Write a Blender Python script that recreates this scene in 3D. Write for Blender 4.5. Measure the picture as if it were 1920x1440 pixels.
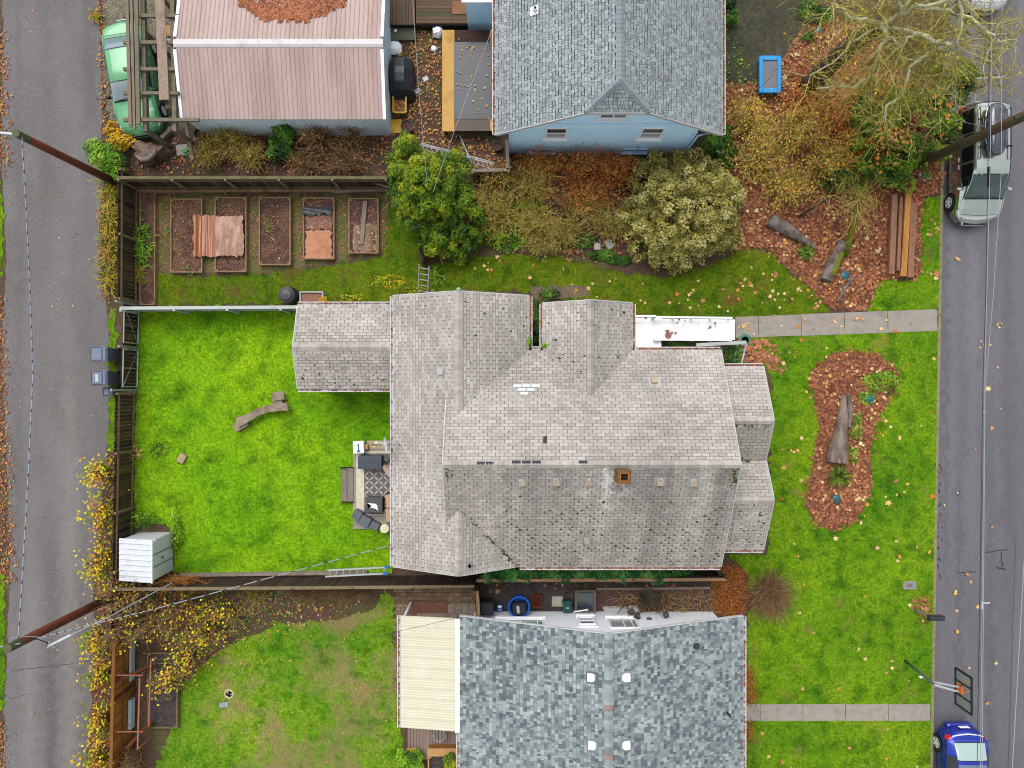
import bpy, bmesh, math, random
import numpy as np
from mathutils import Vector, Matrix
sc = bpy.context.scene
for o in list(bpy.data.objects): bpy.data.objects.remove(o)
COL = sc.collection
R = math.radians
# ---------------------------------------------------------------- camera, sky, sun, exposure
CAM_H, FPX = 30.5, 1331.0            # drone height above the yard (m), focal length for a 1920 px wide picture
cam = bpy.data.cameras.new('camera'); cam.sensor_width = 36.0; cam.lens = 36.0*FPX/1920.0
cam.clip_start = 0.5; cam.clip_end = 3000.0
camo = bpy.data.objects.new('camera', cam); COL.objects.link(camo)
camo.location = (0, 0, CAM_H); camo.rotation_euler = (0, 0, 0); sc.camera = camo
SUN_EL, SUN_AZ = 58.0, -25.0          # sun elevation; azimuth clockwise from +Y
w = bpy.data.worlds.new('World'); sc.world = w; w.use_nodes = True
nt = w.node_tree; nt.nodes.clear()
out = nt.nodes.new('ShaderNodeOutputWorld'); bg = nt.nodes.new('ShaderNodeBackground')
sky = nt.nodes.new('ShaderNodeTexSky'); sky.sky_type = 'NISHITA'; sky.sun_disc = False
sky.sun_elevation = R(SUN_EL); sky.sun_rotation = R(SUN_AZ); sky.dust_density = 3.0; sky.air_density = 1.0
hs = nt.nodes.new('ShaderNodeHueSaturation'); hs.inputs['Saturation'].default_value = 0.12   # overcast: grey cloud light
bg.inputs['Strength'].default_value = 0.15
nt.links.new(sky.outputs[0], hs.inputs['Color']); nt.links.new(hs.outputs[0], bg.inputs[0]); nt.links.new(bg.outputs[0], out.inputs[0])
sl = bpy.data.lights.new('sun', 'SUN'); sl.energy = 0.9; sl.angle = R(45); sl.color = (1.0, 0.965, 0.92)
so = bpy.data.objects.new('sun', sl); COL.objects.link(so)
so.rotation_euler = (R(90-SUN_EL), 0, R(180-SUN_AZ)); so.location = (0, 0, 60)
sc.view_settings.view_transform = 'Standard'; sc.view_settings.look = 'None'
sc.view_settings.gamma = 1.0; sc.view_settings.use_curve_mapping = False
sc.view_settings.exposure = 0.85
sc.cycles.max_bounces = 6; sc.cycles.diffuse_bounces = 3; sc.cycles.glossy_bounces = 3
sc.cycles.transparent_max_bounces = 12; sc.cycles.use_denoising = True; sc.cycles.filter_width = 1.05
# ---------------------------------------------------------------- helpers
KEXP = 1.55
def C(r, g, b, k=1.0):
    f = lambda c: (c/255/12.92 if c <= 10.3 else ((c/255+.055)/1.055)**2.4)
    return tuple(max(0.004, min(0.9, f(c)*k/KEXP)) for c in (r, g, b)) + (1.0,)
def G(px, py, z=0.0):                 # a place on the ground survey (photo survey grid, 1920 wide) at height z
    s = (CAM_H-z)/FPX
    return Vector(((px-960)*s, (720-py)*s, z))
MATS = {}
def mat(name, cols, scale=3.0, rough=0.85, bump=0.0, bscale=60.0, metallic=0.0, spec=0.3, attr=None, stretch=(1,1,1),
        fine=0.18, fscale=None, detail=5.0, coord='world', pos=None, rand=False, coat=0.0, wave=None, contrast=1.0):
    """procedural material: noise-mixed colours (or per-face tint / per-object random), fine speckle, bump"""
    if name in MATS: return MATS[name]
    m = bpy.data.materials.new(name); m.use_nodes = True; MATS[name] = m
    t = m.node_tree; N = t.nodes; L = t.links; N.clear()
    o = N.new('ShaderNodeOutputMaterial'); b = N.new('ShaderNodeBsdfPrincipled'); L.new(b.outputs[0], o.inputs[0])
    b.inputs['Roughness'].default_value = rough; b.inputs['Metallic'].default_value = metallic
    b.inputs['Specular IOR Level'].default_value = spec
    if coat: b.inputs['Coat Weight'].default_value = coat; b.inputs['Coat Roughness'].default_value = 0.05
    if coord == 'world': cs = N.new('ShaderNodeNewGeometry').outputs['Position']
    else: cs = N.new('ShaderNodeTexCoord').outputs['Object']
    mp = N.new('ShaderNodeMapping'); mp.inputs['Scale'].default_value = stretch; L.new(cs, mp.inputs[0])
    ramp = N.new('ShaderNodeValToRGB'); el = ramp.color_ramp.elements
    n = len(cols)
    if n == 1: cols = [cols[0], cols[0]]; n = 2
    if pos is None:
        pos = [i/(n-1) for i in range(n)] if (attr or rand) else [0.5+(i/(n-1)-.5)*0.5/contrast for i in range(n)]
    while len(el) < n: el.new(0.5)
    for i in range(n): el[i].position = pos[i]; el[i].color = cols[i]
    if attr:
        a = N.new('ShaderNodeAttribute'); a.attribute_name = attr; L.new(a.outputs['Fac'], ramp.inputs[0])
    elif rand:
        a = N.new('ShaderNodeObjectInfo'); L.new(a.outputs['Random'], ramp.inputs[0])
    else:
        nz = N.new('ShaderNodeTexNoise'); nz.inputs['Scale'].default_value = scale; nz.inputs['Detail'].default_value = detail
        nz.inputs['Roughness'].default_value = 0.6; L.new(mp.outputs[0], nz.inputs['Vector']); L.new(nz.outputs['Fac'], ramp.inputs[0])
    col = ramp.outputs[0]
    if attr or rand:                                  # broad uneven wear on top of the piece colours
        nz2 = N.new('ShaderNodeTexNoise'); nz2.inputs['Scale'].default_value = scale; nz2.inputs['Detail'].default_value = 4
        L.new(mp.outputs[0], nz2.inputs['Vector'])
        mr = N.new('ShaderNodeMapRange'); mr.inputs[1].default_value = .3; mr.inputs[2].default_value = .7
        mr.inputs[3].default_value = 1-fine*1.2; mr.inputs[4].default_value = 1+fine*.8; L.new(nz2.outputs['Fac'], mr.inputs[0])
        mx = N.new('ShaderNodeMix'); mx.data_type = 'RGBA'; mx.blend_type = 'MULTIPLY'; mx.inputs[0].default_value = 1
        L.new(col, mx.inputs[6]); L.new(mr.outputs[0], mx.inputs[7]); col = mx.outputs[2]
    if fine:
        nf = N.new('ShaderNodeTexNoise'); nf.inputs['Scale'].default_value = fscale or 28.0; nf.inputs['Detail'].default_value = 3
        L.new(mp.outputs[0], nf.inputs['Vector'])
        mr = N.new('ShaderNodeMapRange'); mr.inputs[1].default_value = .3; mr.inputs[2].default_value = .7
        mr.inputs[3].default_value = 1-fine; mr.inputs[4].default_value = 1+fine; L.new(nf.outputs['Fac'], mr.inputs[0])
        mx = N.new('ShaderNodeMix'); mx.data_type = 'RGBA'; mx.blend_type = 'MULTIPLY'; mx.inputs[0].default_value = 1
        L.new(col, mx.inputs[6]); L.new(mr.outputs[0], mx.inputs[7]); col = mx.outputs[2]
    L.new(col, b.inputs['Base Color'])
    if bump:
        nb = N.new('ShaderNodeTexNoise'); nb.inputs['Scale'].default_value = bscale; nb.inputs['Detail'].default_value = 4
        L.new(mp.outputs[0], nb.inputs['Vector'])
        bp = N.new('ShaderNodeBump'); bp.inputs['Strength'].default_value = min(1, bump); bp.inputs['Distance'].default_value = 0.02*max(1, bump)
        L.new(nb.outputs['Fac'], bp.inputs['Height']); L.new(bp.outputs[0], b.inputs['Normal'])
    return m
def glassmat(name, col, rough=0.04, spec=0.8):
    return mat(name, [col], rough=rough, spec=spec, fine=0.0, coord='object')

def tag(o, label=None, cat=None, group=None, kind=None):
    if label: o['label'] = label
    if cat: o['category'] = cat
    if group: o['group'] = group
    if kind: o['kind'] = kind
    return o
def thing(name, label, cat, loc=(0,0,0), group=None, rz=0.0):
    o = bpy.data.objects.new(name, None); o.empty_display_size = 0.2; COL.objects.link(o)
    o.location = loc; o.rotation_euler = (0, 0, rz)
    return tag(o, label, cat, group)
def origin_of(p):
    while p is not None:
        if p.parent is None: return Vector(p.location)
        p = p.parent
    return Vector((0,0,0))
class MB:
    """collects shapes, then links them as ONE mesh object"""
    def __init__(s): s.v = []; s.f = []; s.t = []
    def add(s, vs, fs, tint=0.5):
        n = len(s.v); s.v += [tuple(x) for x in vs]; s.f += [tuple(i+n for i in f) for f in fs]; s.t += [tint]*len(fs); return s
    def box(s, c, size, rz=0.0, tint=0.5, M=None):
        hx, hy, hz = size[0]/2, size[1]/2, size[2]/2
        ca, sa = math.cos(rz), math.sin(rz); vs = []
        for dz in (-hz, hz):
            for dx, dy in ((-hx,-hy),(hx,-hy),(hx,hy),(-hx,hy)):
                p = Vector((dx, dy, dz))
                if M is not None: p = M @ p
                else: p = Vector((dx*ca-dy*sa, dx*sa+dy*ca, dz))
                vs.append(Vector(c)+p)
        return s.add(vs, [(3,2,1,0),(4,5,6,7),(0,1,5,4),(1,2,6,5),(2,3,7,6),(3,0,4,7)], tint)
    def rbox(s, c, size, r=0.03, rz=0.0, tint=0.5, taper=1.0):
        """box with chamfered vertical corners and top edge"""
        hx, hy = size[0]/2, size[1]/2; z0 = c[2]-size[2]/2; z1 = c[2]+size[2]/2
        def ring(ex, ey, ch, z): 
            pts = [(-ex+ch,-ey),(ex-ch,-ey),(ex,-ey+ch),(ex,ey-ch),(ex-ch,ey),(-ex+ch,ey),(-ex,ey-ch),(-ex,-ey+ch)]
            ca, sa = math.cos(rz), math.sin(rz)
            return [(c[0]+x*ca-y*sa, c[1]+x*sa+y*ca, z) for x, y in pts]
        vs = ring(hx*taper, hy*taper, r, z0)+ring(hx, hy, r, z1-r)+ring(hx-r, hy-r, r*.7, z1)
        fs = [tuple(range(7,-1,-1)), tuple(range(16,24))]
        for k in (0, 8):
            for i in range(8): fs.append((k+i, k+(i+1)%8, k+8+(i+1)%8, k+8+i))
        return s.add(vs, fs, tint)
    def bar(s, a, b, wd, ht=None, up=(0,0,1), tint=0.5):
        a, b = Vector(a), Vector(b); d = b-a; L = d.length
        if L < 1e-6: return s
        d /= L; up = Vector(up); x = d.cross(up)
        if x.length < 1e-4: x = d.cross(Vector((1,0,0)))
        x.normalize(); u = x.cross(d); ht = ht or wd
        vs = [p+x*(sx*wd/2)+u*(su*ht/2) for p in (a, b) for sx, su in ((-1,-1),(1,-1),(1,1),(-1,1))]
        return s.add(vs, [(0,1,2,3),(7,6,5,4),(0,4,5,1),(1,5,6,2),(2,6,7,3),(3,7,4,0)], tint)
    def tube(s, pts, rad, n=8, tint=0.5, caps=True):
        pts = [Vector(p) for p in pts]; k = len(pts)
        if not hasattr(rad, '__len__'): rad = [rad]*k
        vs = []; ref = None
        for i, p in enumerate(pts):
            d = (pts[min(i+1,k-1)]-pts[max(i-1,0)])
            if d.length < 1e-9: d = Vector((0,0,1))
            d.normalize()
            if ref is None or abs(ref.dot(d)) > .95: ref = Vector((0,0,1)) if abs(d.z) < .9 else Vector((1,0,0))
            x = d.cross(ref).normalized(); y = d.cross(x); ref = -y if False else ref
            for j in range(n):
                a = 2*math.pi*j/n; vs.append(p+x*(math.cos(a)*rad[i])+y*(math.sin(a)*rad[i]))
        fs = []
        for i in range(k-1):
            for j in range(n): fs.append((i*n+j, i*n+(j+1)%n, (i+1)*n+(j+1)%n, (i+1)*n+j))
        if caps: fs += [tuple(range(n-1,-1,-1)), tuple(range((k-1)*n, k*n))]
        return s.add(vs, fs, tint)
    def lathe(s, prof, c=(0,0,0), n=20, M=None, tint=0.5):
        """profile of (radius, height) turned about z (or M's z)"""
        vs = []; c = Vector(c)
        for r, z in prof:
            for j in range(n):
                a = 2*math.pi*j/n; p = Vector((r*math.cos(a), r*math.sin(a), z))
                if M is not None: p = M @ p
                vs.append(c+p)
        fs = []; k = len(prof)
        for i in range(k-1):
            for j in range(n): fs.append((i*n+j, i*n+(j+1)%n, (i+1)*n+(j+1)%n, (i+1)*n+j))
        if prof[0][0] > 1e-5: fs.append(tuple(range(n-1,-1,-1)))
        if prof[-1][0] > 1e-5: fs.append(tuple(range((k-1)*n, k*n)))
        return s.add(vs, fs, tint)
    def prism(s, poly, z0, z1, tint=0.5):
        n = len(poly); 
        vs = [(p[0],p[1],z0) for p in poly]+[(p[0],p[1],z1) for p in poly]
        fs = [tuple(range(n-1,-1,-1)), tuple(range(n,2*n))]+[(i,(i+1)%n,n+(i+1)%n,n+i) for i in range(n)]
        return s.add(vs, fs, tint)
    def slab(s, pts, th, tint=0.5):
        """thin slab whose upper face is the given 3-D polygon"""
        P = [Vector(p) for p in pts]; nrm = Vector((0,0,0))
        for i in range(len(P)): nrm += P[i].cross(P[(i+1)%len(P)])
        nrm.normalize()
        if nrm.z < 0: P.reverse(); nrm = -nrm
        n = len(P); vs = [p-nrm*th for p in P]+P
        fs = [tuple(range(n-1,-1,-1)), tuple(range(n,2*n))]+[(i,(i+1)%n,n+(i+1)%n,n+i) for i in range(n)]
        return s.add(vs, fs, tint)
    def build(s, name, m, parent=None, smooth=False, local=False, label=None, tint=False):
        me = bpy.data.meshes.new(name)
        o0 = Vector((0,0,0)) if local else origin_of(parent)
        me.from_pydata([(x[0]-o0.x, x[1]-o0.y, x[2]-o0.z) for x in s.v], [], s.f)
        if tint:
            at = me.attributes.new('tint', 'FLOAT', 'FACE'); at.data.foreach_set('value', np.array(s.t, dtype=np.float32))
        if smooth: me.polygons.foreach_set('use_smooth', [True]*len(me.polygons))
        me.materials.append(m); me.update()
        o = bpy.data.objects.new(name, me); COL.objects.link(o); o.parent = parent
        if label: o['label'] = label
        return o
def single(name, mb, m, label, cat, group=None, base=None, smooth=False, tint=False):
    """a thing that is one mesh; its origin is put at its base"""
    vs = np.array(mb.v); c = base or ((vs[:,0].min()+vs[:,0].max())/2, (vs[:,1].min()+vs[:,1].max())/2, vs[:,2].min())
    mb.v = [(x[0]-c[0], x[1]-c[1], x[2]-c[2]) for x in mb.v]
    o = mb.build(name, m, None, smooth=smooth, tint=tint); o.location = c
    return tag(o, label, cat, group)
def struct(name, mb, m, parent=None, kind='structure', tint=False, label=None):
    o = mb.build(name, m, parent, tint=tint)
    if parent is None: o['kind'] = kind
    if label: o['label'] = label
    return o
def raw_mesh(name, V, F, m, parent=None, tint=None, smooth=False, k=4):
    """fast mesh from numpy: V (n,3), F (m,k) or flat for a fixed k"""
    me = bpy.data.meshes.new(name); V = np.asarray(V, dtype=np.float32); F = np.asarray(F, dtype=np.int32).reshape(-1, k)
    o0 = origin_of(parent); V = V-np.array(o0, dtype=np.float32)
    me.vertices.add(len(V)); me.vertices.foreach_set('co', V.ravel())
    me.loops.add(F.size); me.loops.foreach_set('vertex_index', F.ravel())
    me.polygons.add(len(F)); me.polygons.foreach_set('loop_start', np.arange(0, F.size, k, dtype=np.int32))
    me.polygons.foreach_set('loop_total', np.full(len(F), k, dtype=np.int32))
    if smooth: me.polygons.foreach_set('use_smooth', np.ones(len(F), dtype=bool))
    if tint is not None:
        at = me.attributes.new('tint', 'FLOAT', 'FACE'); at.data.foreach_set('value', np.asarray(tint, dtype=np.float32))
    me.materials.append(m); me.update(calc_edges=True); me.validate()
    o = bpy.data.objects.new(name, me); COL.objects.link(o); o.parent = parent
    return o
rng = np.random.default_rng(7)
def in_poly(x, y, poly):
    x = np.asarray(x); y = np.asarray(y); ins = np.zeros(x.shape, bool); n = len(poly)
    for i in range(n):
        x1, y1 = poly[i][0], poly[i][1]; x2, y2 = poly[(i+1)%n][0], poly[(i+1)%n][1]
        if y1 == y2: continue
        c = ((y1 > y) != (y2 > y)) & (x < (x2-x1)*(y-y1)/(y2-y1)+x1); ins ^= c
    return ins
def scatter(poly, n):
    """n random points inside a 2-D polygon"""
    xs = [p[0] for p in poly]; ys = [p[1] for p in poly]; out = np.zeros((0,2))
    while len(out) < n:
        p = np.column_stack([rng.uniform(min(xs), max(xs), n*2+20), rng.uniform(min(ys), max(ys), n*2+20)])
        out = np.vstack([out, p[in_poly(p[:,0], p[:,1], poly)]])
    return out[:n]
def GP(pts, z=0.0): return [tuple(G(x, y, z)[:2]) for x, y in pts]
def area(poly): return abs(sum(poly[i][0]*poly[(i+1)%len(poly)][1]-poly[(i+1)%len(poly)][0]*poly[i][1] for i in range(len(poly))))/2
def rough_edge(poly, step=0.25, amp=0.06):
    o = []
    for i in range(len(poly)):
        a = np.array(poly[i][:2]); b = np.array(poly[(i+1)%len(poly)][:2]); n = max(1, int(np.linalg.norm(b-a)/step))
        for j in range(n): o.append(tuple(a+(b-a)*j/n+rng.normal(0, amp, 2)*(0.5 if j == 0 else 1)))
    return o
SHAPES = {'kite': [(0,-.5),(.32,0),(0,.5),(-.32,0)], 'oval': [(0,-.5),(.3,-.25),(.3,.2),(0,.5),(-.3,.2),(-.3,-.25)], 'spray': [(0,-.5),(.17,-.12),(.10,.16),(0,.5),(-.10,.16),(-.17,-.12)], 'blade': [(-.12,0),(.12,0),(0,1)],
          'maple': [(0,-.5),(.1,-.2),(.42,-.3),(.26,-.02),(.52,.2),(.18,.18),(0,.55),(-.18,.18),(-.52,.2),(-.26,-.02),(-.42,-.3),(-.1,-.2)]}
def leaves(name, P, N, size, tint, m, parent=None, shape='kite', fold=0.0):
    """many flat leaves: P centres, N normals, one small polygon each, turned at random about its normal"""
    P = np.asarray(P, float); n = len(P); N = np.asarray(N, float); N = N/np.maximum(1e-6, np.linalg.norm(N, axis=1))[:,None]
    r = rng.normal(size=(n,3)); X = np.cross(N, r); X /= np.maximum(1e-6, np.linalg.norm(X, axis=1))[:,None]; Y = np.cross(N, X)
    sh = np.array(SHAPES[shape]); k = len(sh); size = np.broadcast_to(np.asarray(size, float), (n,))
    V = P[:,None,:]+X[:,None,:]*(sh[None,:,0,None]*size[:,None,None])+Y[:,None,:]*(sh[None,:,1,None]*size[:,None,None])
    if fold: V = V+N[:,None,:]*(np.abs(sh[None,:,0,None])*size[:,None,None]*fold)
    return raw_mesh(name, V.reshape(-1,3), np.arange(n*k), m, parent, tint=tint, k=k)
def twigs(name, lines, m, parent=None, n=3, tint=None):
    """many thin tapered twigs as one mesh; lines = list of (points (k,3), radii (k,))"""
    V = []; F = []; T = []; base = 0
    for li, (p, r) in enumerate(lines):
        p = np.asarray(p, float); k = len(p); r = np.broadcast_to(r, (k,))
        d = np.gradient(p, axis=0); d /= np.maximum(1e-9, np.linalg.norm(d, axis=1))[:,None]
        ref = np.array([.31,.12,.94]) if abs(d[0,2]) < .8 else np.array([.9,.4,.1])
        x = np.cross(d, ref); x /= np.maximum(1e-9, np.linalg.norm(x, axis=1))[:,None]; y = np.cross(d, x)
        a = 2*np.pi*np.arange(n)/n
        v = p[:,None,:]+(x[:,None,:]*np.cos(a)[None,:,None]+y[:,None,:]*np.sin(a)[None,:,None])*r[:,None,None]
        V.append(v.reshape(-1,3)); i = np.arange(k-1)[:,None]*n; j = np.arange(n)[None,:]; j2 = (j+1)%n
        F.append((np.stack([i+j, i+j2, i+n+j2, i+n+j], -1).reshape(-1,4))+base); base += k*n
        T.append(np.full((k-1)*n, tint[li] if tint is not None else rng.random()))
    return raw_mesh(name, np.vstack(V), np.vstack(F), m, parent, tint=np.concatenate(T), k=4, smooth=True)
def wander(p, d, L, r0, r1, k=6, wob=0.25, drop=0.0):
    """one wandering twig from p along d"""
    p = np.array(p, float); d = np.array(d, float); d /= np.linalg.norm(d); pts = [p.copy()]
    for i in range(k-1):
        d = d+rng.normal(0, wob, 3); d[2] -= drop; d /= np.linalg.norm(d); p = p+d*L/(k-1); pts.append(p.copy())
    pts = np.array(pts); pts[:,2] = np.maximum(pts[:,2], 0.03)
    return pts, np.linspace(r0, r1, k)
# ================================================================ the setting
m_ground = mat('soil_far', [C(96,84,60), C(110,120,60), C(84,70,55)], scale=.6, bump=.4)
m_soil = mat('soil', [C(70,54,46), C(104,84,68), C(88,66,52), C(92,88,50), C(118,94,78)], scale=.9, bump=.8, bscale=30, fine=.35, fscale=16)
m_asph = mat('alley_asphalt', [C(102,99,100), C(121,117,118), C(110,106,106), C(132,128,127)], scale=.5, stretch=(1,.35,1), bump=.35, bscale=90, fine=.16, fscale=22, rough=.8, contrast=.8)
m_asph2 = mat('street_asphalt', [C(97,96,102), C(109,107,113), C(101,99,105), C(118,116,121)], scale=.5, bump=.15, bscale=90, fine=.13, fscale=22, rough=.3, spec=.6, stretch=(1,.25,1), contrast=.8)
m_tar = mat('tar_seal', [C(52,50,56), C(66,64,68)], scale=3, rough=.45)
m_conc = mat('concrete', [C(148,140,131), C(166,157,147), C(138,131,120)], scale=1.6, bump=.3, fine=.10, fscale=30)
m_kerb = mat('kerb_concrete', [C(120,116,84), C(150,142,110), C(96,104,50)], scale=2.5, bump=.5, fine=.25)
KX0, KX1 = 18.56, 17.95                   # the kerb line at Y=+17 and Y=-17
def kx(y): return KX1+(KX0-KX1)*(y+17)/34
struct('ground', MB().box((0,0,-.26), (2400,2400,.1)), m_ground)
struct('yard_soil', MB().prism([(-90,-90),(kx(-90)-.0,-90),(kx(90),90),(-90,90)], -.25, 0), m_soil)
struct('street', MB().prism([(kx(-90)+.13,-90),(28.5,-90),(28.5,90),(kx(90)+.13,90)], -.2, -.12), m_asph2)
k = bpy.data.objects.new('kerb', None); COL.objects.link(k); k['kind'] = 'structure'
for i in range(12):
    y0 = -18+i*3.0; y1 = y0+2.985
    MB().prism([(kx(y0)+.004,y0),(kx(y0)+.125,y0),(kx(y1)+.125,y1),(kx(y1)+.004,y1)], -.2, .012).build('kerb_stone', m_kerb, k)
for s_ in (1, -1):
    y0, y1 = (18.01, 90) if s_ > 0 else (-90, -18.01)
    MB().prism([(kx(y0)+.004,y0),(kx(y0)+.125,y0),(kx(y1)+.125,y1),(kx(y1)+.004,y1)], -.2, .012).build('kerb_run', m_kerb, k)
# tar seams on the street
def sheet(mb, poly, z, tint=.5):
    from mathutils import geometry as gm
    n = len(poly); v, e, f, *_ = gm.delaunay_2d_cdt([Vector((p[0],p[1])) for p in poly], [], [list(range(n))], 1, 1e-5)
    mb.add([(p.x,p.y,z) for p in v], [tuple(q) for q in f], tint); return mb
tb = MB()
for i in range(60):                          # broken dark tar line along the kerb
    y = rng.uniform(-8.6, -3.4); x = kx(y)+.15+abs(rng.normal(0,.12)); 
    sheet(tb, rough_edge([(x,y),(x+.03,y),(x+.04,y+rng.uniform(.05,.16)),(x+.005,y+.1)], .05, .012), -.114)
def crack(mb, pts, wd, z):
    P = [G(a,b,z) for a,b in pts]
    for a, b in zip(P, P[1:]):
        n = max(2, int((b-a).length/.12)); q = [a.lerp(b, i/n)+Vector((rng.normal(0,.012), rng.normal(0,.012), 0)) for i in range(n+1)]
        d = (b-a).normalized(); s = Vector((-d.y, d.x, 0))*wd/2
        for u, v in zip(q, q[1:]):
            mb.add([u-s*rng.uniform(.5,1.2), u+s*rng.uniform(.5,1.2), v+s*rng.uniform(.5,1.2), v-s*rng.uniform(.5,1.2)], [(0,1,2,3)])
crack(tb, [(1848,1036),(1890,1030)], .05, -.113); crack(tb, [(1876,1036),(1880,1062)], .07, -.113); crack(tb, [(1868,1064),(1886,1068)], .08, -.112)
crack(tb, [(1796,1074),(1830,1072)], .05, -.113); crack(tb, [(1800,920),(1796,930)], .05, -.113)
crack(tb, [(1846,800),(1838,1100),(1832,1440)], .018, -.113); crack(tb, [(1905,1000),(1890,1440)], .018, -.113)
struct('tar_patches', tb, m_tar)
alley_l = [(4,-200),(6,120),(3,300),(12,480),(4,640),(6,760),(14,900),(20,1040),(14,1180),(8,1320),(6,1640)]
alley_r = [(182,-200),(188,60),(192,160),(190,260),(196,330),(186,420),(190,520),(204,600),(204,700),(204,790),(200,860),(184,980),(176,1100),(176,1200),(172,1300),(160,1440),(150,1640)]
poly = GP([(x-30 if 0 else x, y) for x, y in alley_l], .006)+list(reversed(GP(alley_r, .006)))
struct('alley', sheet(MB(), rough_edge(poly, .3, .03), .006), m_asph)
ct = MB(); crack(ct, [(20,1258),(90,1250),(165,1240)], .025, .011); crack(ct, [(18,1310),(60,1300)], .015, .011)
struct('alley_crack', ct, m_tar)
# concrete paths, slab by slab
def slabs(name, segs, w0):
    e = bpy.data.objects.new(name, None); COL.objects.link(e); e['kind'] = 'structure'
    for (a, b, wd) in segs:
        A, B = G(*a), G(*b); d = (B-A).normalized(); n = Vector((-d.y, d.x, 0))*wd/2; A = A+d*.012; B = B-d*.012
        MB().prism([A-n, B-n, B+n, A+n], -.05, .022+rng.uniform(0,.006)).build('slab', m_conc, e)
xs = [1379,1422,1502,1583,1664,1757]; yc = lambda x: 614-(x-1379)*14/378
slabs('front_path', [((xs[i],yc(xs[i])),(xs[i+1],yc(xs[i+1])),.9 if i < 2 else .93) for i in range(5)], .9)
xs = [1392,1425,1505,1585,1665,1744]
slabs('south_front_path', [((xs[i],1336),(xs[i+1],1335),.72) for i in range(5)], .7)
# lawns: sheets with soft ragged edges and real blades on top
def lawn_mat(name, cols, scale, brown, bscale, amt):
    m = mat(name, cols, scale=scale*2.2, bump=.9, bscale=45, fine=.36, fscale=9, rough=.95, spec=.1, contrast=1.2 if 'lush' in name else 1.5, detail=9)
    t = m.node_tree; N = t.nodes; L = t.links; b = [n for n in N if n.type == 'BSDF_PRINCIPLED'][0]
    src = b.inputs['Base Color'].links[0].from_socket
    nz = N.new('ShaderNodeTexNoise'); nz.inputs['Scale'].default_value = bscale; nz.inputs['Detail'].default_value = 7; nz.inputs['Roughness'].default_value = .65
    g = N.new('ShaderNodeNewGeometry'); L.new(g.outputs['Position'], nz.inputs['Vector'])
    mr = N.new('ShaderNodeMapRange'); mr.inputs[1].default_value = 1-amt; mr.inputs[2].default_value = 1-amt+.14; L.new(nz.outputs['Fac'], mr.inputs[0])
    mx = N.new('ShaderNodeMix'); mx.data_type = 'RGBA'; L.new(mr.outputs[0], mx.inputs[0]); L.new(src, mx.inputs[6]); mx.inputs[7].default_value = brown
    nl = N.new('ShaderNodeTexNoise'); nl.inputs['Scale'].default_value = .22; nl.inputs['Detail'].default_value = 3; L.new(g.outputs['Position'], nl.inputs['Vector'])
    ml = N.new('ShaderNodeMapRange'); ml.inputs[1].default_value = .35; ml.inputs[2].default_value = .68; L.new(nl.outputs['Fac'], ml.inputs[0])
    hv = N.new('ShaderNodeHueSaturation'); L.new(mx.outputs[2], hv.inputs['Color'])          # broad yellower and darker sweeps of turf
    for nm_, a_, b_ in (('Hue',.508,.478),('Value',.8,1.12)):
        q = N.new('ShaderNodeMapRange'); q.inputs[3].default_value = a_; q.inputs[4].default_value = b_; L.new(ml.outputs[0], q.inputs[0]); L.new(q.outputs[0], hv.inputs[nm_])
    L.new(hv.outputs[0], b.inputs['Base Color']); return m
LG = lawn_mat('lawn_lush', [C(72,116,16), C(106,160,16), C(134,190,22), C(92,142,16)], .5, C(96,110,30), .9, .36)
LF = lawn_mat('lawn_front', [C(62,106,14), C(90,138,18), C(114,158,24), C(76,120,14)], .6, C(140,128,64), .8, .42)
LW = lawn_mat('lawn_worn', [C(60,110,14), C(92,146,24), C(122,160,40), C(76,124,18)], .7, C(162,140,98), .33, .525)
LN = lawn_mat('lawn_mossy', [C(70,88,12), C(86,114,14), C(106,128,20), C(94,98,20)], .8, C(112,92,48), .9, .46)
m_blade = mat('grass_blade', [C(56,90,12), C(82,124,14), C(108,158,18), C(142,184,34), C(156,146,76)], attr='tint', scale=.7, fine=.2, rough=.9, spec=.1)
NOGRASS = [GP([(1376,597),(1760,582),(1760,621),(1376,635)]), GP([(1390,1321),(1750,1320),(1750,1351),(1390,1352)])]
LAWNS = {}
LAWNS['back_lawn'] = (LG, [(252,576),(560,576),(736,700),(736,1076),(420,1078),(330,1074),(322,985),(254,980),(250,800)], (.15,.85))
LAWNS['garden_lawn'] = (LN, [(292,505),(330,520),(480,515),(560,505),(640,495),(720,480),(730,380),(790,420),(800,560),(735,572),(560,570),(290,572)], (.05,.75))
LAWNS['north_lawn'] = (LN, [(805,500),(880,480),(960,478),(1060,482),(1110,496),(1170,512),(1250,520),(1330,500),(1390,462),(1448,470),(1480,510),(1520,540),(1556,584),(1500,596),(1378,602),(1186,592),(1110,566),(1040,560),(960,545),(800,550)], (.0,.6))
LAWNS['street_lawn'] = (LF, [(1640,545),(1655,525),(1715,525),(1722,440),(1728,370),(1776,372),(1772,590),(1625,596)], (.1,.75))
LAWNS['front_lawn'] = (LF, [(1402,626),(1770,614),(1764,900),(1756,1328),(1420,1328),(1404,1310),(1396,1200),(1412,1120),(1390,1062),(1360,1040),(1440,1040),(1446,700),(1430,690)], (.05,.75))
LAWNS['south_front_lawn'] = (LF, [(1400,1345),(1756,1344),(1754,1640),(1402,1640)], (.0,.65))
LAWNS['south_back_lawn'] = (LW, [(300,1640),(290,1440),(320,1370),(345,1280),(410,1220),(520,1170),(640,1160),(705,1140),(722,1105),(738,1120),(745,1300),(750,1370),(762,1440),(765,1640)], (.05,.8))
LAWNS['alley_verge'] = (LF, [(205,575),(218,575),(217,845),(204,845)], (.3,.9))
LAWNS['alley_far_verge'] = (LF, [(-40,340),(4,340),(8,420),(2,520),(-40,520)], (.2,.8))
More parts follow.
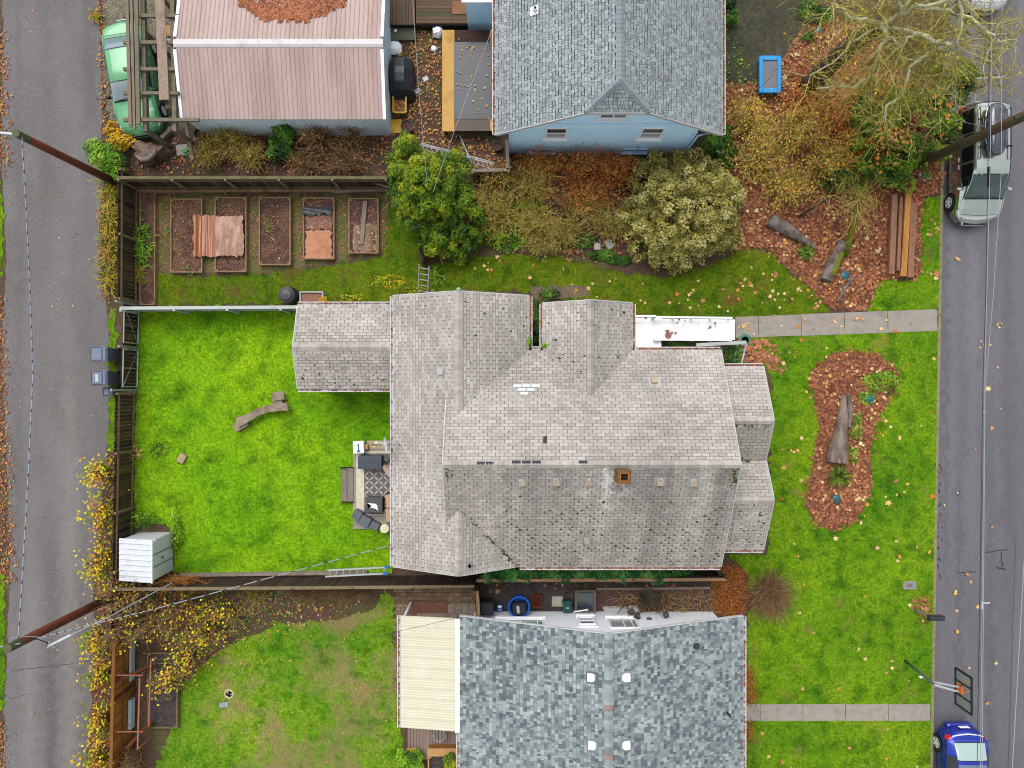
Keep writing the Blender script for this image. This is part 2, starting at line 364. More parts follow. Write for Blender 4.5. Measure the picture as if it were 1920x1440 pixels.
LAWNS['alley_south_verge'] = (LF, [(-40,1060),(10,1080),(8,1160),(12,1260),(4,1330),(-40,1340)], (.2,.8))
zz = .008
for nm, (m_, pts, tr) in LAWNS.items():
    poly = GP(pts); zz += .0012; re_ = [(min(x, kx(y)+.002), y) for x, y in rough_edge(poly, .12, .07)]
    struct(nm, sheet(MB(), re_, zz), m_)
    n = int(area(poly)*330); P = scatter(poly, n); P += rng.normal(0,.09,P.shape); keep = P[:,0] < kx(P[:,1])-.03
    for q in NOGRASS: keep &= ~in_poly(P[:,0], P[:,1], q)
    P = P[keep]; n = len(P)
    P3 = np.column_stack([P, np.full(n, zz)])
    lean = np.column_stack([rng.normal(0,.9,n), rng.normal(0,.9,n), rng.uniform(.25,.7,n)]); lean /= np.linalg.norm(lean,axis=1)[:,None]
    ln = rng.uniform(.04,.085,n); sd = np.cross(lean, rng.normal(size=(n,3))); sd /= np.linalg.norm(sd,axis=1)[:,None]
    V = np.stack([P3-sd*.009, P3+sd*.009, P3+lean*ln[:,None]], 1).reshape(-1,3); V[:,2] = np.maximum(V[:,2], zz-.002)
    tn = np.clip(tr[0]+(tr[1]-tr[0])*rng.beta(2,2,n)+.18*np.sin(P[:,0]*1.3+P[:,1]*.9), 0, 1)
    g = raw_mesh('grass_blades', V, np.arange(n*3), m_blade, None, tint=tn, k=3)
    tag(g, 'short green grass blades growing over the '+nm.replace('_',' '), 'grass', kind='stuff')
# ================================================================ buildings
m_white = mat('white_paint', [C(240,242,246,1.3), C(230,232,238,1.3)], scale=2, rough=.5, fine=.04)
m_deck = mat('felt_shadow_line', [C(52,50,48), C(64,60,57)], scale=3)  # dark felt; its colour doubles as painted shadow lines between shingle courses
m_sh_m = mat('grey_shingle', [C(173,167,160), C(183,177,170), C(191,185,178), C(199,193,186)], attr='tint', scale=.45, fine=.18, fscale=26, bump=.35, bscale=120, rough=.95, spec=.15)
m_sh_mo = mat('grey_shingle_piece', [C(175,169,162), C(183,177,170), C(191,185,178), C(199,193,186)], rand=True, scale=.45, fine=.18, fscale=26, bump=.35, bscale=120, rough=.95, spec=.15)
m_sh_d = mat('south_slope_shingle', [C(168,161,154), C(176,169,162), C(182,175,168), C(192,185,178)], attr='tint', scale=.9, stretch=(1.6,.35,.35), fine=.2, fscale=26, bump=.35, bscale=120, rough=.95, spec=.15)  # south-facing slopes: darker base tones, with weathering streaks down the slope
def stain(m, spots, col):
    t = m.node_tree; N = t.nodes; L = t.links; b = [n for n in N if n.type == 'BSDF_PRINCIPLED'][0]; g = N.new('ShaderNodeNewGeometry'); sp = N.new('ShaderNodeSeparateXYZ'); L.new(g.outputs['Position'], sp.inputs[0])
    nz = N.new('ShaderNodeTexNoise'); nz.inputs['Scale'].default_value = 2.5; L.new(g.outputs['Position'], nz.inputs['Vector'])
    for x, w_, y0, y1, amt in spots:
        src = b.inputs['Base Color'].links[0].from_socket
        def mth(op, a, q):
            n = N.new('ShaderNodeMath'); n.operation = op; n.use_clamp = op == 'MULTIPLY'
            for i, v in enumerate((a, q)):
                if hasattr(v, 'links'): L.new(v, n.inputs[i])
                else: n.inputs[i].default_value = v
            return n.outputs[0]
        dx = mth('ABSOLUTE', mth('SUBTRACT', mth('ADD', sp.outputs[0], mth('MULTIPLY_ADD' if False else 'SUBTRACT', nz.outputs['Fac'], .5)), x), 0)
        r1 = N.new('ShaderNodeMapRange'); r1.inputs[1].default_value = w_; r1.inputs[2].default_value = 0; L.new(dx, r1.inputs[0])
        r2 = N.new('ShaderNodeMapRange'); r2.inputs[1].default_value = y1; r2.inputs[2].default_value = y0; L.new(sp.outputs[1], r2.inputs[0])
        f = mth('MULTIPLY', mth('MULTIPLY', r1.outputs[0], r2.outputs[0]), amt)
        mx = N.new('ShaderNodeMix'); mx.data_type = 'RGBA'; L.new(f, mx.inputs[0]); L.new(src, mx.inputs[6]); mx.inputs[7].default_value = col; L.new(mx.outputs[2], b.inputs['Base Color'])
stain(m_asph, [(-19.8,.32,-13,-6,.5),(-18.3,.35,-14,-8,.3),(-21.2,.3,-2,-14,.25),(-20.0,.5,16,2,.3),(-18.2,.45,14,4,.35)], C(84,80,80)); stain(m_asph, [(-19.0,.6,-4,6,.4),(-20.7,.5,-12,-2,.35)], C(150,146,140))
stain(m_asph2, [(19.3,.22,-8,3,.5),(20.6,.3,-12,2,.45),(21.4,.4,-4,-16,.4),(18.7,.2,-4,-12,.5)], C(76,75,80)); stain(m_asph2, [(19.9,.35,4,-9,.4),(19.0,.4,6,-6,.3)], C(134,130,134))
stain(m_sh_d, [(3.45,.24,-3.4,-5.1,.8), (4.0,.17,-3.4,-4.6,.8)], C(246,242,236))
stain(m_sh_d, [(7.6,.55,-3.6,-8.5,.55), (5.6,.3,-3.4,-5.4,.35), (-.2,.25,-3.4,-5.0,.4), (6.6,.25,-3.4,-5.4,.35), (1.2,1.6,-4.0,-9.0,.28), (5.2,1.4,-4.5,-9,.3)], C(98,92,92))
COLS_S = [C(98,104,111), C(118,126,131), C(134,144,147), C(146,157,159), C(158,170,170), C(176,188,187)]
m_sh_s = mat('mixed_slate_shingle', COLS_S, attr='tint', scale=.8, fine=.08, fscale=24, bump=.3, bscale=120, rough=.95, spec=.15)
m_sh_so = mat('mixed_slate_shingle_piece', COLS_S, rand=True, scale=.8, fine=.08, fscale=24, bump=.3, bscale=120, rough=.95, spec=.15)
COLS_B = [C(140,147,154), C(156,164,168), C(168,177,178), C(178,187,187)]
m_sh_b = mat('blue_grey_shingle', COLS_B, attr='tint', scale=.5, fine=.09, fscale=30, bump=.3, bscale=120, rough=.95, spec=.15)
m_sh_bo = mat('blue_grey_shingle_piece', COLS_B, rand=True, scale=.5, fine=.09, fscale=30, bump=.3, bscale=120, rough=.95, spec=.15)
m_moss = mat('moss', [C(44,62,14), C(66,88,20), C(88,100,30)], scale=8, bump=1, bscale=60, fine=.3)
m_leafg = mat('gutter_leaves', [C(120,60,44), C(160,90,60), C(190,130,70), C(96,58,60)], attr='tint', scale=4)
m_dark = mat('dark_void', [C(14,14,16)], fine=0)
m_galv = mat('galvanised', [C(170,176,180), C(200,206,208)], scale=3, rough=.4, metallic=.6)

def clip(poly, a, b):
    """keep the part of a 2-D polygon left of the line a->b"""
    o = []; n = len(poly)
    for i in range(n):
        p, q = poly[i], poly[(i+1)%n]
        sp = (b[0]-a[0])*(p[1]-a[1])-(b[1]-a[1])*(p[0]-a[0]); sq = (b[0]-a[0])*(q[1]-a[1])-(b[1]-a[1])*(q[0]-a[0])
        if sp >= 0: o.append(p)
        if (sp >= 0) != (sq >= 0):
            t = sp/(sp-sq); o.append((p[0]+(q[0]-p[0])*t, p[1]+(q[1]-p[1])*t))
    return o
class Roof:
    """collects the shingles of one house"""
    def __init__(s, house): s.h = house; s.tabs = []; s.decks = MB()
    def plane(s, O, E, T, poly=None, expo=.132, tab=.305, gap=.016, cgap=.014, th=.012, mset=0, style='3tab', notch=0.0):
        """O: lower corner, E: vector along the eave, T: vector from eave to ridge; poly in metres on the plane (counter-clockwise)"""
        O, E, T = Vector(O), Vector(E), Vector(T); LE, LT = E.length, T.length; U, Vv = E/LE, T/LT; Nn = U.cross(Vv)
        if Nn.z < 0: Nn = -Nn
        if poly is None: poly = [(0,0),(LE,0),(LE,LT),(0,LT)]
        P = lambda u, v, h=0: O+U*u+Vv*v+Nn*h
        s.decks.slab([P(u,v,-.002) for u, v in poly], .09)
        umin = min(p[0] for p in poly); umax = max(p[0] for p in poly); vmax = max(p[1] for p in poly)
        j = 0
        while j*expo < vmax-.02:
            v0 = j*expo; v1 = min(v0+expo-cgap, vmax); u = umin-(.5*tab if j % 2 else 0)-rng.uniform(0,.02)  # course gap bares the dark deck as a painted butt-shadow line
            while u < umax:
                wd = tab if style == '3tab' else float(rng.choice([.07,.10,.14,.18]))
                quad = [(u+gap/2,v0),(u+wd-gap/2,v0),(u+wd-gap/2,v1),(u+gap/2,v1)]; u += wd
                if notch and rng.random() < .42: quad = [(x,y+(notch if y == v0 else 0)) for x, y in quad]
                q = quad
                inside = all(umin-1e-6 <= x <= umax+1e-6 for x in (quad[0][0], quad[1][0]))
                for i in range(len(poly)):
                    q = clip(q, poly[i], poly[(i+1)%len(poly)])
                    if len(q) < 3: break
                if len(q) < 3 or area(q) < .0012: continue
                full = abs(area(q)-area(quad)) < 1e-6 and v1-v0 > expo-cgap-1e-4 and not (notch and quad[0][1] > v0)
                s.tabs.append((q, quad[0][1], expo, O, U, Vv, Nn, th*rng.uniform(.8,1.3), mset, full, wd-gap, rng.random()))
            j += 1
        return P
    def finish(s, mats, omats, keep=300):
        s.decks.build('roof_deck', m_deck, s.h)
        def hgt(t):
            q = t[0]; c = t[3]+t[4]*(sum(p[0] for p in q)/len(q))+t[5]*(sum(p[1] for p in q)/len(q))
            r = 1331/(CAM_H-c.z); vis = abs(c.x*r) < 950 and abs(c.y*r) < 710
            view = (Vector((0,0,CAM_H))-c); return -(view.normalized().dot(t[6])*t[10]/view.length**2 if (t[9] and vis) else 0)
        order = sorted(range(len(s.tabs)), key=lambda i: hgt(s.tabs[i])); picked = set(i for i in order[:keep] if s.tabs[i][9] and s.tabs[i][8] in omats)
        cache = {}; o0 = origin_of(s.h); ms = {}
        for i, (q, v0, ex, O, U, Vv, Nn, th, ma, full, wd, tn) in enumerate(s.tabs):
            if i in picked:
                key = (round(wd,3), round(ex,3), ma)
                if key not in cache:
                    a, b, hv = -wd/2, wd/2, ex-.014
                    me = bpy.data.meshes.new('shingle')
                    me.from_pydata([(a,0,0),(b,0,0),(b,hv,0),(a,hv,0),(a,0,.013),(b,0,.013),(b,hv,.003),(a,hv,.003)], [], [(4,5,6,7),(0,1,5,4),(1,2,6,5),(2,3,7,6),(3,0,4,7)])
                    me.materials.append(omats[ma]); cache[key] = me
                ob = bpy.data.objects.new('shingle', cache[key]); COL.objects.link(ob); ob.parent = s.h
                c = O+U*((q[0][0]+q[1][0])/2)+Vv*q[0][1]-o0
                M = Matrix((U, Vv, Nn)).transposed().to_4x4(); M.translation = c; ob.matrix_local = M
                continue
            mb = ms.setdefault(ma, MB()); n = len(q)
            top = [O+U*x+Vv*y+Nn*(.003+(th-.003)*max(0, 1-(y-v0)/ex)) for x, y in q]; bot = [O+U*x+Vv*y for x, y in q]
            mb.add(bot+top, [tuple(range(n,2*n))]+[(k,(k+1)%n,n+(k+1)%n,n+k) for k in range(n)], tn)
        for ma, mb in ms.items():
            o = mb.build('shingle_field', mats[ma], s.h, tint=True); o['kind'] = 'stuff'
def ridge_caps(house, a, b, n1, n2, m, wd=.15, step=.145, name='ridge_cap'):
    """folded cap shingles along a ridge from a to b; n1, n2 the downhill directions of the two sides"""
    a, b = Vector(a), Vector(b); d = (b-a); L = d.length; d /= L; n1 = Vector(n1).normalized(); n2 = Vector(n2).normalized(); o0 = origin_of(house)
    k = max(1, int(L/step)); st = L/k; me = bpy.data.meshes.new(name); ln = st*1.22; U = Vector((0,0,1))
    vs = []
    for t, h in ((0,.030),(ln,.014)):
        for s_ in (n1*wd, Vector((0,0,.012)), n2*wd): vs.append(d*t+s_+U*h)
        for s_ in (n1*wd, Vector((0,0,0)), n2*wd): vs.append(d*t+s_+U*(h-.012))
    me.from_pydata([tuple(v) for v in vs], [], [(0,1,7,6),(1,2,8,7),(0,3,4,1),(1,4,5,2),(6,7,10,9),(7,8,11,10),(0,6,9,3),(2,5,11,8)])
    me.materials.append(m)
    for i in range(k):
        o = bpy.data.objects.new(name, me); COL.objects.link(o); o.parent = house; o.location = a+d*(i*st)-o0+Vector((0,0,rng.uniform(0,.004)))
m_barge = mat('dull_white_trim', [C(204,204,207), C(214,214,217), C(184,182,181)], scale=3, fine=.1)
def gutter(house, a, b, outward, leaf=.6, m=None):
    """eaves trough with fallen leaves in it"""
    a, b, w_ = Vector(a), Vector(b), Vector(outward); g = MB(); dn = Vector((0,0,-1))
    prof = [Vector((0,0,0)), dn*.10, dn*.10+w_*.115, w_*.135+dn*.01, w_*.10+dn*.006, dn*.07+w_*.09, dn*.07+w_*.022, w_*.022]
    n = len(prof); vs = [p+q for p in (a, b) for q in prof]
    g.add(vs, [(i,(i+1)%n,n+(i+1)%n,n+i) for i in range(n)]+[tuple(range(n)), tuple(range(2*n-1,n-1,-1))])
    go = g.build('gutter', m or m_barge, house)
    L = (b-a).length; k = int(L*34*leaf)
    if k:
        t = rng.random(k); P = np.array(a)+np.outer(t, np.array(b-a))+np.outer(rng.uniform(.02,.095,k), np.array(w_)); P[:,2] -= rng.uniform(.0,.04,k)
        lo = leaves('gutter_leaves', P, np.column_stack([rng.normal(0,.35,(k,2)), np.ones(k)]), rng.uniform(.06,.13,k), rng.random(k), m_leafg, go, shape='oval'); lo['kind'] = 'stuff'
    return go
def barge(house, a, b, m=None, th=.03, ht=.13, name='barge_board'):
    MB().bar(a, b, th, ht).build(name, m or m_barge, house)
def moss_on(house, P, n, name='moss'):
    mb = MB()
    for p in P:
        r = .018+.05*rng.random()**2; k = 6; a0 = rng.random()*6
        vs = [(p[0]+math.cos(a0+i*2*math.pi/k)*r*rng.uniform(.5,1.5), p[1]+math.sin(a0+i*2*math.pi/k)*r*rng.uniform(.4,1.1), p[2]-.01) for i in range(k)]+[(p[0],p[1],p[2]+r*.55)]
        mb.add(vs, [(i,(i+1)%k,k) for i in range(k)])
    o = mb.build(name, m_moss, house); o['kind'] = 'stuff'; return o
def lap_wall(house, a, b, z0, ztop, m, name='wall', lap=.19, inward=None):
    """clapboard wall from a to b (2-D); ztop(t) gives the height along it"""
    a, b = Vector((a[0],a[1])), Vector((b[0],b[1])); d = b-a; L = d.length; d /= L; nx, ny = d.y, -d.x
    mb = MB(); zmax = max(ztop(0), ztop(.5), ztop(1)); z = z0; zs = sorted(set([0,.25,.5,.75,1]))
    N = 24
    while z < zmax-.01:
        z1 = z+lap; ts = [i/N for i in range(N+1) if ztop(i/N) > z+.01]
        if len(ts) >= 2:
            for t0, t1 in zip(ts, ts[1:]):
                if t1-t0 > 1.5/N: continue
                p0, p1 = a+d*(L*t0), a+d*(L*t1); h0, h1 = min(z1, ztop(t0)), min(z1, ztop(t1))
                mb.add([(p0.x+nx*.022,p0.y+ny*.022,z),(p1.x+nx*.022,p1.y+ny*.022,z),(p1.x+nx*.006,p1.y+ny*.006,h1),(p0.x+nx*.006,p0.y+ny*.006,h0),
                        (p0.x,p0.y,z),(p1.x,p1.y,z)], [(0,1,2,3),(5,4,0,1)][:2])
        z = z1
    return mb.build(name, m, house)
def window(house, c, wd, ht, nrm, panes=2, horizontal=True, m_frame=None, glass=None, blind=None):
    """sash window on a vertical wall: frame, panes, sill; c = centre on the wall, nrm = outward 2-D normal"""
    c = Vector(c); n = Vector((nrm[0],nrm[1],0)); u = Vector((-n.y, n.x, 0)); up = Vector((0,0,1)); mf = m_frame or m_white; f = MB(); t = .07
    f.bar(c-u*wd/2+n*.03-up*ht/2-up*t/2, c-u*wd/2+n*.03+up*ht/2+up*t/2, t, .06, up=n); f.bar(c+u*wd/2+n*.03-up*ht/2-up*t/2, c+u*wd/2+n*.03+up*ht/2+up*t/2, t, .06, up=n)
    f.bar(c-u*(wd/2-t/2)+n*.03+up*ht/2, c+u*(wd/2-t/2)+n*.03+up*ht/2, t, .058, up=n); f.bar(c-u*(wd/2-t/2)+n*.03-up*ht/2, c+u*(wd/2-t/2)+n*.03-up*ht/2, t, .058, up=n)
    fo = f.build('window_frame', mf, house)
    for i in range(panes):
        if horizontal: pc = c+u*((i+.5)/panes-.5)*(wd-t); pw, ph = (wd-t)/panes-.04, ht-t
        else: pc = c+up*((i+.5)/panes-.5)*(ht-t); pw, ph = wd-t, (ht-t)/panes-.04
        g = glass[i % len(glass)] if isinstance(glass, (list, tuple)) else glass
        MB().bar(pc-u*pw/2+n*.018, pc+u*pw/2+n*.018, ph, .012, up=n).build('pane', g, fo)
        if i: 
            mid = c+(u*(i/panes-.5)*(wd-t) if horizontal else up*(i/panes-.5)*(ht-t))
            if horizontal: MB().bar(mid-up*(ht/2-t/2)+n*.03, mid+up*(ht/2-t/2)+n*.03, .045, .05, up=n).build('mullion', mf, fo)
            else: MB().bar(mid-u*(wd/2-t/2)+n*.03, mid+u*(wd/2-t/2)+n*.03, .045, .05, up=n).build('mullion', mf, fo)
    MB().bar(c-u*(wd/2+.09)+n*.07-up*(ht/2+.06), c+u*(wd/2+.09)+n*.07-up*(ht/2+.06), .14, .04, up=up).build('sill', mf, fo)
    return fo
def roof_vent(house, p, m, T, wd=.28, name='roof_vent'):
    """low hooded roof vent on its flange; T = uphill unit vector"""
    p = Vector(p); T = Vector(T).normalized(); side = T.cross(Vector((0,0,1))).normalized(); N = side.cross(T); N = N if N.z > 0 else -N
    mb = MB(); k = 8; pts = []
    base = [side*(-.5)+T*(-.5), side*.5+T*(-.5), side*.5+T*.25, side*.3+T*.5, side*-.3+T*.5, side*-.5+T*.25]
    lo = [p+b*wd+N*.01 for b in base]; hi = [p+b*wd*.86+N*(.11 if i > 1 else .13) for i, b in enumerate(base)]; n = len(base)
    mb.add(lo+hi, [tuple(range(n,2*n)) ]+[(i,(i+1)%n,n+(i+1)%n,n+i) for i in range(n)])
    o = mb.build(name, m, house)
    fl = [p+side*(sx*wd*.75)+T*(sy*wd*.75)+N*.018 for sx, sy in ((-1,-.9),(1,-.9),(1,1),(-1,1))]
    MB().slab(fl, .006).build('flange', m_sh_so if m is m_white else m_galv, o)
    return o

# ---------------------------------------------------------------- the main house
H1 = thing('grey_roofed_house', 'light grey shingle-roofed house with crossing gables in the middle of the lots', 'house', (2.8,-2.8,0))
EZ, RZ, RY = 3.0, 5.4, -2.85
XL, XR, YN, YS = -2.45, 8.1, 1.3, -7.07
R1 = Roof(H1)
R1.plane((XR,YN,EZ), (XL-XR,0,0), (0,RY-YN,RZ-EZ))                                             # north slope
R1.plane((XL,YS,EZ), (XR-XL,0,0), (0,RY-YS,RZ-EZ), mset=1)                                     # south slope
WX, WZ, WL, WR = -1.97, 4.35, -4.6, .66
R1.plane((WL,3.42,EZ), (0,-7.07-3.42,0), (WX-WL,0,WZ-EZ))                                      # wing, west slope
R1.plane((WR,-2.0,EZ), (0,3.42+2.0,0), (WX-WR,0,WZ-EZ))                                        # wing, east slope (north end)
R1.plane((.2,-7.07,EZ), (0,4.0,0), (WX-.2,0,WZ-EZ))                                            # wing, east slope (south end)
GX, GZ = 2.94, 4.02
R1.plane((1.2,3.13,EZ), (0,-3.8,0), (GX-1.2,0,GZ-EZ)); R1.plane((4.67,-.7,EZ), (0,3.83,0), (GX-4.67,0,GZ-EZ))
BX0, BX1 = 7.95, 9.75
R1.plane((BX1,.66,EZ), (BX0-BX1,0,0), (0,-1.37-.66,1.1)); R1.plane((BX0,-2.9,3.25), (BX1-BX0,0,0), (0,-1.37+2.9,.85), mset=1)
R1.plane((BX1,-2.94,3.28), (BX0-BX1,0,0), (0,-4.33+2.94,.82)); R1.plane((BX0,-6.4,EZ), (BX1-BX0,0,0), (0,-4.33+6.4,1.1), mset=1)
SX0, SX1, SYN, SYS, SRY, SEZ, SRZ = -8.52, -4.62, 3.13, -.17, 1.43, 2.3, 2.93
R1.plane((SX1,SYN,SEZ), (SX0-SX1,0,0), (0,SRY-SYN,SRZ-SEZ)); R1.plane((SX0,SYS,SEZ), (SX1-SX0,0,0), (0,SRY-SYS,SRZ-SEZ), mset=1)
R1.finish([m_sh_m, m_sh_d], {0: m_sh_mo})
def dn(dx, dy, sl): return (dx, dy, -sl)
ridge_caps(H1, (XL,RY,RZ), (XR,RY,RZ), dn(0,1,.575), dn(0,-1,.57), m_sh_mo)
ridge_caps(H1, (WX,3.42,WZ), (WX,-1.1,WZ), dn(-1,0,.513), dn(1,0,.513), m_sh_mo); ridge_caps(H1, (WX,-7.07,WZ), (WX,-4.7,WZ), dn(-1,0,.513), dn(1,0,.62), m_sh_mo)
ridge_caps(H1, (GX,3.13,GZ), (GX,-.35,GZ), dn(-1,0,.58), dn(1,0,.58), m_sh_mo)
ridge_caps(H1, (BX1,-1.37,4.1), (8.1,-1.37,4.1), dn(0,1,.54), dn(0,-1,.55), m_sh_mo); ridge_caps(H1, (BX1,-4.33,4.1), (8.1,-4.33,4.1), dn(0,1,.59), dn(0,-1,.53), m_sh_mo)
ridge_caps(H1, (SX0,SRY,SRZ), (-4.62,SRY,SRZ), dn(0,1,.37), dn(0,-1,.39), m_sh_mo)
# walls under the roofs
m_wall1 = mat('house_siding', [C(196,202,196), C(206,212,206)], scale=1, fine=.05)
def gable_body(house, x0, x1, y0, y1, ze, zr, along, m, name):
    mb = MB()
    if along == 'x': ym = (y0+y1)/2; prof = [(y0,0),(y1,0),(y1,ze),(ym,zr),(y0,ze)]; vs = [(x,p,z) for x in (x0,x1) for p, z in prof]
    else: xm = (x0+x1)/2; prof = [(x0,0),(x1,0),(x1,ze),(xm,zr),(x0,ze)]; vs = [(p,y,z) for y in (y0,y1) for p, z in prof]
    mb.add(vs, [(0,1,2,3,4),(9,8,7,6,5)]+[(i,(i+1)%5,5+(i+1)%5,5+i) for i in range(5)]); return mb.build(name, m, house)
gable_body(H1, -2.1, 7.85, -6.72, .95, 2.95, 5.12, 'x', m_wall1, 'wall'); gable_body(H1, -4.25, .3, -6.75, 3.1, 2.95, 4.05, 'y', m_wall1, 'wall')
gable_body(H1, 1.5, 4.35, .9, 2.85, 2.95, 3.72, 'y', m_wall1, 'wall'); gable_body(H1, 7.8, 9.5, -2.6, .35, 2.9, 3.7, 'x', m_wall1, 'wall'); gable_body(H1, 7.8, 9.5, -6.1, -3.2, 2.9, 3.7, 'x', m_wall1, 'wall')
gable_body(H1, -8.3, -4.2, .1, 2.85, 2.2, 2.7, 'x', m_wall1, 'wall')
g_win = glassmat('window_glass', C(60,70,78))
window(H1, (-4.25,-1.6,1.6), 1.2, 1.1, (-1,0), glass=g_win); window(H1, (9.5,-1.4,1.6), 1.4, 1.2, (1,0), glass=g_win); window(H1, (9.5,-4.6,1.6), 1.4, 1.2, (1,0), glass=g_win)
window(H1, (-6.4,.1,1.4), 1.2, .9, (0,-1), glass=g_win)
# gutters and barge boards
gutter(H1, (WL,3.42,2.98), (WL,-7.07,2.98), (-1,0,0), .15); gutter(H1, (.76,1.32,2.98), (1.12,1.32,2.98), (0,1,0), .8)
gutter(H1, (.66,3.40,2.98), (.66,1.42,2.98), (1,0,0), .9); gutter(H1, (1.2,1.42,2.98), (1.2,3.10,2.98), (-1,0,0), .9); gutter(H1, (4.67,3.10,2.98), (4.67,1.42,2.98), (1,0,0), 1)
gutter(H1, (4.8,1.31,2.98), (8.08,1.31,2.98), (0,1,0), 1); gutter(H1, (.3,-7.08,2.98), (8.08,-7.08,2.98), (0,-1,0), .8)
gutter(H1, (8.15,.67,2.98), (9.74,.67,2.98), (0,1,0), 1); gutter(H1, (8.0,-6.41,2.98), (9.74,-6.41,2.98), (0,-1,0), .9)
gutter(H1, (SX0,SYN+.01,2.28), (-4.75,SYN+.01,2.28), (0,1,0), .5); gutter(H1, (SX0,SYS-.01,2.28), (-4.75,SYS-.01,2.28), (0,-1,0), .5)
for a, b in [((XR+.018,YN,EZ-.085),(XR+.018,RY,RZ-.085)), ((XR+.018,YS,EZ-.085),(XR+.018,RY,RZ-.085)), ((XL-.018,-.55,4.0),(XL-.018,RY,RZ-.085)), ((XL-.018,-5.05,4.07),(XL-.018,RY,RZ-.085)),
             ((WL,3.44,EZ-.085),(WX,3.44,WZ-.085)), ((WR,3.44,EZ-.085),(WX,3.44,WZ-.085)), ((WL,-7.09,EZ-.085),(WX,-7.09,WZ-.085)), ((.2,-7.09,EZ-.085),(WX,-7.09,WZ-.085)),
             ((1.2,3.15,EZ-.085),(GX,3.15,GZ-.085)), ((4.67,3.15,EZ-.085),(GX,3.15,GZ-.085)),
             ((9.77,.66,EZ-.085),(9.77,-1.37,4.015)), ((9.77,-2.88,3.17),(9.77,-1.37,4.015)), ((9.77,-2.96,3.2),(9.77,-4.33,4.015)), ((9.77,-6.4,EZ-.085),(9.77,-4.33,4.015)),
             ((SX0-.02,SYN,SEZ-.085),(SX0-.02,SRY,SRZ-.085)), ((SX0-.02,SYS,SEZ-.085),(SX0-.02,SRY,SRZ-.085))]: barge(H1, a, b)
def onN(px, py):                                    # a point of the north slope seen at that survey position
    z = 4.5
    for _ in range(8): p = G(px, py, z); z = RZ-(p.y-RY)*.5783
    return G(px, py, z)
def onS(px, py):
    z = 4.5
    for _ in range(8): p = G(px, py, z); z = RZ-(RY-p.y)*.5687
    return G(px, py, z)
def onW(px, py, right=False):
    z = 3.7
    for _ in range(8): p = G(px, py, z); z = WZ-abs(p.x-WX)*.5133
    return G(px, py, z)
m_vent = mat('rusty_vent', [C(150,132,84), C(190,180,160), C(120,104,60)], scale=9, fine=.25, coord='object')
m_vent2 = mat('grey_vent', [C(176,172,166), C(196,190,184)], scale=6, fine=.1)
TS, TN = Vector((0,1,.5687)), Vector((0,-1,.5783))
for px, py in [(979,903),(1043,902),(1103,902),(1238,902),(1300,903)]: roof_vent(H1, onS(px,py), m_vent, TS)
roof_vent(H1, onS(1100,1012), m_vent, TS, wd=.24); roof_vent(H1, onN(1227,715), m_vent, TN, wd=.28); roof_vent(H1, onW(828,697), m_vent2, Vector((1,0,.513)), wd=.27)
# chimney
m_chim = mat('mossy_brick', [C(96,84,44), C(120,104,60), C(140,96,60)], scale=7, bump=.8, fine=.3); m_flue = mat('flue_clay', [C(184,112,64), C(160,92,52)], scale=6, fine=.2)
cp = G(1164,889,5.2); ch = MB(); hw = .23; zt = 5.95; cx, cy = cp.x, cp.y
for i in range(11):
    z0 = 4.6+i*.122; inset = .008*(i % 2)
    ch.box((cx,cy,z0+.056), (2*hw-inset,2*hw-inset,.112))
cho = ch.build('chimney', m_chim, H1)
fl = MB(); 
for s_ in (-1,1): fl.box((cx+s_*.19,cy,5.98), (.08,.46,.08)); fl.box((cx,cy+s_*.19,5.98), (.295,.08,.08))
fl.build('chimney_cap', mat('mossy_cap',[C(76,66,32),C(124,92,50),C(64,64,26)],scale=9,fine=.4), cho); lin = MB()
for s_ in (-1,1): lin.box((cx+s_*.135,cy,6.0),(.03,.30,.07)); lin.box((cx,cy+s_*.135,6.0),(.236,.03,.068))
lin.build('flue_liner', m_flue, cho); MB().box((cx,cy,5.945),(.3,.3,.02)).build('flue_opening', m_dark, cho)
MB().slab([(cx-.42,cy+.28,5.06),(cx+.36,cy+.28,5.06),(cx+.36,cy+.40,5.12),(cx-.42,cy+.40,5.12)], .01).build('flashing', m_white, cho)
# patched shingles
m_pd = mat('new_dark_shingle', [C(58,58,70), C(66,66,76)], scale=5); m_ps = mat('new_silver_shingle', [C(214,218,224), C(226,230,234)], scale=5, fine=.06)
def patch(px, py, wx, wy, m, on, T, rot=0.0):
    p = on(px, py); Tn = Vector(T).normalized(); s_ = Vector((1,0,0)); N = s_.cross(Tn); N = N if N.z > 0 else -N
    a = s_*math.cos(rot)+Tn*math.sin(rot); b = Tn*math.cos(rot)-s_*math.sin(rot)
    MB().slab([p+a*(sx*wx/2)+b*(sy*wy/2)+N*.034 for sx, sy in ((-1,-1),(1,-1),(1,1),(-1,1))], .02).build('patched_shingle', m, H1)
for px in (968,987,1006,1093): patch(px, 867, .31, .115, m_pd, onN, TN)
for px in (902,919): patch(px, 869, .3, .11, m_pd, onN, TN)
patch(1022, 825, .14, .28, m_pd, onN, TN, .12); 
for px, py in [(970,724),(987,724),(1004,724),(978,731),(995,731),(983,738)]: patch(px, py, .30, .12, m_ps, onN, TN)
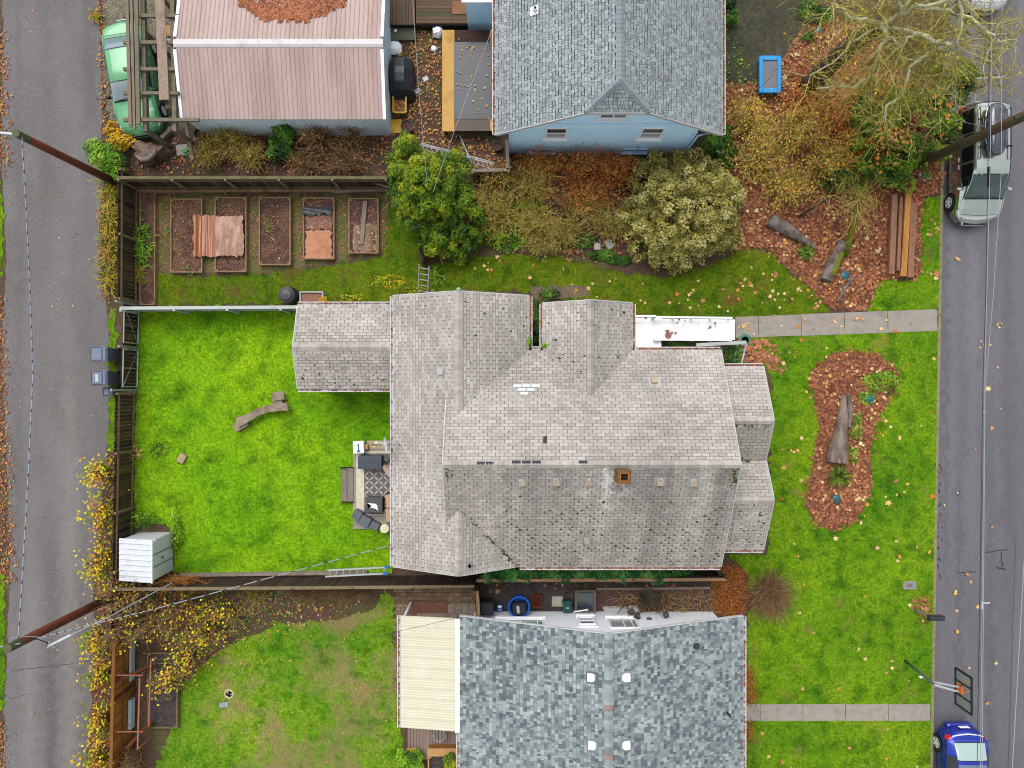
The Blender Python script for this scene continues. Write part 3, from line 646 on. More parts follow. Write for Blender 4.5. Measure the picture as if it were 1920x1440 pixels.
# moss in the joints of the shaded slope and valleys
P = []
for _ in range(1250):
    u = rng.beta(1.3,1.2); v = rng.beta(1.2,1.6); x = XL+1.6+u*(XR-XL-1.7); j = round(v*3.7/.132*.95); y = YS+.02+j*.132*.868
    x = x-(x % .305)+rng.normal(0,.03)+(.15 if j % 2 else 0)
    if rng.random() > .5+.5*math.sin(x*1.7+1.2*math.sin(y*2.1))*math.sin(y*1.9+x*.6): continue
    P.append((x, y, RZ-(RY-y)*.5687+.012))
for _ in range(190): t = rng.random(); P.append((.2-t*2.0+rng.normal(0,.05), -7.0+t*2.3+rng.normal(0,.05), 3.0+t*1.3+.04))
for _ in range(46): x = rng.uniform(-8.3,-4.9); y = SYS+rng.beta(1,1.5)*1.4; P.append((x, y, SRZ-(SRY-y)*.394+.012))
for _ in range(70): x = rng.uniform(8.15,9.7); y = rng.uniform(-6.2,-4.5); P.append((x, y, 4.1-(-4.33-y)*.531+.012))
for _ in range(40): x = rng.uniform(8.2,9.7); y = rng.choice([-1.5,-1.56,-2.2])+rng.normal(0,.03); P.append((x, y, 4.1-(-1.37-y)*.555+.014))
for _ in range(60): x = rng.uniform(8.2,9.1); y = -2.92+rng.normal(0,.06); P.append((x, y, 3.31))
for _ in range(40): x = XR-.05-abs(rng.normal(0,.14)); y = RY-.1-rng.random()*.7; P.append((x, y, RZ-(RY-y)*.5687+.014))
for _ in range(30): x = XL+.06+abs(rng.normal(0,.12)); y = RY-.15-rng.random()*.4; P.append((x, y, RZ-(RY-y)*.5687+.014))
for _ in range(60): y = rng.uniform(-.3,3.0); x = rng.uniform(1.35,4.5); P.append((x-(x%.13), y, GZ-abs(x-(x%.13)-GX)*.58+.012))
for _ in range(40): y = rng.uniform(-1,3.2); x = rng.uniform(-1.8,.6); P.append((x, y, WZ-abs(x-WX)*.5133+.014))
moss_on(H1, P, 1)
for px, py, on in [(881,1060,onW)]:                # plumbing pipe
    p = on(px, py); pm = MB().lathe([(.06,-.1),(.06,.16),(.045,.16),(.045,.05),(0,.05)], p, 12).build('plumbing_pipe', m_dark, H1); MB().lathe([(.12,-.05),(.07,.05)], p, 12).build('pipe_collar', m_galv, pm)
p = G(862,549,4.3); MB().lathe([(.1,-.12),(.1,-.02),(.06,.05),(0,.07)], (WX,3.47,4.34), 12).build('roof_finial', mat('verdigris',[C(140,176,140),C(160,190,160)],fine=.1), H1)
# ---------------------------------------------------------------- the blue house
H2 = thing('blue_house', 'pale blue clapboard house with clipped gable and blue-grey shingle roof', 'house', (3.7,13,0))
R2 = Roof(H2); BRX, BRZ, BEZ, BY0, BY1 = 3.77, 5.9, 2.9, 9.72, 19.0
BLX, BRXX = -.64, 8.18
slL = (BRZ-BEZ)/(BRX-BLX); slR = (BRZ-BEZ)/(BRXX-BRX); CZ = 5.12; hipY = 10.55
LT = math.hypot(BRX-BLX, BRZ-BEZ); vc = LT*(CZ-BEZ)/(BRZ-BEZ)
R2.plane((BLX,BY1,BEZ), (0,BY0-BY1,0), (BRX-BLX,0,BRZ-BEZ), [(0,0),(BY1-BY0,0),(BY1-BY0,vc),(BY1-hipY,LT),(0,LT)], style='rand', expo=.135, gap=.012, notch=.024)
LT2 = math.hypot(BRXX-BRX, BRZ-BEZ); vc2 = LT2*(CZ-BEZ)/(BRZ-BEZ)
R2.plane((BRXX,BY0,BEZ), (0,BY1-BY0,0), (BRX-BRXX,0,BRZ-BEZ), [(0,0),(BY1-BY0,0),(BY1-BY0,LT2),(hipY-BY0,LT2),(0,vc2)], style='rand', expo=.135, gap=.012, notch=.024)
cxl = BRX-(BRZ-CZ)/slL; cxr = BRX+(BRZ-CZ)/slR; LH = math.hypot(hipY-BY0, BRZ-CZ)
R2.plane((cxl,BY0,CZ), (cxr-cxl,0,0), (0,hipY-BY0,BRZ-CZ), [(0,0),(cxr-cxl,0),(BRX-cxl,LH)], style='rand', expo=.135)
R2.finish([m_sh_b], {0: m_sh_bo})
m_cap2 = mat('blue_grey_cap', [C(134,144,150), C(150,160,164)], rand=True, fine=.08)
ridge_caps(H2, (BRX,hipY,BRZ), (BRX,BY1,BRZ), dn(-1,0,slL), dn(1,0,slR), m_cap2, wd=.17, step=.16)
for cx_, s_ in ((cxl,-1),(cxr,1)): 
    a = Vector((cx_,BY0,CZ)); b = Vector((BRX,hipY,BRZ)); d = (b-a).normalized()
    n1 = Vector((s_*1,0,-slL)); n1 = (n1-d*n1.dot(d)); n2 = Vector((0,-1,-(BRZ-CZ)/(hipY-BY0))); n2 = (n2-d*n2.dot(d)); ridge_caps(H2, a, b, n1, n2, m_cap2, wd=.13, step=.15, name='hip_cap')
m_blue = mat('blue_siding', [C(154,186,218,2.1), C(162,194,226,2.1), C(150,180,212,2.1)], scale=.8, fine=.05, rough=.6)
m_blued = mat('blue_trim', [C(144,176,210,2.0), C(154,186,218,2.0)], scale=2, fine=.04)
WBL, WBR, WBY = -.12, 7.28, 9.92
def zt2(t):
    x = WBL+(WBR-WBL)*t; return min(BRZ-(BRX-x)*slL if x < BRX else BRZ-(x-BRX)*slR, CZ)-.09
lap_wall(H2, (WBL,WBY), (WBR,WBY), .35, zt2, m_blue)
MB().box(((WBL+WBR)/2, WBY+.06, .18), (WBR-WBL, .16, .37)).build('foundation', m_blued, H2)
mb = MB(); n = 12; prof = [(WBL,0),(WBR,0)]+[(WBL+(WBR-WBL)*t, zt2(t)) for t in np.linspace(1,0,13)]
vs = [(x,y,z) for y in (WBY+.02,19) for x, z in prof]; nn = len(prof); mb.add(vs, [tuple(range(nn)), tuple(range(2*nn-1,nn-1,-1))]+[(i,(i+1)%nn,nn+(i+1)%nn,nn+i) for i in range(nn)]); mb.build('wall_core', m_blue, H2)
MB().bar((BRX-(BRZ-3.68)/slL,WBY-.03,3.55), (BRX+(BRZ-3.68)/slR,WBY-.03,3.55), .02, .05).build('belt_trim', m_blued, H2)
for x in (WBL+.05, WBR-.05): MB().box((x,WBY-.03,1.45),(.12,.05,2.5)).build('corner_board', m_blued, H2)
g_dk = glassmat('dark_glass', C(70,72,74)); g_lt = glassmat('curtained_glass', C(176,178,172), rough=.15); g_md = glassmat('shaded_glass', C(110,112,112))
window(H2, (3.74,WBY,4.34), 1.0, .42, (0,-1), panes=2, glass=[g_dk,g_md]); 
window(H2, (1.74,WBY,2.5), .8, 1.1, (0,-1), panes=2, horizontal=False, glass=[g_lt,g_dk]); window(H2, (5.5,WBY,2.5), .85, 1.1, (0,-1), panes=2, horizontal=False, glass=[g_lt,g_md])
window(H2, (1.3,WBY,.42), .9, .3, (0,-1), panes=2, m_frame=m_blued, glass=g_dk); window(H2, (5.2,WBY,.45), .95, .3, (0,-1), panes=2, m_frame=m_blued, glass=g_dk)
for a, b in [((BLX,BY0-.02,BEZ-.09),(cxl,BY0-.02,CZ-.09)), ((BRXX,BY0-.02,BEZ-.09),(cxr,BY0-.02,CZ-.09)), ((cxl,BY0-.02,CZ-.09),(cxr,BY0-.02,CZ-.09))]: barge(H2, a, b, ht=.16)
gutter(H2, (BLX,BY0,2.88), (BLX,BY1,2.88), (-1,0,0), .7); gutter(H2, (BRXX,BY1,2.88), (BRXX,BY0,2.88), (1,0,0), 1.3)
MB().tube([(BRXX-.05,BY0+.2,2.75),(WBR+.1,WBY-.06,2.3),(WBR+.1,WBY-.06,.1)], .04, 8).build('downpipe', m_blued, H2)
p = G(1003,20,3.6); z = BRZ-(BRX-p.x)*slL; p = G(1003,20,z); pv = MB().lathe([(.075,-.1),(.075,.22),(.055,.22),(.055,.1),(0,.1)], p, 14).build('vent_pipe', m_white, H2)
MB().lathe([(.05,.215),(.05,.219),(0,.219)], p, 12).build('pipe_mouth', m_dark, pv); MB().slab([p+Vector((dx,dy,.03+dx*slL)) for dx, dy in ((-.18,-.16),(.12,-.16),(.12,.16),(-.18,.16))], .008).build('flashing', m_white, pv)
# low addition at the back
MB().box((-1.0,17.2,1.15),(1.75,4.0,2.3)).build('addition_wall', m_blue, H2); MB().box((-1.02,17.2,2.34),(1.95,4.15,.08)).build('addition_roof', m_white, H2)
# ---------------------------------------------------------------- the south house
H3 = thing('white_house', 'white-sided house under a mottled slate-grey and green shingle roof', 'house', (3.5,-13.5,0))
R3 = Roof(H3); SRX, SRZ3, SEZ3, SY0, SY1, SLX, SRXX = 3.5, 4.8, 2.8, -9.08, -18.5, -2.04, 9.02
R3.plane((SLX,SY0,SEZ3), (0,SY1-SY0,0), (SRX-SLX,0,SRZ3-SEZ3), style='rand', expo=.138, gap=.006, cgap=.007)
R3.plane((SRXX,SY1,SEZ3), (0,SY0-SY1,0), (SRX-SRXX,0,SRZ3-SEZ3), style='rand', expo=.138, gap=.006, cgap=.007)
R3.finish([m_sh_s], {0: m_sh_so})
m_cap3 = mat('slate_cap', [C(120,128,134), C(150,160,160), C(168,178,176)], rand=True, fine=.06); sl3 = (SRZ3-SEZ3)/(SRX-SLX)
ridge_caps(H3, (SRX,SY1,SRZ3), (SRX,SY0,SRZ3), dn(-1,0,sl3), dn(1,0,sl3), m_cap3, wd=.16, step=.16)
m_capr = mat('reddish_cap', [C(160,128,120), C(170,140,130)], fine=.08)
for py in (1327,1421): q = G(1143,py,4.85); MB().slab([(SRX-.15,q.y-.08,SRZ3+.01),(SRX,q.y-.08,SRZ3+.055),(SRX,q.y+.08,SRZ3+.055),(SRX-.15,q.y+.08,SRZ3+.01)], .01).build('faded_ridge_cap', m_capr, H3); MB().slab([(SRX+.15,q.y-.08,SRZ3+.01),(SRX+.002,q.y-.08,SRZ3+.055),(SRX+.002,q.y+.08,SRZ3+.055),(SRX+.15,q.y+.08,SRZ3+.01)], .01).build('faded_ridge_cap', m_capr, H3)
m_wsid = mat('white_siding', [C(226,230,238,1.5), C(232,236,242,1.5), C(228,232,240,1.5)], scale=.8, fine=.03, rough=.5)
WY3 = -9.78; wl3, wr3 = -1.6, 8.6
def zt3(t):
    x = wl3+(wr3-wl3)*t; return SRZ3-abs(x-SRX)*sl3-.09
lap_wall(H3, (wr3,WY3), (wl3,WY3), .05, zt3, m_wsid, lap=1.2)
mb = MB(); prof = [(wl3,0),(wr3,0),(wr3,zt3(1)),(SRX,SRZ3-.1),(wl3,zt3(0))]; vs = [(x,y,z) for y in (WY3-.02,-18.3) for x, z in prof]; mb.add(vs, [tuple(range(5)), tuple(range(9,4,-1))]+[(i,(i+1)%5,5+(i+1)%5,5+i) for i in range(5)]); mb.build('wall_core', m_wsid, H3)
for x in (-.2,1.05,2.3,3.4,4.9,6.0,7.1,8.2): MB().bar((x,WY3+.026,.05),(x,WY3+.026,zt3((x-wl3)/(wr3-wl3))), .035, .012, up=(0,1,0)).build('panel_batten', m_wsid, H3)
g_gr = glassmat('green_shade_glass', C(110,150,124), rough=.2); g_pl = glassmat('pale_curtain_glass', C(164,172,172), rough=.2)
window(H3, (.35,WY3,1.65), 1.9, 1.05, (0,1), panes=2, glass=[g_gr,g_pl])
dr = MB().box((3.05,WY3+.04,1.02),(.86,.05,2.0)).build('door', m_white, H3); window(H3, (3.05,WY3+.065,1.45), .6, .8, (0,1), panes=2, horizontal=False, glass=[g_pl,g_dk]); MB().lathe([(.03,-.03),(.035,.02),(0,.04)], (3.38,WY3+.1,1.0), 10).build('door_knob', m_dark, dr)
window(H3, (4.55,WY3,1.55), 1.15, 1.1, (0,1), panes=2, glass=[g_pl,g_pl])
for a, b in [((SLX,SY0+.02,SEZ3-.09),(SRX,SY0+.02,SRZ3-.09)), ((SRXX,SY0+.02,SEZ3-.09),(SRX,SY0+.02,SRZ3-.09))]: barge(H3, a, b, ht=.15)
gutter(H3, (SRXX,SY0,2.78), (SRXX,SY1,2.78), (1,0,0), .5); gutter(H3, (SLX,-13.7,2.78), (SLX,SY1,2.78), (-1,0,0), .4)
def on3(px, py):
    z = 4
    for _ in range(8): p = G(px, py, z); z = SRZ3-abs(p.x-SRX)*sl3
    return G(px, py, z)
for px, py in [(1109,1270),(1173,1270),(1111,1397),(1173,1397)]:
    s_ = 1 if px < 1143 else -1; roof_vent(H3, on3(px,py), m_white, Vector((s_,0,sl3)), wd=.30)
roof_vent(H3, on3(1304,1211), mat('dark_vent',[C(60,64,72)],fine=.05), Vector((-1,0,sl3)), wd=.22); q = on3(1364,1336); MB().tube([q,q+Vector((0,0,.35))], .035, 8).build('vent_stack', m_dark, H3)
# ---------------------------------------------------------------- patio cover behind the white house
PC = thing('patio_cover', 'cream ribbed metal patio cover on posts attached to the white house', 'patio cover', (-3.3,-11.4,0))
m_cream = mat('cream_metal', [C(228,222,200), C(220,214,190), C(232,227,208)], scale=1.2, rough=.45, fine=.04)
PX0, PX1, PY0, PY1, PZ0, PZ1 = -4.42, -2.2, -9.18, -13.62, 2.35, 2.68
for i in range(11):
    a = PY0+(PY1-PY0)*i/11; b = PY0+(PY1-PY0)*(i+1)/11; mb = MB(); k = 8
    ys = [a+(b-a)*j/k for j in range(k+1)]; hs_ = [0 if j % 2 == 0 else .009 for j in range(k+1)]; hs_[0] = .014; hs_[k] = 0
    up = [(PX0,y,PZ0+h) for y, h in zip(ys,hs_)]+[(PX1,y,PZ1+h) for y, h in zip(ys,hs_)]; dnv = [(x,y,z-.03-h) for (x,y,z), h in zip(up, hs_+hs_)]
    mb.add(up+dnv, [(j,k+1+j,k+2+j,j+1) for j in range(k)]+[(2*k+2+j+1,3*k+4+j,3*k+3+j,2*k+2+j)[::1] for j in range(k)]+[(0,k+1,3*k+3,2*k+2),(k,2*k+1,4*k+3,3*k+2)])
    mb.build('roof_panel', m_cream, PC)
gutter(PC, (PX0,PY0,PZ0+.02), (PX0,PY1,PZ0+.02), (-1,0,0), .35)
MB().box(((PX1-2.04)/2,(PY0+PY1)/2,2.76),(.2,PY1-PY0,.10)).build('header_flashing', m_white, PC)
for y in (-9.35,-11.4,-13.45): MB().box((PX0+.1,y,1.14),(.09,.09,2.28)).build('post', m_white, PC)
MB().bar((PX0+.1,PY0-.06,2.27),(PX0+.1,PY1+.06,2.27),.07,.09).build('beam', m_white, PC)
# ---------------------------------------------------------------- metal garage
GA = thing('metal_garage', 'ribbed pinkish metal garage with white ridge cap and pale walls', 'garage', (-9.2,13.4,0))
m_pink = mat('pink_metal', [C(182,158,150), C(190,167,160), C(174,149,141), C(196,174,167)], scale=.5, stretch=(2.5,.3,1), rough=.5, fine=.06, fscale=14)
m_gwall = mat('garage_wall', [C(188,206,216,1.4), C(204,220,228,1.4), C(150,170,170,1.4)], scale=.7, stretch=(1,1,.4), rough=.5, fine=.06)
gx0, gx1, gys, gyr, gyn, gez, grz = -13.22, -5.14, 10.62, 13.4, 16.2, 2.02, 2.62
def rib_sheet(x0, x1, y0, z0, y1, z1, m, name, parent, ribs=5, h=.022):
    mb = MB(); prof = []
    for i in range(ribs):
        a = x0+(x1-x0)*i/ribs; w_ = (x1-x0)/ribs; prof += [(a,0),(a+w_*.62,0),(a+w_*.72,h),(a+w_*.86,h),(a+w_*.97,0)]
    prof.append((x1,0)); n = len(prof)
    vs = [(x,y0,z0+q) for x, q in prof]+[(x,y1,z1+q) for x, q in prof]+[(x0,y0,z0-.02),(x1,y0,z0-.02),(x0,y1,z1-.02),(x1,y1,z1-.02)]
    mb.add(vs, [(i,i+1,n+i+1,n+i) for i in range(n-1)]+[(2*n,2*n+2,2*n+3,2*n+1)]); return mb.build(name, m, parent)
npan = 9
for i in range(npan):
    a = gx0+(gx1-gx0)*i/npan; b = gx0+(gx1-gx0)*(i+1)/npan-.004
    rib_sheet(a, b, gys, gez, gyr, grz, m_pink, 'roof_panel', GA); rib_sheet(a, b, gyn+1.0, gez-.2, gyr, grz, m_pink, 'roof_panel', GA)
m_rcap = mat('ridge_cap_metal', [C(204,200,204), C(216,212,215), C(190,180,182)], scale=2, rough=.4, fine=.05)
for i in range(3):
    a = gx0-.08+(gx1-gx0+.16)*i/3; b = gx0-.08+(gx1-gx0+.16)*(i+1)/3-.006
    MB().add([(a,gyr-.17,grz-.02),(b,gyr-.17,grz-.02),(b,gyr-.06,grz+.035),(a,gyr-.06,grz+.035),(a,gyr+.06,grz+.035),(b,gyr+.06,grz+.035),(b,gyr+.17,grz-.02),(a,gyr+.17,grz-.02)], [(0,1,2,3),(3,2,5,4),(4,5,6,7)]).build('ridge_cap', m_rcap, GA)
for x in (gx0-.03, gx1+.03):
    for ya, za, yb, zb in ((gys,gez,gyr-.25,grz-.05),(gyn,gez,gyr+.25,grz-.05)): MB().bar((x,ya,za+.005),(x,yb,zb+.03),.12,.06).build('rake_trim', m_white, GA)
wl = MB(); x0, x1, y0 = gx0+.05, gx1-.05, gys+.06; nr = 40
def wavy(a, b, zt0, zt1, n, nx, ny, mb):
    a, b = Vector((a[0],a[1],0)), Vector((b[0],b[1],0))
    for i in range(n):
        p, q = a.lerp(b, i/n), a.lerp(b, (i+1)/n); h = .02 if i % 2 else 0; h2 = 0 if i % 2 else .02; z0_ = zt0+(zt1-zt0)*i/n; z1_ = zt0+(zt1-zt0)*(i+1)/n
        mb.add([(p.x+nx*h,p.y+ny*h,.02),(q.x+nx*h2,q.y+ny*h2,.02),(q.x+nx*h2,q.y+ny*h2,z1_),(p.x+nx*h,p.y+ny*h,z0_)], [(0,1,2,3)])
wavy((x0,y0),(x1,y0),gez-.02,gez-.02,100,0,-1,wl); wavy((x1,y0),(x1,gyr),gez-.02,grz-.03,34,1,0,wl); wavy((x1,gyr),(x1,gyn),grz-.03,gez-.02,34,1,0,wl)
wavy((x0,gyr),(x0,y0),grz-.03,gez-.02,34,-1,0,wl); wavy((x0,gyn),(x0,gyr),gez-.02,grz-.03,34,-1,0,wl); wl.build('wall', m_gwall, GA)
P = []; tt = []                                   # brown leaves lying on the north roof slope
n = 3400; xs_ = rng.uniform(-10.9,-6.6,n); rib_ = np.floor((xs_+13.22)/(8.08/45)).astype(int); jag = rng.uniform(0,.42,80)[rib_]; ys_ = 14.2+.17*(xs_+8.8)**2+jag*(.4+.6*rng.random(n))+rng.exponential(.55,n)
P = np.column_stack([xs_, ys_, grz-(ys_-gyr)*.21+.03+rng.random(n)*.01])
m_litter = mat('fallen_leaf', [C(112,62,44), C(156,92,62), C(188,120,82), C(200,136,98), C(160,100,80), C(216,158,104), C(206,160,60), C(226,196,130)], attr='tint', scale=1.0, fine=.18, rough=.8, spec=.2)
lo = leaves('roof_leaves', P, np.column_stack([rng.normal(0,.2,(n,2)), np.ones(n)]), rng.uniform(.07,.13,n), rng.uniform(0,.45,n), m_litter, GA, shape='oval'); lo['kind'] = 'stuff'
# ================================================================ fences, beds and yard things
m_wood_dk = mat('dark_wet_wood', [C(44,34,28), C(70,52,40), C(96,76,44), C(56,44,34)], attr='tint', scale=2.5, stretch=(1,1,.3), fine=.3, bump=.4)
m_wood_rail = mat('mossy_rail', [C(110,96,72), C(134,118,90), C(92,92,50)], scale=3, fine=.2, bump=.3)
m_wood_br = mat('brown_board', [C(52,36,32), C(66,46,40), C(80,58,48)], attr='tint', scale=2, fine=.2)
m_wood_or = mat('orange_cedar', [C(134,86,34), C(160,106,44), C(182,124,54), C(112,72,32)], attr='tint', scale=2.5, fine=.15, stretch=(1,1,.4))
m_wood_gr = mat('grey_board', [C(120,108,98), C(140,128,116), C(152,140,126)], scale=2.2, fine=.2, stretch=(1,.3,1), bump=.3)
m_wood_bed = mat('bed_timber', [C(134,104,76), C(156,124,94), C(112,86,62)], scale=3, fine=.2, bump=.3)
m_white_w = mat('weathered_white', [C(176,184,180), C(194,200,197), C(156,166,160)], scale=2, fine=.1)
m_steel = mat('grey_steel_tube', [C(150,160,158), C(176,186,184), C(120,132,130)], scale=3, rough=.4, metallic=.4, fine=.1)
m_mossrail = mat('moss_capped_rail', [C(104,110,48), C(96,90,58), C(120,108,76), C(86,82,60)], scale=2.5, fine=.25)
def fence(name, label, A, B, h, m, bw=.14, gap=.012, rails=(.25,1.0), rail_side=1, rail_m=None, post_m=None, jit=.02, cap=None, posts=True):
    A, B = Vector(A), Vector(B); A.z = B.z = 0; d = B-A; L = d.length; d /= L; n = Vector((-d.y, d.x, 0))*rail_side; th = math.atan2(d.y, d.x)
    f = thing(name, label, 'fence', tuple((A+B)/2)); k = int(L/(bw+gap)); st = L/k
    for i in range(k):
        hh = h+rng.normal(0,jit); c = A+d*((i+.5)*st); mb = MB(); mb.box((c.x,c.y,hh/2+.02),(st-gap,.02,hh), th, tint=rng.random()); mb.build('board', m, f, tint=True)
    for z in rails: MB().bar(A+n*.04+Vector((0,0,z*h)), B+n*.04+Vector((0,0,z*h)), .045, .09).build('rail', rail_m or m_wood_rail, f)
    if cap: MB().bar(A+n*.02+Vector((0,0,h+.05)), B+n*.02+Vector((0,0,h+.05)), .13, .035).build('cap_rail', cap, f)
    if posts:
        kp = max(1, round(L/2.4))
        for i in range(kp+1):
            p = A+d*(.05+(L-.1)*i/kp)+n*.11; MB().box((p.x,p.y,h/2+.05),(.09,.09,h+.1), th).build('post', post_m or rail_m or m_wood_rail, f)
    return f
fence('board_fence', 'dark weathered board fence between the alley and the raised-bed garden', G(258,336), G(257,570), 1.5, m_wood_dk, rails=(.1,.86), rail_side=1)
fence('board_fence', 'dark mossy board fence along the alley beside the bright green back lawn', G(253,735), G(246,1165), 1.5, m_wood_dk, rails=(.1,.86), rail_side=1)
fence('board_fence', 'dark low board fence behind the two steel gates facing the alley bins', G(258,574), G(254,733), 1.1, m_wood_dk, rails=(.2,), rail_side=-1, posts=False)
fence('garden_fence', 'dark board fence with mossy cap behind the raised garden beds', G(738,352), G(258,352), 1.5, m_wood_dk, rails=(.08,.8), rail_side=1, cap=m_mossrail)
fence('plank_fence', 'dark brown plank fence along the south edge of the back lawn', G(250,1083), G(893,1078), 1.62, m_wood_br, rails=(.2,.85), rail_side=-1, rail_m=m_wood_br, cap=m_wood_rail)
fence('side_fence', 'dark brown fence with tan top rail behind the ivy and the wheeled bins', G(897,1070), G(1340,1068), 1.55, m_wood_br, rails=(.2,.8), rail_side=1, rail_m=m_wood_br, cap=m_wood_bed)
fence('side_fence', 'short dark slanted fence piece where ivy ends by the orange bark', G(1340,1068), G(1322,1044), 1.5, m_wood_dk, rails=(.15,.8), rail_side=1, posts=False)
fence('divider_fence', 'narrow brown fence seen edge-on beside the black bin and brick patio', G(899,1088), G(902,1140), 1.55, m_wood_br, rails=(.2,.9), rail_side=-1, rail_m=m_wood_or, cap=m_wood_bed)
fence('cedar_fence', 'orange cedar fence in the lower corner with copper-brown rails leaning on it', G(252,1178), G(244,1500), 1.55, m_wood_or, rails=(.1,.55), rail_side=1, rail_m=m_wood_or, cap=m_wood_or)
fence('white_fence', 'thin white-topped fence dividing the garden beds from the back lawn', G(256,583), G(738,580), 1.25, m_white_w, bw=.3, gap=.005, rails=(.3,.8), rail_side=-1, rail_m=m_white_w, cap=m_white_w)
fence('back_fence', 'weathered low rail fence section under the bare shrubs near the blue house', G(888,338), G(956,336), 1.4, m_wood_dk, rails=(.3,.9), rail_side=-1, cap=m_wood_gr)
fence('side_fence', 'short weathered fence running up to the corner of the blue house', G(952,336), G(950,284), 1.4, m_wood_dk, rails=(.3,.9), rail_side=-1, cap=m_wood_gr)
fence('dark_fence', 'short black-brown fence between the cypress and the little metal ladder', G(792,440), G(793,500), 1.1, m_wood_dk, rails=(.3,.8), rail_side=1, posts=False)
# edging timbers
def timber(label, a, b, z, wd, ht, m, name='timber', cat='timber', group=None):
    A, B = G(*a), G(*b); A.z = B.z = z; d = (B-A).normalized(); mb = MB(); n = 6
    for i in range(n): mb.bar(A.lerp(B,i/n), A.lerp(B,(i+1)/n-.0005), wd*rng.uniform(.96,1.03), ht*rng.uniform(.95,1.04))
    return single(name, mb, m, label, cat, group)
timber('long edging timber at the foot of the dark brown south fence', (340,1077), (690,1072), .08, .14, .16, m_wood_gr)
timber('dark edging timber between the dark gravel and the planting bed', (1118,1103), (1330,1101), .07, .1, .14, m_wood_dk if False else m_wood_gr)
timber('mossy edging timber lying at the foot of the garden fence', (262,360), (735,358), .07, .12, .14, m_wood_bed)
timber('long weathered beam fixed along the back wall of the metal garage', (352,233), (530,234), 1.9, .16, .12, m_wood_rail, 'plank', 'plank')
timber('grey leaning timber in the garden behind the last raised bed', (625,362), (735,357), .15, .1, .05, m_wood_gr, 'plank', 'plank')
# steel gates
def gate(label, ya, yb, flip):
    x0 = lambda y: 257-(y-575)*.02; g = thing('steel_gate', label, 'gate', tuple(G(256,(ya+yb)/2)), 'steel gates on the alley fence')
    a, b = G(x0(ya)-1,ya+5), G(x0(yb)-1,yb-5); off = Vector((.16,0,0)); a += off; b += off; up = lambda p, z: Vector((p.x,p.y,z))
    MB().tube([up(a,.12),up(a,1.25)], .026).build('gate_upright', m_steel, g); MB().tube([up(b,.12),up(b,1.25)], .026).build('gate_upright', m_steel, g)
    MB().tube([up(a,1.25),up(b,1.25)], .028).build('top_rail', m_steel, g); MB().tube([up(a,.12),up(b,.12)], .028).build('bottom_rail', m_white_w, g)
    c = a.lerp(b,.5); MB().tube([up(c,.12),up(c,1.25)], .02).build('middle_bar', m_steel, g)
    p, q = (a, b) if flip else (b, a); MB().tube([up(p,1.22),up(q,.15)], .01, 6).build('brace_wire', m_steel, g)
    for z in (.35,1.05): MB().box((a.x,a.y,z),(.07,.08,.05)).build('hinge', m_steel, g)
    return g
gate('steel tube gate nearest the white fence, diagonal wire across it', 576, 650, True); gate('steel tube gate beside the grey wheeled bins, lower of the two', 652, 730, False)
def pipe_post(label, px, py, h, r=.045, lean=(0,0)):
    p = G(px,py); mb = MB(); mb.tube([p,p+Vector((lean[0],lean[1],h))], r, 10); mb.lathe([(r*1.15,0),(r*1.15,.02),(0,.05)], p+Vector((lean[0],lean[1],h)), 10)
    return single('gate_post', mb, m_steel, label, 'post')
pipe_post('steel gate post at the corner of the white fence', 260, 574, 1.75); pipe_post('steel gate post between the two steel gates', 259, 653, 1.5); pipe_post('steel gate post at the lower end of the steel gates', 258, 731, 2.0)
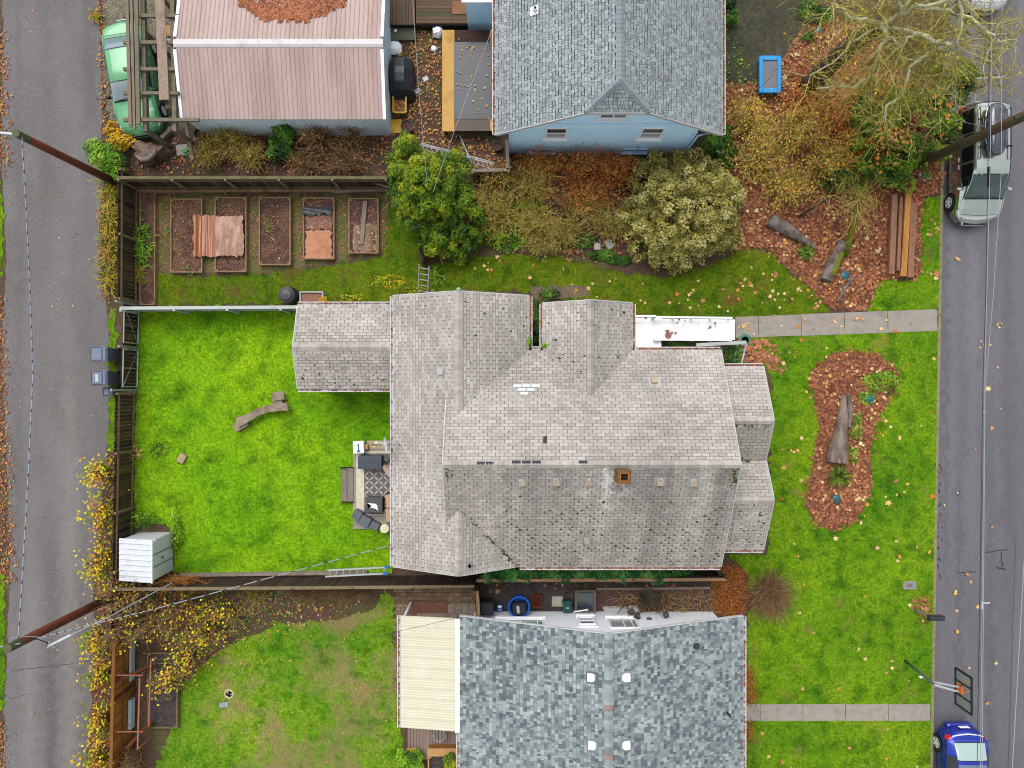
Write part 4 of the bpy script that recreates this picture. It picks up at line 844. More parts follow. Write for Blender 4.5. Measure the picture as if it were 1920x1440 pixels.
# wheeled bins by the alley
m_bin = mat('slate_plastic', [C(112,124,146), C(124,136,156)], scale=2, rough=.45, fine=.05, coord='object'); m_bin_dk = mat('dark_plastic', [C(40,48,60)], rough=.5, fine=.05); m_label = mat('paper_label', [C(196,200,206)], fine=.05)
m_teal = mat('teal_rim', [C(96,150,168)], rough=.4, fine=.05)
def wheeled_bin(label, p, wd, dp, h, rz, lidm, bodym, group=None, sticker=False, name='wheeled_bin', handle=True):
    b = thing(name, label, 'bin', tuple(p), group, rz); body = MB(); t = .82
    n0 = [(-wd/2*t,-dp/2*t),(wd/2*t,-dp/2*t),(wd/2*t,dp/2*t),(-wd/2*t,dp/2*t)]; n1 = [(-wd/2,-dp/2),(wd/2,-dp/2),(wd/2,dp/2),(-wd/2,dp/2)]
    body.add([(x,y,.04) for x,y in n0]+[(x,y,h-.08) for x,y in n1]+[(x*1.04,y*1.04,h-.06) for x,y in n1]+[(x*1.04,y*1.04,h-.02) for x,y in n1], [(3,2,1,0)]+[(k+i,k+(i+1)%4,k+4+(i+1)%4,k+4+i) for k in (0,4,8) for i in range(4)]+[(12,13,14,15)])
    body.build('body', bodym, b, local=True)
    lid = MB().rbox((-.03*wd,0,h+.015),(wd*.98,dp*1.04,.07),.035).build('lid', lidm, b, local=True, smooth=False)
    MB().rbox((-wd*.1,0,h+.055),(wd*.66,dp*.86,.03),.03).build('lid_panel', lidm, lid, local=True)
    e = MB(); zz_ = h+.052
    for s_ in (-1,1): e.bar((-wd*.46,s_*dp*.46,zz_),(wd*.26,s_*dp*.46,zz_),.025,.012)
    e.bar((-wd*.46,-dp*.46,zz_),(-wd*.46,dp*.46,zz_),.025,.012); e.bar((wd*.26,-dp*.44,zz_),(wd*.26,dp*.44,zz_),.02,.012); e.build('lid_groove', m_bin_dk, lid, local=True)
    if handle: MB().tube([(wd*.5,-dp*.35,h-.03),(wd*.58,-dp*.35,h),(wd*.58,dp*.35,h),(wd*.5,dp*.35,h-.03)], .018, 8).build('handle', m_bin_dk, b, local=True)
    for s_ in (-1,1): MB().lathe([(.03,-.03),(.1,-.025),(.1,.025),(.03,.03)], (wd*.42,s_*dp*.46,.1), 14, M=Matrix.Rotation(R(90),3,'X')).build('wheel', m_bin_dk, b, local=True)
    if sticker: MB().box((-wd*.1,0,h+.074),(.12,.3,.004)).build('sticker', m_label, b, local=True)
    return b
wheeled_bin('grey wheeled bin with plain lid, upper of the pair by the alley', G(212,666), .66, .6, 1.05, 0, m_bin, m_bin, 'wheeled bins by the alley')
wheeled_bin('grey wheeled bin with a pale label on its lid beside the alley', G(212,709), .62, .58, 1.02, .03, m_bin, m_bin, 'wheeled bins by the alley', sticker=True)
wheeled_bin('small dark grey recycling box below the two wheeled bins', G(215,734), .38, .36, .5, .05, m_bin, m_bin, None, name='recycling_box', handle=False)
# raised beds
m_bedsoil = mat('bed_soil', [C(92,66,54), C(112,82,66), C(76,54,46), C(130,98,78)], scale=2.2, bump=1, bscale=26, fine=.35, fscale=14)
m_bark_dk = mat('dark_mulch', [C(70,48,48), C(98,70,66), C(120,92,84)], scale=5, bump=1, bscale=30, fine=.45, fscale=12)
def bed(label, x0, y0, x1, y1, h=.24, group='raised garden beds', soil=None, tim=None, th=.055, name='raised_bed', lvl=.65):
    a, b = G(x0,y0,h), G(x1,y1,h); cx, cy = (a.x+b.x)/2, (a.y+b.y)/2; wx, wy = b.x-a.x, a.y-b.y; t = thing(name, label, 'garden bed', (cx,cy,0), group); tm = tim or m_wood_bed
    for s_ in (-1,1):
        MB().box((cx+s_*(wx/2-th/2),cy,h/2),(th,wy,h)).build('side_board', tm, t); MB().box((cx,cy+s_*(wy/2-th/2),h/2-.003),(wx-2*th-.004,th,h)).build('end_board', tm, t)
        for q in (-1,1): MB().box((cx+s_*(wx/2-th-.045),cy+q*(wy/2-th-.045),h/2-.01),(.085,.085,h-.02)).build('corner_post', tm, t)
    mb = MB(); nx, ny = 8, 16; vs = []; 
    for j in range(ny+1):
        for i in range(nx+1): vs.append((a.x+th+(wx-2*th)*i/nx, b.y+th+(wy-2*th)*j/ny, h*lvl+(rng.normal(0,.018))))
    mb.add(vs, [(j*(nx+1)+i,j*(nx+1)+i+1,(j+1)*(nx+1)+i+1,(j+1)*(nx+1)+i) for j in range(ny) for i in range(nx)]); mb.build('soil', soil or m_bedsoil, t, smooth=True)
    return t
bed('raised bed of bare soil, first from the alley, rusty sheet over its edge', 319,372,379,511); bed('raised bed half covered by the rusty sheet, second from the alley', 402,369,462,510)
bed('raised bed of weedy soil between two empty paths, third of the row', 485,369,545,497); bed('raised bed with black plastic and brown cardboard, fourth of the row', 568,370,627,486, soil=m_bark_dk); bed('raised bed with a grey plank lying in it, nearest the cypress', 653,371,710,475, soil=m_bark_dk)
bed('long narrow soil bed running along the alley fence', 261,354,291,572, h=.18, group=None, name='border_bed')
# mulch path between the beds
struct('garden_mulch', sheet(MB(), rough_edge(GP([(292,366),(735,366),(728,400),(724,470),(640,488),(560,500),(480,512),(300,515)]), .2, .1), .007), mat('path_mulch', [C(88,66,56), C(122,98,78), C(92,104,44), C(112,90,72), C(104,112,52)], scale=1.4, bump=1, bscale=26, fine=.4, fscale=13))
# rusty corrugated sheets
m_rust = mat('rusty_sheet', [C(190,144,122), C(206,164,146), C(150,112,92), C(212,174,158)], scale=1.6, fine=.15, stretch=(1.5,.5,1), rough=.6)
def bent_sheet(label, x0, y0, x1, y1, z, m, waves=6, amp=.03, name='metal_sheet', cat='sheet', rz=0, ragged=.03):
    a, b = G(x0,y0,z), G(x1,y1,z); nx, ny = 20, 12; vs = []; 
    for j in range(ny+1):
        for i in range(nx+1):
            u, v = i/nx, j/ny; x = a.x+(b.x-a.x)*u+(rng.normal(0,ragged) if i in (0,nx) else 0); y = b.y+(a.y-b.y)*v+(rng.normal(0,ragged) if j in (0,ny) else 0)
            vs.append((x, y, z+amp*math.sin(u*waves*2*math.pi)+.02*math.sin(v*5+u*3)))
    mb = MB().add(vs, [(j*(nx+1)+i,j*(nx+1)+i+1,(j+1)*(nx+1)+i+1,(j+1)*(nx+1)+i) for j in range(ny) for i in range(nx)])
    n0 = len(vs); mb.add([(x,y,zz-.006) for x,y,zz in vs], [((j+1)*(nx+1)+i,(j+1)*(nx+1)+i+1,j*(nx+1)+i+1,j*(nx+1)+i) for j in range(ny) for i in range(nx)])
    return single(name, mb, m, label, cat, smooth=True)
bent_sheet('rusty wavy metal sheet lying between the first two raised beds', 363,404,410,481,.3,mat('rust_orange',[C(140,76,22),C(156,88,34),C(206,164,146),C(150,82,28),C(200,154,134)],scale=2.2,stretch=(2.6,.06,.06),fine=.12,contrast=2.2), waves=3, amp=.04)
bent_sheet('pale brown scuffed metal sheet lying over the second raised bed', 404,405,456,480,.33,m_rust, waves=1, amp=.015)
bent_sheet('brown cardboard sheet lying in the fourth raised bed', 573,432,621,485,.22,mat('wet_cardboard',[C(186,126,96),C(200,142,112),C(170,108,80)],scale=2,fine=.12), waves=.6, amp=.012, name='cardboard_sheet')
bent_sheet('torn leaf-strewn cardboard in the middle of the fourth raised bed', 574,403,623,431,.2,mat('leafy_cardboard',[C(172,122,104),C(124,90,76),C(196,148,128)],scale=4,fine=.3), waves=.8, amp=.015, name='cardboard_sheet')
bent_sheet('black plastic sheet sagging over the end of the fourth raised bed', 567,388,622,402,.27,mat('black_plastic',[C(38,42,52),C(54,58,68)],scale=4,rough=.35), waves=1.5, amp=.02, name='plastic_sheet')
bent_sheet('buff straw and pulp heap in the last raised bed', 662,420,707,472,.2,mat('pale_pulp',[C(110,80,66),C(170,140,108),C(90,66,56),C(200,176,150)],scale=5,fine=.3,contrast=2), waves=2, amp=.03, name='straw_heap', cat='straw')
timber('grey plank lying in the raised bed nearest the cypress', (680,460), (687,380), .24, .18, .03, m_wood_gr, 'plank', 'plank')
# small ladder frame, compost bin, planter
def ladder(label, a, b, wd, rungs, m, r=.022, name='ladder', side=None, ends=None):
    a, b = Vector(a), Vector(b); d = (b-a).normalized(); s_ = Vector(side) if side else d.cross(Vector((0,0,1))).normalized(); t = thing(name, label, 'ladder', tuple(a))
    for q in (-1,1):
        MB().bar(a+s_*(q*wd/2), b+s_*(q*wd/2), r*2, r*2.4).build('rail', m, t)
        if ends: MB().bar(b+s_*(q*wd/2)-d*.16, b+s_*(q*wd/2)+d*.02, r*3.4, r*3.4).build('end_cap', ends, t)
    for i in range(rungs):
        p = a.lerp(b, (i+.5)/rungs); MB().tube([p-s_*wd/2, p+s_*wd/2], r*.8, 8).build('rung', m, t)
    return t
m_alu = mat('aluminium', [C(196,200,204), C(216,220,224)], scale=4, rough=.35, metallic=.5, fine=.05); m_bluep = mat('blue_plastic', [C(30,120,200)], rough=.4, fine=.04)
ladder('small grey metal ladder standing by the cypress near the roof gable', G(793,551), G(795,498,1.0), .42, 5, m_alu)
ladder('aluminium ladder with blue end hung along the brown south fence', G(612,1075,.95), G(727,1069,.95), .34, 9, m_alu, r=.03, side=(0,-.55,.83), ends=m_bluep)
cb = thing('compost_bin', 'round black plastic compost bin by the white fence', 'compost bin', tuple(G(546,556)))
c0 = G(546,556); m_blk = mat('black_plastic_bin', [C(44,46,52), C(58,60,66)], scale=4, rough=.4, fine=.05)
MB().lathe([(.40,0),(.36,.5),(.33,.62),(.30,.62)], c0, 24).build('body', m_blk, cb, smooth=False); MB().lathe([(.34,.615),(.33,.66),(.24,.7),(.22,.75),(0,.77)], c0, 24).build('lid', mat('lid_grey',[C(66,68,76)],rough=.35,fine=.04), cb)
pl = thing('trough_planter', 'white trough planter of brown soil beside the black compost bin', 'planter', tuple(G(583,557))); a, b = G(561,546,.45), G(606,568,.45); cx, cy = (a.x+b.x)/2,(a.y+b.y)/2
for s_ in (-1,1): MB().box((cx,cy+s_*.22,.22),(1.0,.05,.44)).build('long_side', m_white_w, pl); MB().box((cx+s_*.475,cy,.218),(.05,.388,.436)).build('short_side', m_white_w, pl)
MB().box((cx,cy,.18),(.9,.388,.34)).build('soil', mat('dry_soil',[C(140,100,82),C(160,118,96)],scale=6,fine=.2), pl)
# plank bench and its blocks in the back lawn
m_slab = mat('bare_grey_wood', [C(140,124,108), C(160,144,126), C(124,110,96), C(170,156,140)], scale=2.5, stretch=(.5,.5,1), fine=.18, bump=.4)
bn = thing('log_bench', 'curved grey half-log bench on two timber blocks in the back lawn', 'bench', tuple(G(490,773)))
pts = [(443,793),(462,785),(482,773),(503,766),(522,764),(539,762)]; wds = [.42,.34,.30,.29,.30,.34]; mb = MB(); vs = []
for (x, y), wd in zip(pts, wds): 
    p = G(x,y,.44); vs += [(p.x+.35*wd*.3,p.y-wd/2,.44),(p.x-.2*wd*.3,p.y+wd/2,.44),(p.x-.1*wd,p.y+wd*.3,.30),(p.x+.1*wd,p.y-wd*.3,.30)]
mb.add(vs, [(4*i+j,4*i+(j+1)%4,4*i+4+(j+1)%4,4*i+4+j) for i in range(5) for j in range(4)]+[(3,2,1,0),(20,21,22,23)]); mb.build('seat', m_slab, bn)
for px, py, wx, wy, rz in [(456,796,.62,.36,.5),(524,750,.44,.66,.15)]: 
    p = G(px,py); mb = MB(); 
    for q in (-1,1): mb.box((p.x+q*wx*.25*math.cos(rz), p.y+q*wx*.25*math.sin(rz), .18),(wx*.48,wy,.28+.02*q),rz)
    mb.build('support_block', m_slab, bn)
p = G(524,742,.36); mb = MB().box((p.x,p.y,.385),(.44,.36,.07),.1); mb.build('end_plank', m_slab, bn)
def block(label, px, py, sx, sy, sz, rz, m, name='stone_block', cat='block', group=None):
    p = G(px,py); mb = MB(); mb.rbox((p.x,p.y,sz/2),(sx,sy,sz),.02,rz); mb.rbox((p.x,p.y+.001,sz+.004),(sx*.2,sy*.9,.006),.002,rz); return single(name, mb, m, label, cat, group)
m_tanstone = mat('tan_stone', [C(170,146,112), C(188,164,130), C(150,128,98)], scale=6, fine=.15, bump=.4); m_greystone = mat('grey_block', [C(176,170,164), C(190,184,178)], scale=5, fine=.1, bump=.3)
block('tan stone block lying in the back lawn near the alley fence', 343,859,.30,.40,.16,-.5,m_tanstone)
block('grey concrete block standing square at the edge of the thicket', 1119,460,.28,.46,.2,.03,m_greystone); block('grey concrete block lying askew beside the variegated bush', 1141,459,.30,.42,.2,.55,m_greystone)
# small metal shed
SH = thing('garden_shed', 'small white ribbed metal shed in the corner by the alley fence', 'shed', tuple(G(285,1022)))
m_shw = mat('shed_metal', [C(206,214,222), C(222,228,234), C(208,200,212)], scale=1.5, rough=.45, fine=.06)
x0, x1, y0, y1 = -16.05, -14.52, -6.3, -8.05; ze, zw = 1.85, 1.5
sx0 = -15.9; px = lambda: 0
for i in range(8):
    ya = y0+(y1-y0)*i/8; yb = y0+(y1-y0)*(i+1)/8+.004; mb = MB(); q = [(ya,.0),(ya+(yb-ya)*.6,.0),(ya+(yb-ya)*.72,.025),(ya+(yb-ya)*.9,.025),(yb,.0)]; n = 5
    mb.add([(x0,y,zw+h) for y,h in q]+[(x1,y,ze+h) for y,h in q]+[(x0,y,zw-.02) for y,h in q]+[(x1,y,ze-.02) for y,h in q], [(j,j+1,n+j+1,n+j) for j in range(4)]+[(2*n+j+1,2*n+j,3*n+j,3*n+j+1) for j in range(4)]+[(0,n,3*n,2*n),(n-1,2*n-1,4*n-1,3*n-1),(0,1,2,3,4,14,13,12,11,10),(5,6,7,8,9,19,18,17,16,15)]); mb.build('roof_panel', m_shw, SH)
wx1 = x1-.05; MB().box(((x0+wx1)/2+.03,(y0+y1)/2,.72),(wx1-x0-.1,y0-y1-.12,1.44)).build('wall', m_shw, SH)
for i, (ya, yb) in enumerate(((y0-.1,y0-.62),(y0-.66,y0-1.12),(y0-1.16,y0-1.68))):
    d_ = MB().box((wx1+.012,(ya+yb)/2,.9),(.03,ya-yb,1.72)).build('door_panel', m_shw, SH)
    if i == 1: MB().box((wx1+.045,(ya+yb)/2,1.0),(.04,.04,.14)).build('handle', m_dark, d_)
m_dirty = mat('grey_trim', [C(128,132,138)], fine=.15)
for y in (y0-.64,y0-1.14): MB().box((wx1+.02,y,.9),(.03,.05,1.74)).build('door_track', m_dirty, SH)
MB().box((x1-.01,(y0+y1)/2,ze-.03),(.03,y0-y1+.02,.09)).build('fascia', m_white, SH)
# ---------------------------------------------------------------- back patio
PT = bpy.data.objects.new('patio', None); COL.objects.link(PT); PT['kind'] = 'structure'; m_pale = mat('pale_worn_rug', [C(206,198,172), C(224,216,192), C(180,172,140)], scale=3, fine=.15)
a, b = G(664,832,.14), G(742,992,.14); MB().box(((a.x+b.x)/2+.1,(a.y+b.y)/2,.07),(b.x-a.x+.3,a.y-b.y,.13)).build('patio_slab', m_conc, PT)
rg = thing('patterned_rug', 'worn grey rug with cream diamond lattice on the patio', 'rug', tuple(G(715,910)))
a, b = G(668,846,.15), G(742,966,.15); MB().box(((a.x+b.x)/2,(a.y+b.y)/2,.143),(b.x-a.x,a.y-b.y,.01)).build('rug_border', m_pale, rg)
a2 = G(682,848,.15); m_rugd = mat('rug_grey', [C(104,100,104), C(118,114,116)], scale=4, fine=.1); MB().box(((a2.x+b.x)/2+.02,(a2.y+b.y)/2,.1505),(b.x-a2.x,a2.y-b.y-.1,.006)).build('rug_field', m_rugd, rg)
lat = MB(); dx = .2
for i in range(0,20):
    for j in range(0,20):
        if (i+j) % 2: continue
        for sx in (-1,1):
            p, q = Vector((a2.x+.04+i*dx,b.y+.08+j*dx,.1555)), Vector((a2.x+.04+(i+sx)*dx,b.y+.08+(j+1)*dx,.1555))
            if min(p.x,q.x) < a2.x or q.y > a2.y-.05 or max(p.x,q.x) > b.x: continue
            mid = (p+q)/2; n = Vector((-(q-p).y,(q-p).x,0)).normalized()*.026; lat.add([p,mid-n,q,mid+n],[(0,1,2,3)])
lat.build('lattice_print', m_pale, rg)
rn = thing('runner_rug', 'cream runner rug with dark scroll pattern at the patio edge', 'rug', tuple(G(715,833))); a, b = G(688,826,.15), G(740,841,.15)
MB().box(((a.x+b.x)/2,(a.y+b.y)/2,.146),(b.x-a.x,a.y-b.y,.014)).build('border', mat('runner_tan',[C(190,164,130),C(204,180,146)],scale=5,fine=.1), rn)
MB().box(((a.x+b.x)/2+.08,(a.y+b.y)/2,.154),(b.x-a.x-.2,(a.y-b.y)*.62,.006)).build('scroll_field', mat('scroll_pattern',[C(80,76,60),C(216,208,170),C(90,84,64),C(222,214,184)],scale=14,fine=.2,contrast=4), rn)
st = thing('deck_steps', 'two weathered wooden steps leading from the lawn to the patio', 'steps', tuple(G(652,909)))
for px, z in ((645,.08),(657,.16)): p = G(px,909,z); MB().box((p.x,p.y,z/2+.02),(.25,1.42,z),0).build('tread', m_wood_gr, st)
for py in (877,941): p = G(652,py,.1); MB().box((p.x,p.y,.08),(.6,.04,.16)).build('stringer', m_wood_dk, st)
def boxthing(name, label, cat, px, py, sx, sy, sz, rz, m, z0=.155, slats=0, lidm=None, group=None):
    p = G(px,py,z0+sz); t = thing(name, label, cat, (p.x,p.y,z0), group, rz); MB().rbox((0,0,sz/2-.03),(sx*.97,sy*.97,sz-.06),.02).build('body', m, t, local=True)
    l = MB().rbox((0,0,sz-.025),(sx,sy,.05),.02).build('lid', lidm or m, t, local=True)
    for i in range(slats): y = -sy/2+sy*(i+1)/(slats+1); MB().box((0,y,sz+.003),(sx*.92,.014,.008)).build('groove', m_bin_dk, l, local=True)
    return t
m_slate = mat('slate_resin', [C(72,80,92), C(84,92,104)], scale=3, rough=.5, fine=.06)
boxthing('storage_box', 'dark slate ribbed storage box on the patio rug', 'box', 693,867,1.0,.56,.5,0,m_slate,slats=6)
t = boxthing('storage_tub', 'white tub with blue clasp at the corner of the patio', 'tub', 672,839,.46,.52,.35,.05,m_white); MB().box((.0,.0,.37),(.05,.3,.02)).build('clasp', mat('steel_blue',[C(60,110,150)],fine=.05), t, local=True); MB().box((.0,-.16,.375),(.12,.07,.025)).build('clasp', MATS['steel_blue'], t, local=True)
boxthing('cardboard_box', 'small tan box beside the white tub on the patio', 'box', 685,838,.2,.24,.2,0,mat('tan_card',[C(206,164,122)],fine=.08))
t = boxthing('ottoman', 'square charcoal ottoman with white paper scraps on top', 'ottoman', 701,947,.72,.66,.42,-.03,mat('charcoal_fabric',[C(80,80,78),C(92,92,90)],scale=5,fine=.12))
for i in range(7): 
    MB().slab([(.02+rng.normal(0,.12)+dx*.09,-.02+rng.normal(0,.06)+dy*.07,.428+i*.001) for dx,dy in ((-1,-.4),(.3,-1),(1,.4),(-.2,1))], .002).build('paper_scrap', m_white, t, local=True)
m_spk = mat('grey_vinyl', [C(92,98,108), C(104,110,120)], scale=4, rough=.45, fine=.06)
for i, (px, py, sx, sy, lb) in enumerate([(669,966,.36,.36,'leftmost of the three dark grey cases at the patio corner'),(683,977,.5,.42,'middle one, the largest of the three dark grey cases on the patio'),(702,986,.38,.32,'dark grey case nearest the pale bucket at the patio corner')]): boxthing('storage_case', lb, 'case', px, py, sx, sy, .42-.05*i, -.5, m_spk, group='dark cases on the patio')
m_tan = mat('tan_cushion', [C(196,156,120), C(208,168,132)], scale=3, fine=.06); m_wick = mat('dark_wicker', [C(50,44,42)], fine=.2)
so_ = thing('wicker_sofa', 'dark wicker sofa with two tan seat cushions by the house wall', 'sofa', tuple(G(735,952))); 
p = G(736,952,.4); MB().box((p.x+.1,p.y,.27),(.75,1.25,.28)).build('frame', m_wick, so_); MB().box((p.x+.5,p.y,.5),(.1,1.25,.55)).build('backrest', m_wick, so_)
for s_ in (-1,1): MB().rbox((p.x+.06,p.y+s_*.295,.47),(.66,.57,.13),.03,.06).build('cushion', m_tan, so_)
ch_ = thing('wicker_chair', 'dark wicker chair with pinkish cushion by the house wall', 'chair', tuple(G(733,877))); p = G(733,878,.4)
MB().box((p.x+.05,p.y,.27),(.6,.6,.28),.6).build('frame', m_wick, ch_); MB().rbox((p.x+.0,p.y,.46),(.56,.56,.12),.03,.6).build('cushion', mat('pink_cushion',[C(186,160,148),C(198,172,160)],fine=.06), ch_); MB().bar((p.x-.25,p.y+.2,.62),(p.x+.15,p.y+.5,.62),.05,.3).build('arm', m_wick, ch_)
def bucket(label, px, py, r, h, m, name='bucket', cat='bucket', z0=0, lid=False, inner=None):
    p = G(px,py,z0+h); p.z = z0; t = thing(name, label, cat, tuple(p)); MB().lathe([(r*.82,0),(r,h),(r*.9,h),(r*.75,.04),(0,.04)] if not lid else [(r*.82,0),(r,h),(r*.96,h+.03),(0,h+.04)], p, 18).build('body', m, t)
    if not lid: MB().lathe([(r*.88,h*.8),(0,h*.84)], p, 16).build('contents', inner or m_bedsoil, t)
    return t
bucket('pale cream bucket on the grass at the end of the tan sofa', 721,991,.2,.35,mat('cream_plastic',[C(226,224,190)],rough=.4,fine=.05),lid=True)
# satellite dish on the west eave
sd = thing('satellite_dish', 'white satellite dish mounted on the eave above the patio', 'satellite dish', (-4.45,-2.2,3.2)); Mx = Matrix.Rotation(R(-70),3,'Y') @ Matrix.Rotation(R(8),3,'X')
MB().lathe([(0,0),(.12,.012),(.22,.04),(.3,.075),(.305,.07),(.22,.03),(.0,-.01)], (-4.72,-2.28,3.62), 20, M=Mx).build('dish', mat('dish_grey',[C(206,214,222)],rough=.4,fine=.04), sd); MB().tube([(-4.35,-2.3,3.15),(-4.35,-2.3,3.5),(-4.68,-2.28,3.6)], .025, 8).build('mast', m_steel, sd)
MB().bar((-4.7,-2.28,3.45),(-5.1,-2.2,3.75),.03).build('feed_arm', m_white, sd); MB().box((-5.1,-2.2,3.78),(.07,.07,.1)).build('receiver', m_white, sd)
# ---------------------------------------------------------------- white entrance ramp of the house
RP = thing('entry_ramp', 'white painted entrance ramp with low rails beside the grey house', 'ramp', tuple(G(1280,615))); m_ramp = mat('ramp_white', [C(250,250,250,1.45), C(240,240,242,1.45)], scale=1.5, fine=.03, rough=.6)
a, b = G(1190,598,.5), G(1240,660,.5); MB().box(((a.x+b.x)/2,(a.y+b.y)/2-.2,.46),(b.x-a.x,a.y-b.y+.5,.08)).build('landing', m_ramp, RP)
n = 6; x0, x1 = G(1240,0,.5).x, G(1378,0,.05).x; ya, yb = G(0,598,.4).y, G(0,636,.4).y
for i in range(n):
    xa = x0+.005+(x1-x0)*i/n; xb = x0+(x1-x0)*(i+1)/n-.004; za = .5-.42*i/n; zb = .5-.42*(i+1)/n; MB().slab([(xa,ya,za),(xa,yb,za),(xb,yb,zb),(xb,ya,zb)], .06).build('ramp_board', m_ramp, RP)
m_pale_rail = mat('rail_lilac', [C(206,204,216)], fine=.05)
def rail(y, xa, xb, za, zb, h=.75, n=4):
    MB().bar((xa,y,za+h),(xb,y,zb+h),.07,.05).build('handrail', m_white, RP); MB().bar((xa,y,za+h*.45),(xb,y,zb+h*.45),.04,.06).build('mid_rail', m_pale_rail, RP)
    for i in range(n+1): t = i/n; x = xa+(xb-xa)*t; z = za+(zb-za)*t; MB().box((x,y,(z+h)/2),(.08,.08,z+h-.03)).build('baluster_post', m_white, RP)
rail(ya+.05, G(1190,0,1.2).x, G(1228,0,1.2).x, .5, .5, .7, 1); rail(ya+.02, G(1230,0,1.2).x, G(1372,0,.7).x, .5, .1, .6); rail(yb-.04, G(1232,0,1.2).x, G(1376,0,.7).x, .5, .1, .25)
p = G(1253,629,.5); mt = single('round_mat', MB().lathe([(.14,0),(.14,.02),(.10,.025),(.095,.02),(.06,.026),(0,.024)], (p.x,p.y,.47), 20), mat('terracotta',[C(150,112,100),C(170,130,116)],fine=.1), 'small round terracotta dish on the white ramp', 'dish')
lad = ladder('white wooden ladder lying beside the ramp near the front bay', G(1381,688,.2), G(1392,641,.2), .34, 5, m_white_w, r=.03)
timber('long white plank lying under the ramp rail', (1300,648), (1392,643), .5, .14, .05, m_white_w, 'plank', 'plank'); timber('second weathered plank lying in the leaves beside the ramp', (1300,654), (1352,655), .2, .14, .04, m_wood_gr, 'plank', 'plank')
hp = MB(); 
for i in range(4): hp.lathe([(.26-.03*i-.015,.02+.025*i),(.26-.03*i,.035+.025*i),(.26-.03*i+.015,.02+.025*i),(.26-.03*i,.005+.025*i),(.26-.03*i-.015,.02+.025*i)], G(1396,638), 22)
single('garden_hose', hp, mat('green_hose',[C(90,160,130)],rough=.4,fine=.05), 'coiled green garden hose where the ramp meets the path', 'hose')
bucket('small teal watering pot among leaves under the white planks', 1319,651,.09,.2,mat('teal_pot',[C(36,96,104)],rough=.4,fine=.1),'watering_pot','pot',lid=True)
# soil-edge strip behind the house with leaves
struct('side_path', sheet(MB(), rough_edge(GP([(995,536),(1105,536),(1108,556),(1040,562),(1018,570),(1000,560)]),.2,.06), .012), mat('old_path',[C(112,92,80),C(130,108,94),C(96,76,66)],scale=2,fine=.25,bump=.5))
# ================================================================ top-left: timber frame over the drive, clutter
m_paver = mat('grey_paver', [C(112,106,92), C(132,124,108), C(146,138,120), C(100,100,84)], attr='tint', scale=1.2, fine=.15)
m_pjoint = mat('paver_joint', [C(64,62,50), C(80,82,52)], scale=3, fine=.2)
m_paver_dk = mat('mossy_paver', [C(62,60,54), C(78,74,66), C(88,88,60), C(70,72,46)], attr='tint', scale=.8, fine=.25)
m_brickp = mat('tan_brick_paver', [C(120,96,78), C(140,114,92), C(156,128,104), C(108,90,70)], attr='tint', scale=1.5, fine=.15)
def herringbone(name, poly, m, base_m, z=.02, L=.2, W=.1, gap=.014):
    e = struct(name, sheet(MB(), poly, z-.012), base_m); mb = MB(); xs = [p[0] for p in poly]; ys = [p[1] for p in poly]; cx, cy = (min(xs)+max(xs))/2, (min(ys)+max(ys))/2
    n = int((max(max(xs)-min(xs), max(ys)-min(ys)))/W)+6; c = math.sqrt(.5); Q = []
    for i in range(-n,n):
        for j in range(-n,n):
            if (i-j) % 4 == 0: Q.append((i*W+L/2, j*W+W/2, L, W))
            if (i-j) % 4 == 3: Q.append((i*W+W/2, j*W+L/2, W, L))
    P = np.array([((x-y)*c+cx, (x+y)*c+cy) for x, y, _, _ in Q]); ins = in_poly(P[:,0], P[:,1], poly)
    for (x, y, a, b), p, k_ in zip(Q, P, ins):
        if k_: mb.box((p[0],p[1],z-.02+rng.uniform(0,.004)),(a-gap,b-gap,.04),R(45),tint=rng.random())
    o = mb.build('pavers', m, e, tint=True); o['kind'] = 'stuff'; return e
herringbone('paver_drive', GP([(192,-120),(345,-120),(345,240),(300,262),(225,255),(205,230),(196,160)]), m_paver, m_pjoint)
herringbone('paver_court', GP([(1352,-100),(1512,-100),(1505,40),(1478,90),(1462,150),(1418,160),(1352,150)]), m_paver_dk, m_pjoint)
# running-bond brick patio by the cream cover
e = struct('brick_patio', sheet(MB(), GP([(738,1104),(892,1100),(893,1150),(765,1156),(764,1300),(740,1300)]), .010), m_pjoint); k = 0
pp = GP([(740,1106),(890,1102),(891,1148),(765,1154),(763,1298),(741,1298)])
for j in range(60):
    for i in range(40):
        x = -5.1+i*.212+(.106 if j % 2 else 0); y = -8.4-j*.158
        if in_poly(np.array([x]), np.array([y]), pp)[0] and k < 300: MB().box((x,y,.014+rng.uniform(0,.005)),(.20,.146,.03),rng.normal(0,.03),tint=rng.random()).build('brick', m_brickp, e, tint=True); k += 1
m_beam_gr = mat('mossy_beam', [C(104,98,82), C(124,116,98), C(92,92,64)], scale=2, fine=.2, stretch=(1,.4,1)); m_beam_bn = mat('weathered_beam', [C(112,98,86), C(134,120,104), C(98,86,74)], scale=2, fine=.15, stretch=(1,.25,1))
PG = thing('pergola', 'open weathered timber frame of posts and beams over the green car', 'pergola', tuple(G(285,120)))
for px in (271,326):
    a, b = G(px-3,-60,2.2), G(px+3,247,2.2); MB().bar(a, b, .16, .2).build('main_beam', m_beam_gr, PG)
    for py in (244,60,-40): p = G(px+(3 if py > 200 else 0),py,2.1); MB().box((p.x,p.y,1.05),(.13,.13,2.1)).build('post', m_beam_gr, PG)
for py in (30,80,130,175): a, b = G(232,py,2.36), G(336,py,2.36); MB().bar(a, b, .13, .12).build('cross_beam', m_beam_gr, PG)
MB().bar(G(232,225,2.36), G(374,225,2.36), .13, .14).build('cross_beam', m_beam_gr, PG)
def plank(label, a, b, z, wd, ht, m, group=None): return single('plank', MB().bar(G(a[0],a[1],z), G(b[0],b[1],z), wd, ht), m, label, 'plank', group)
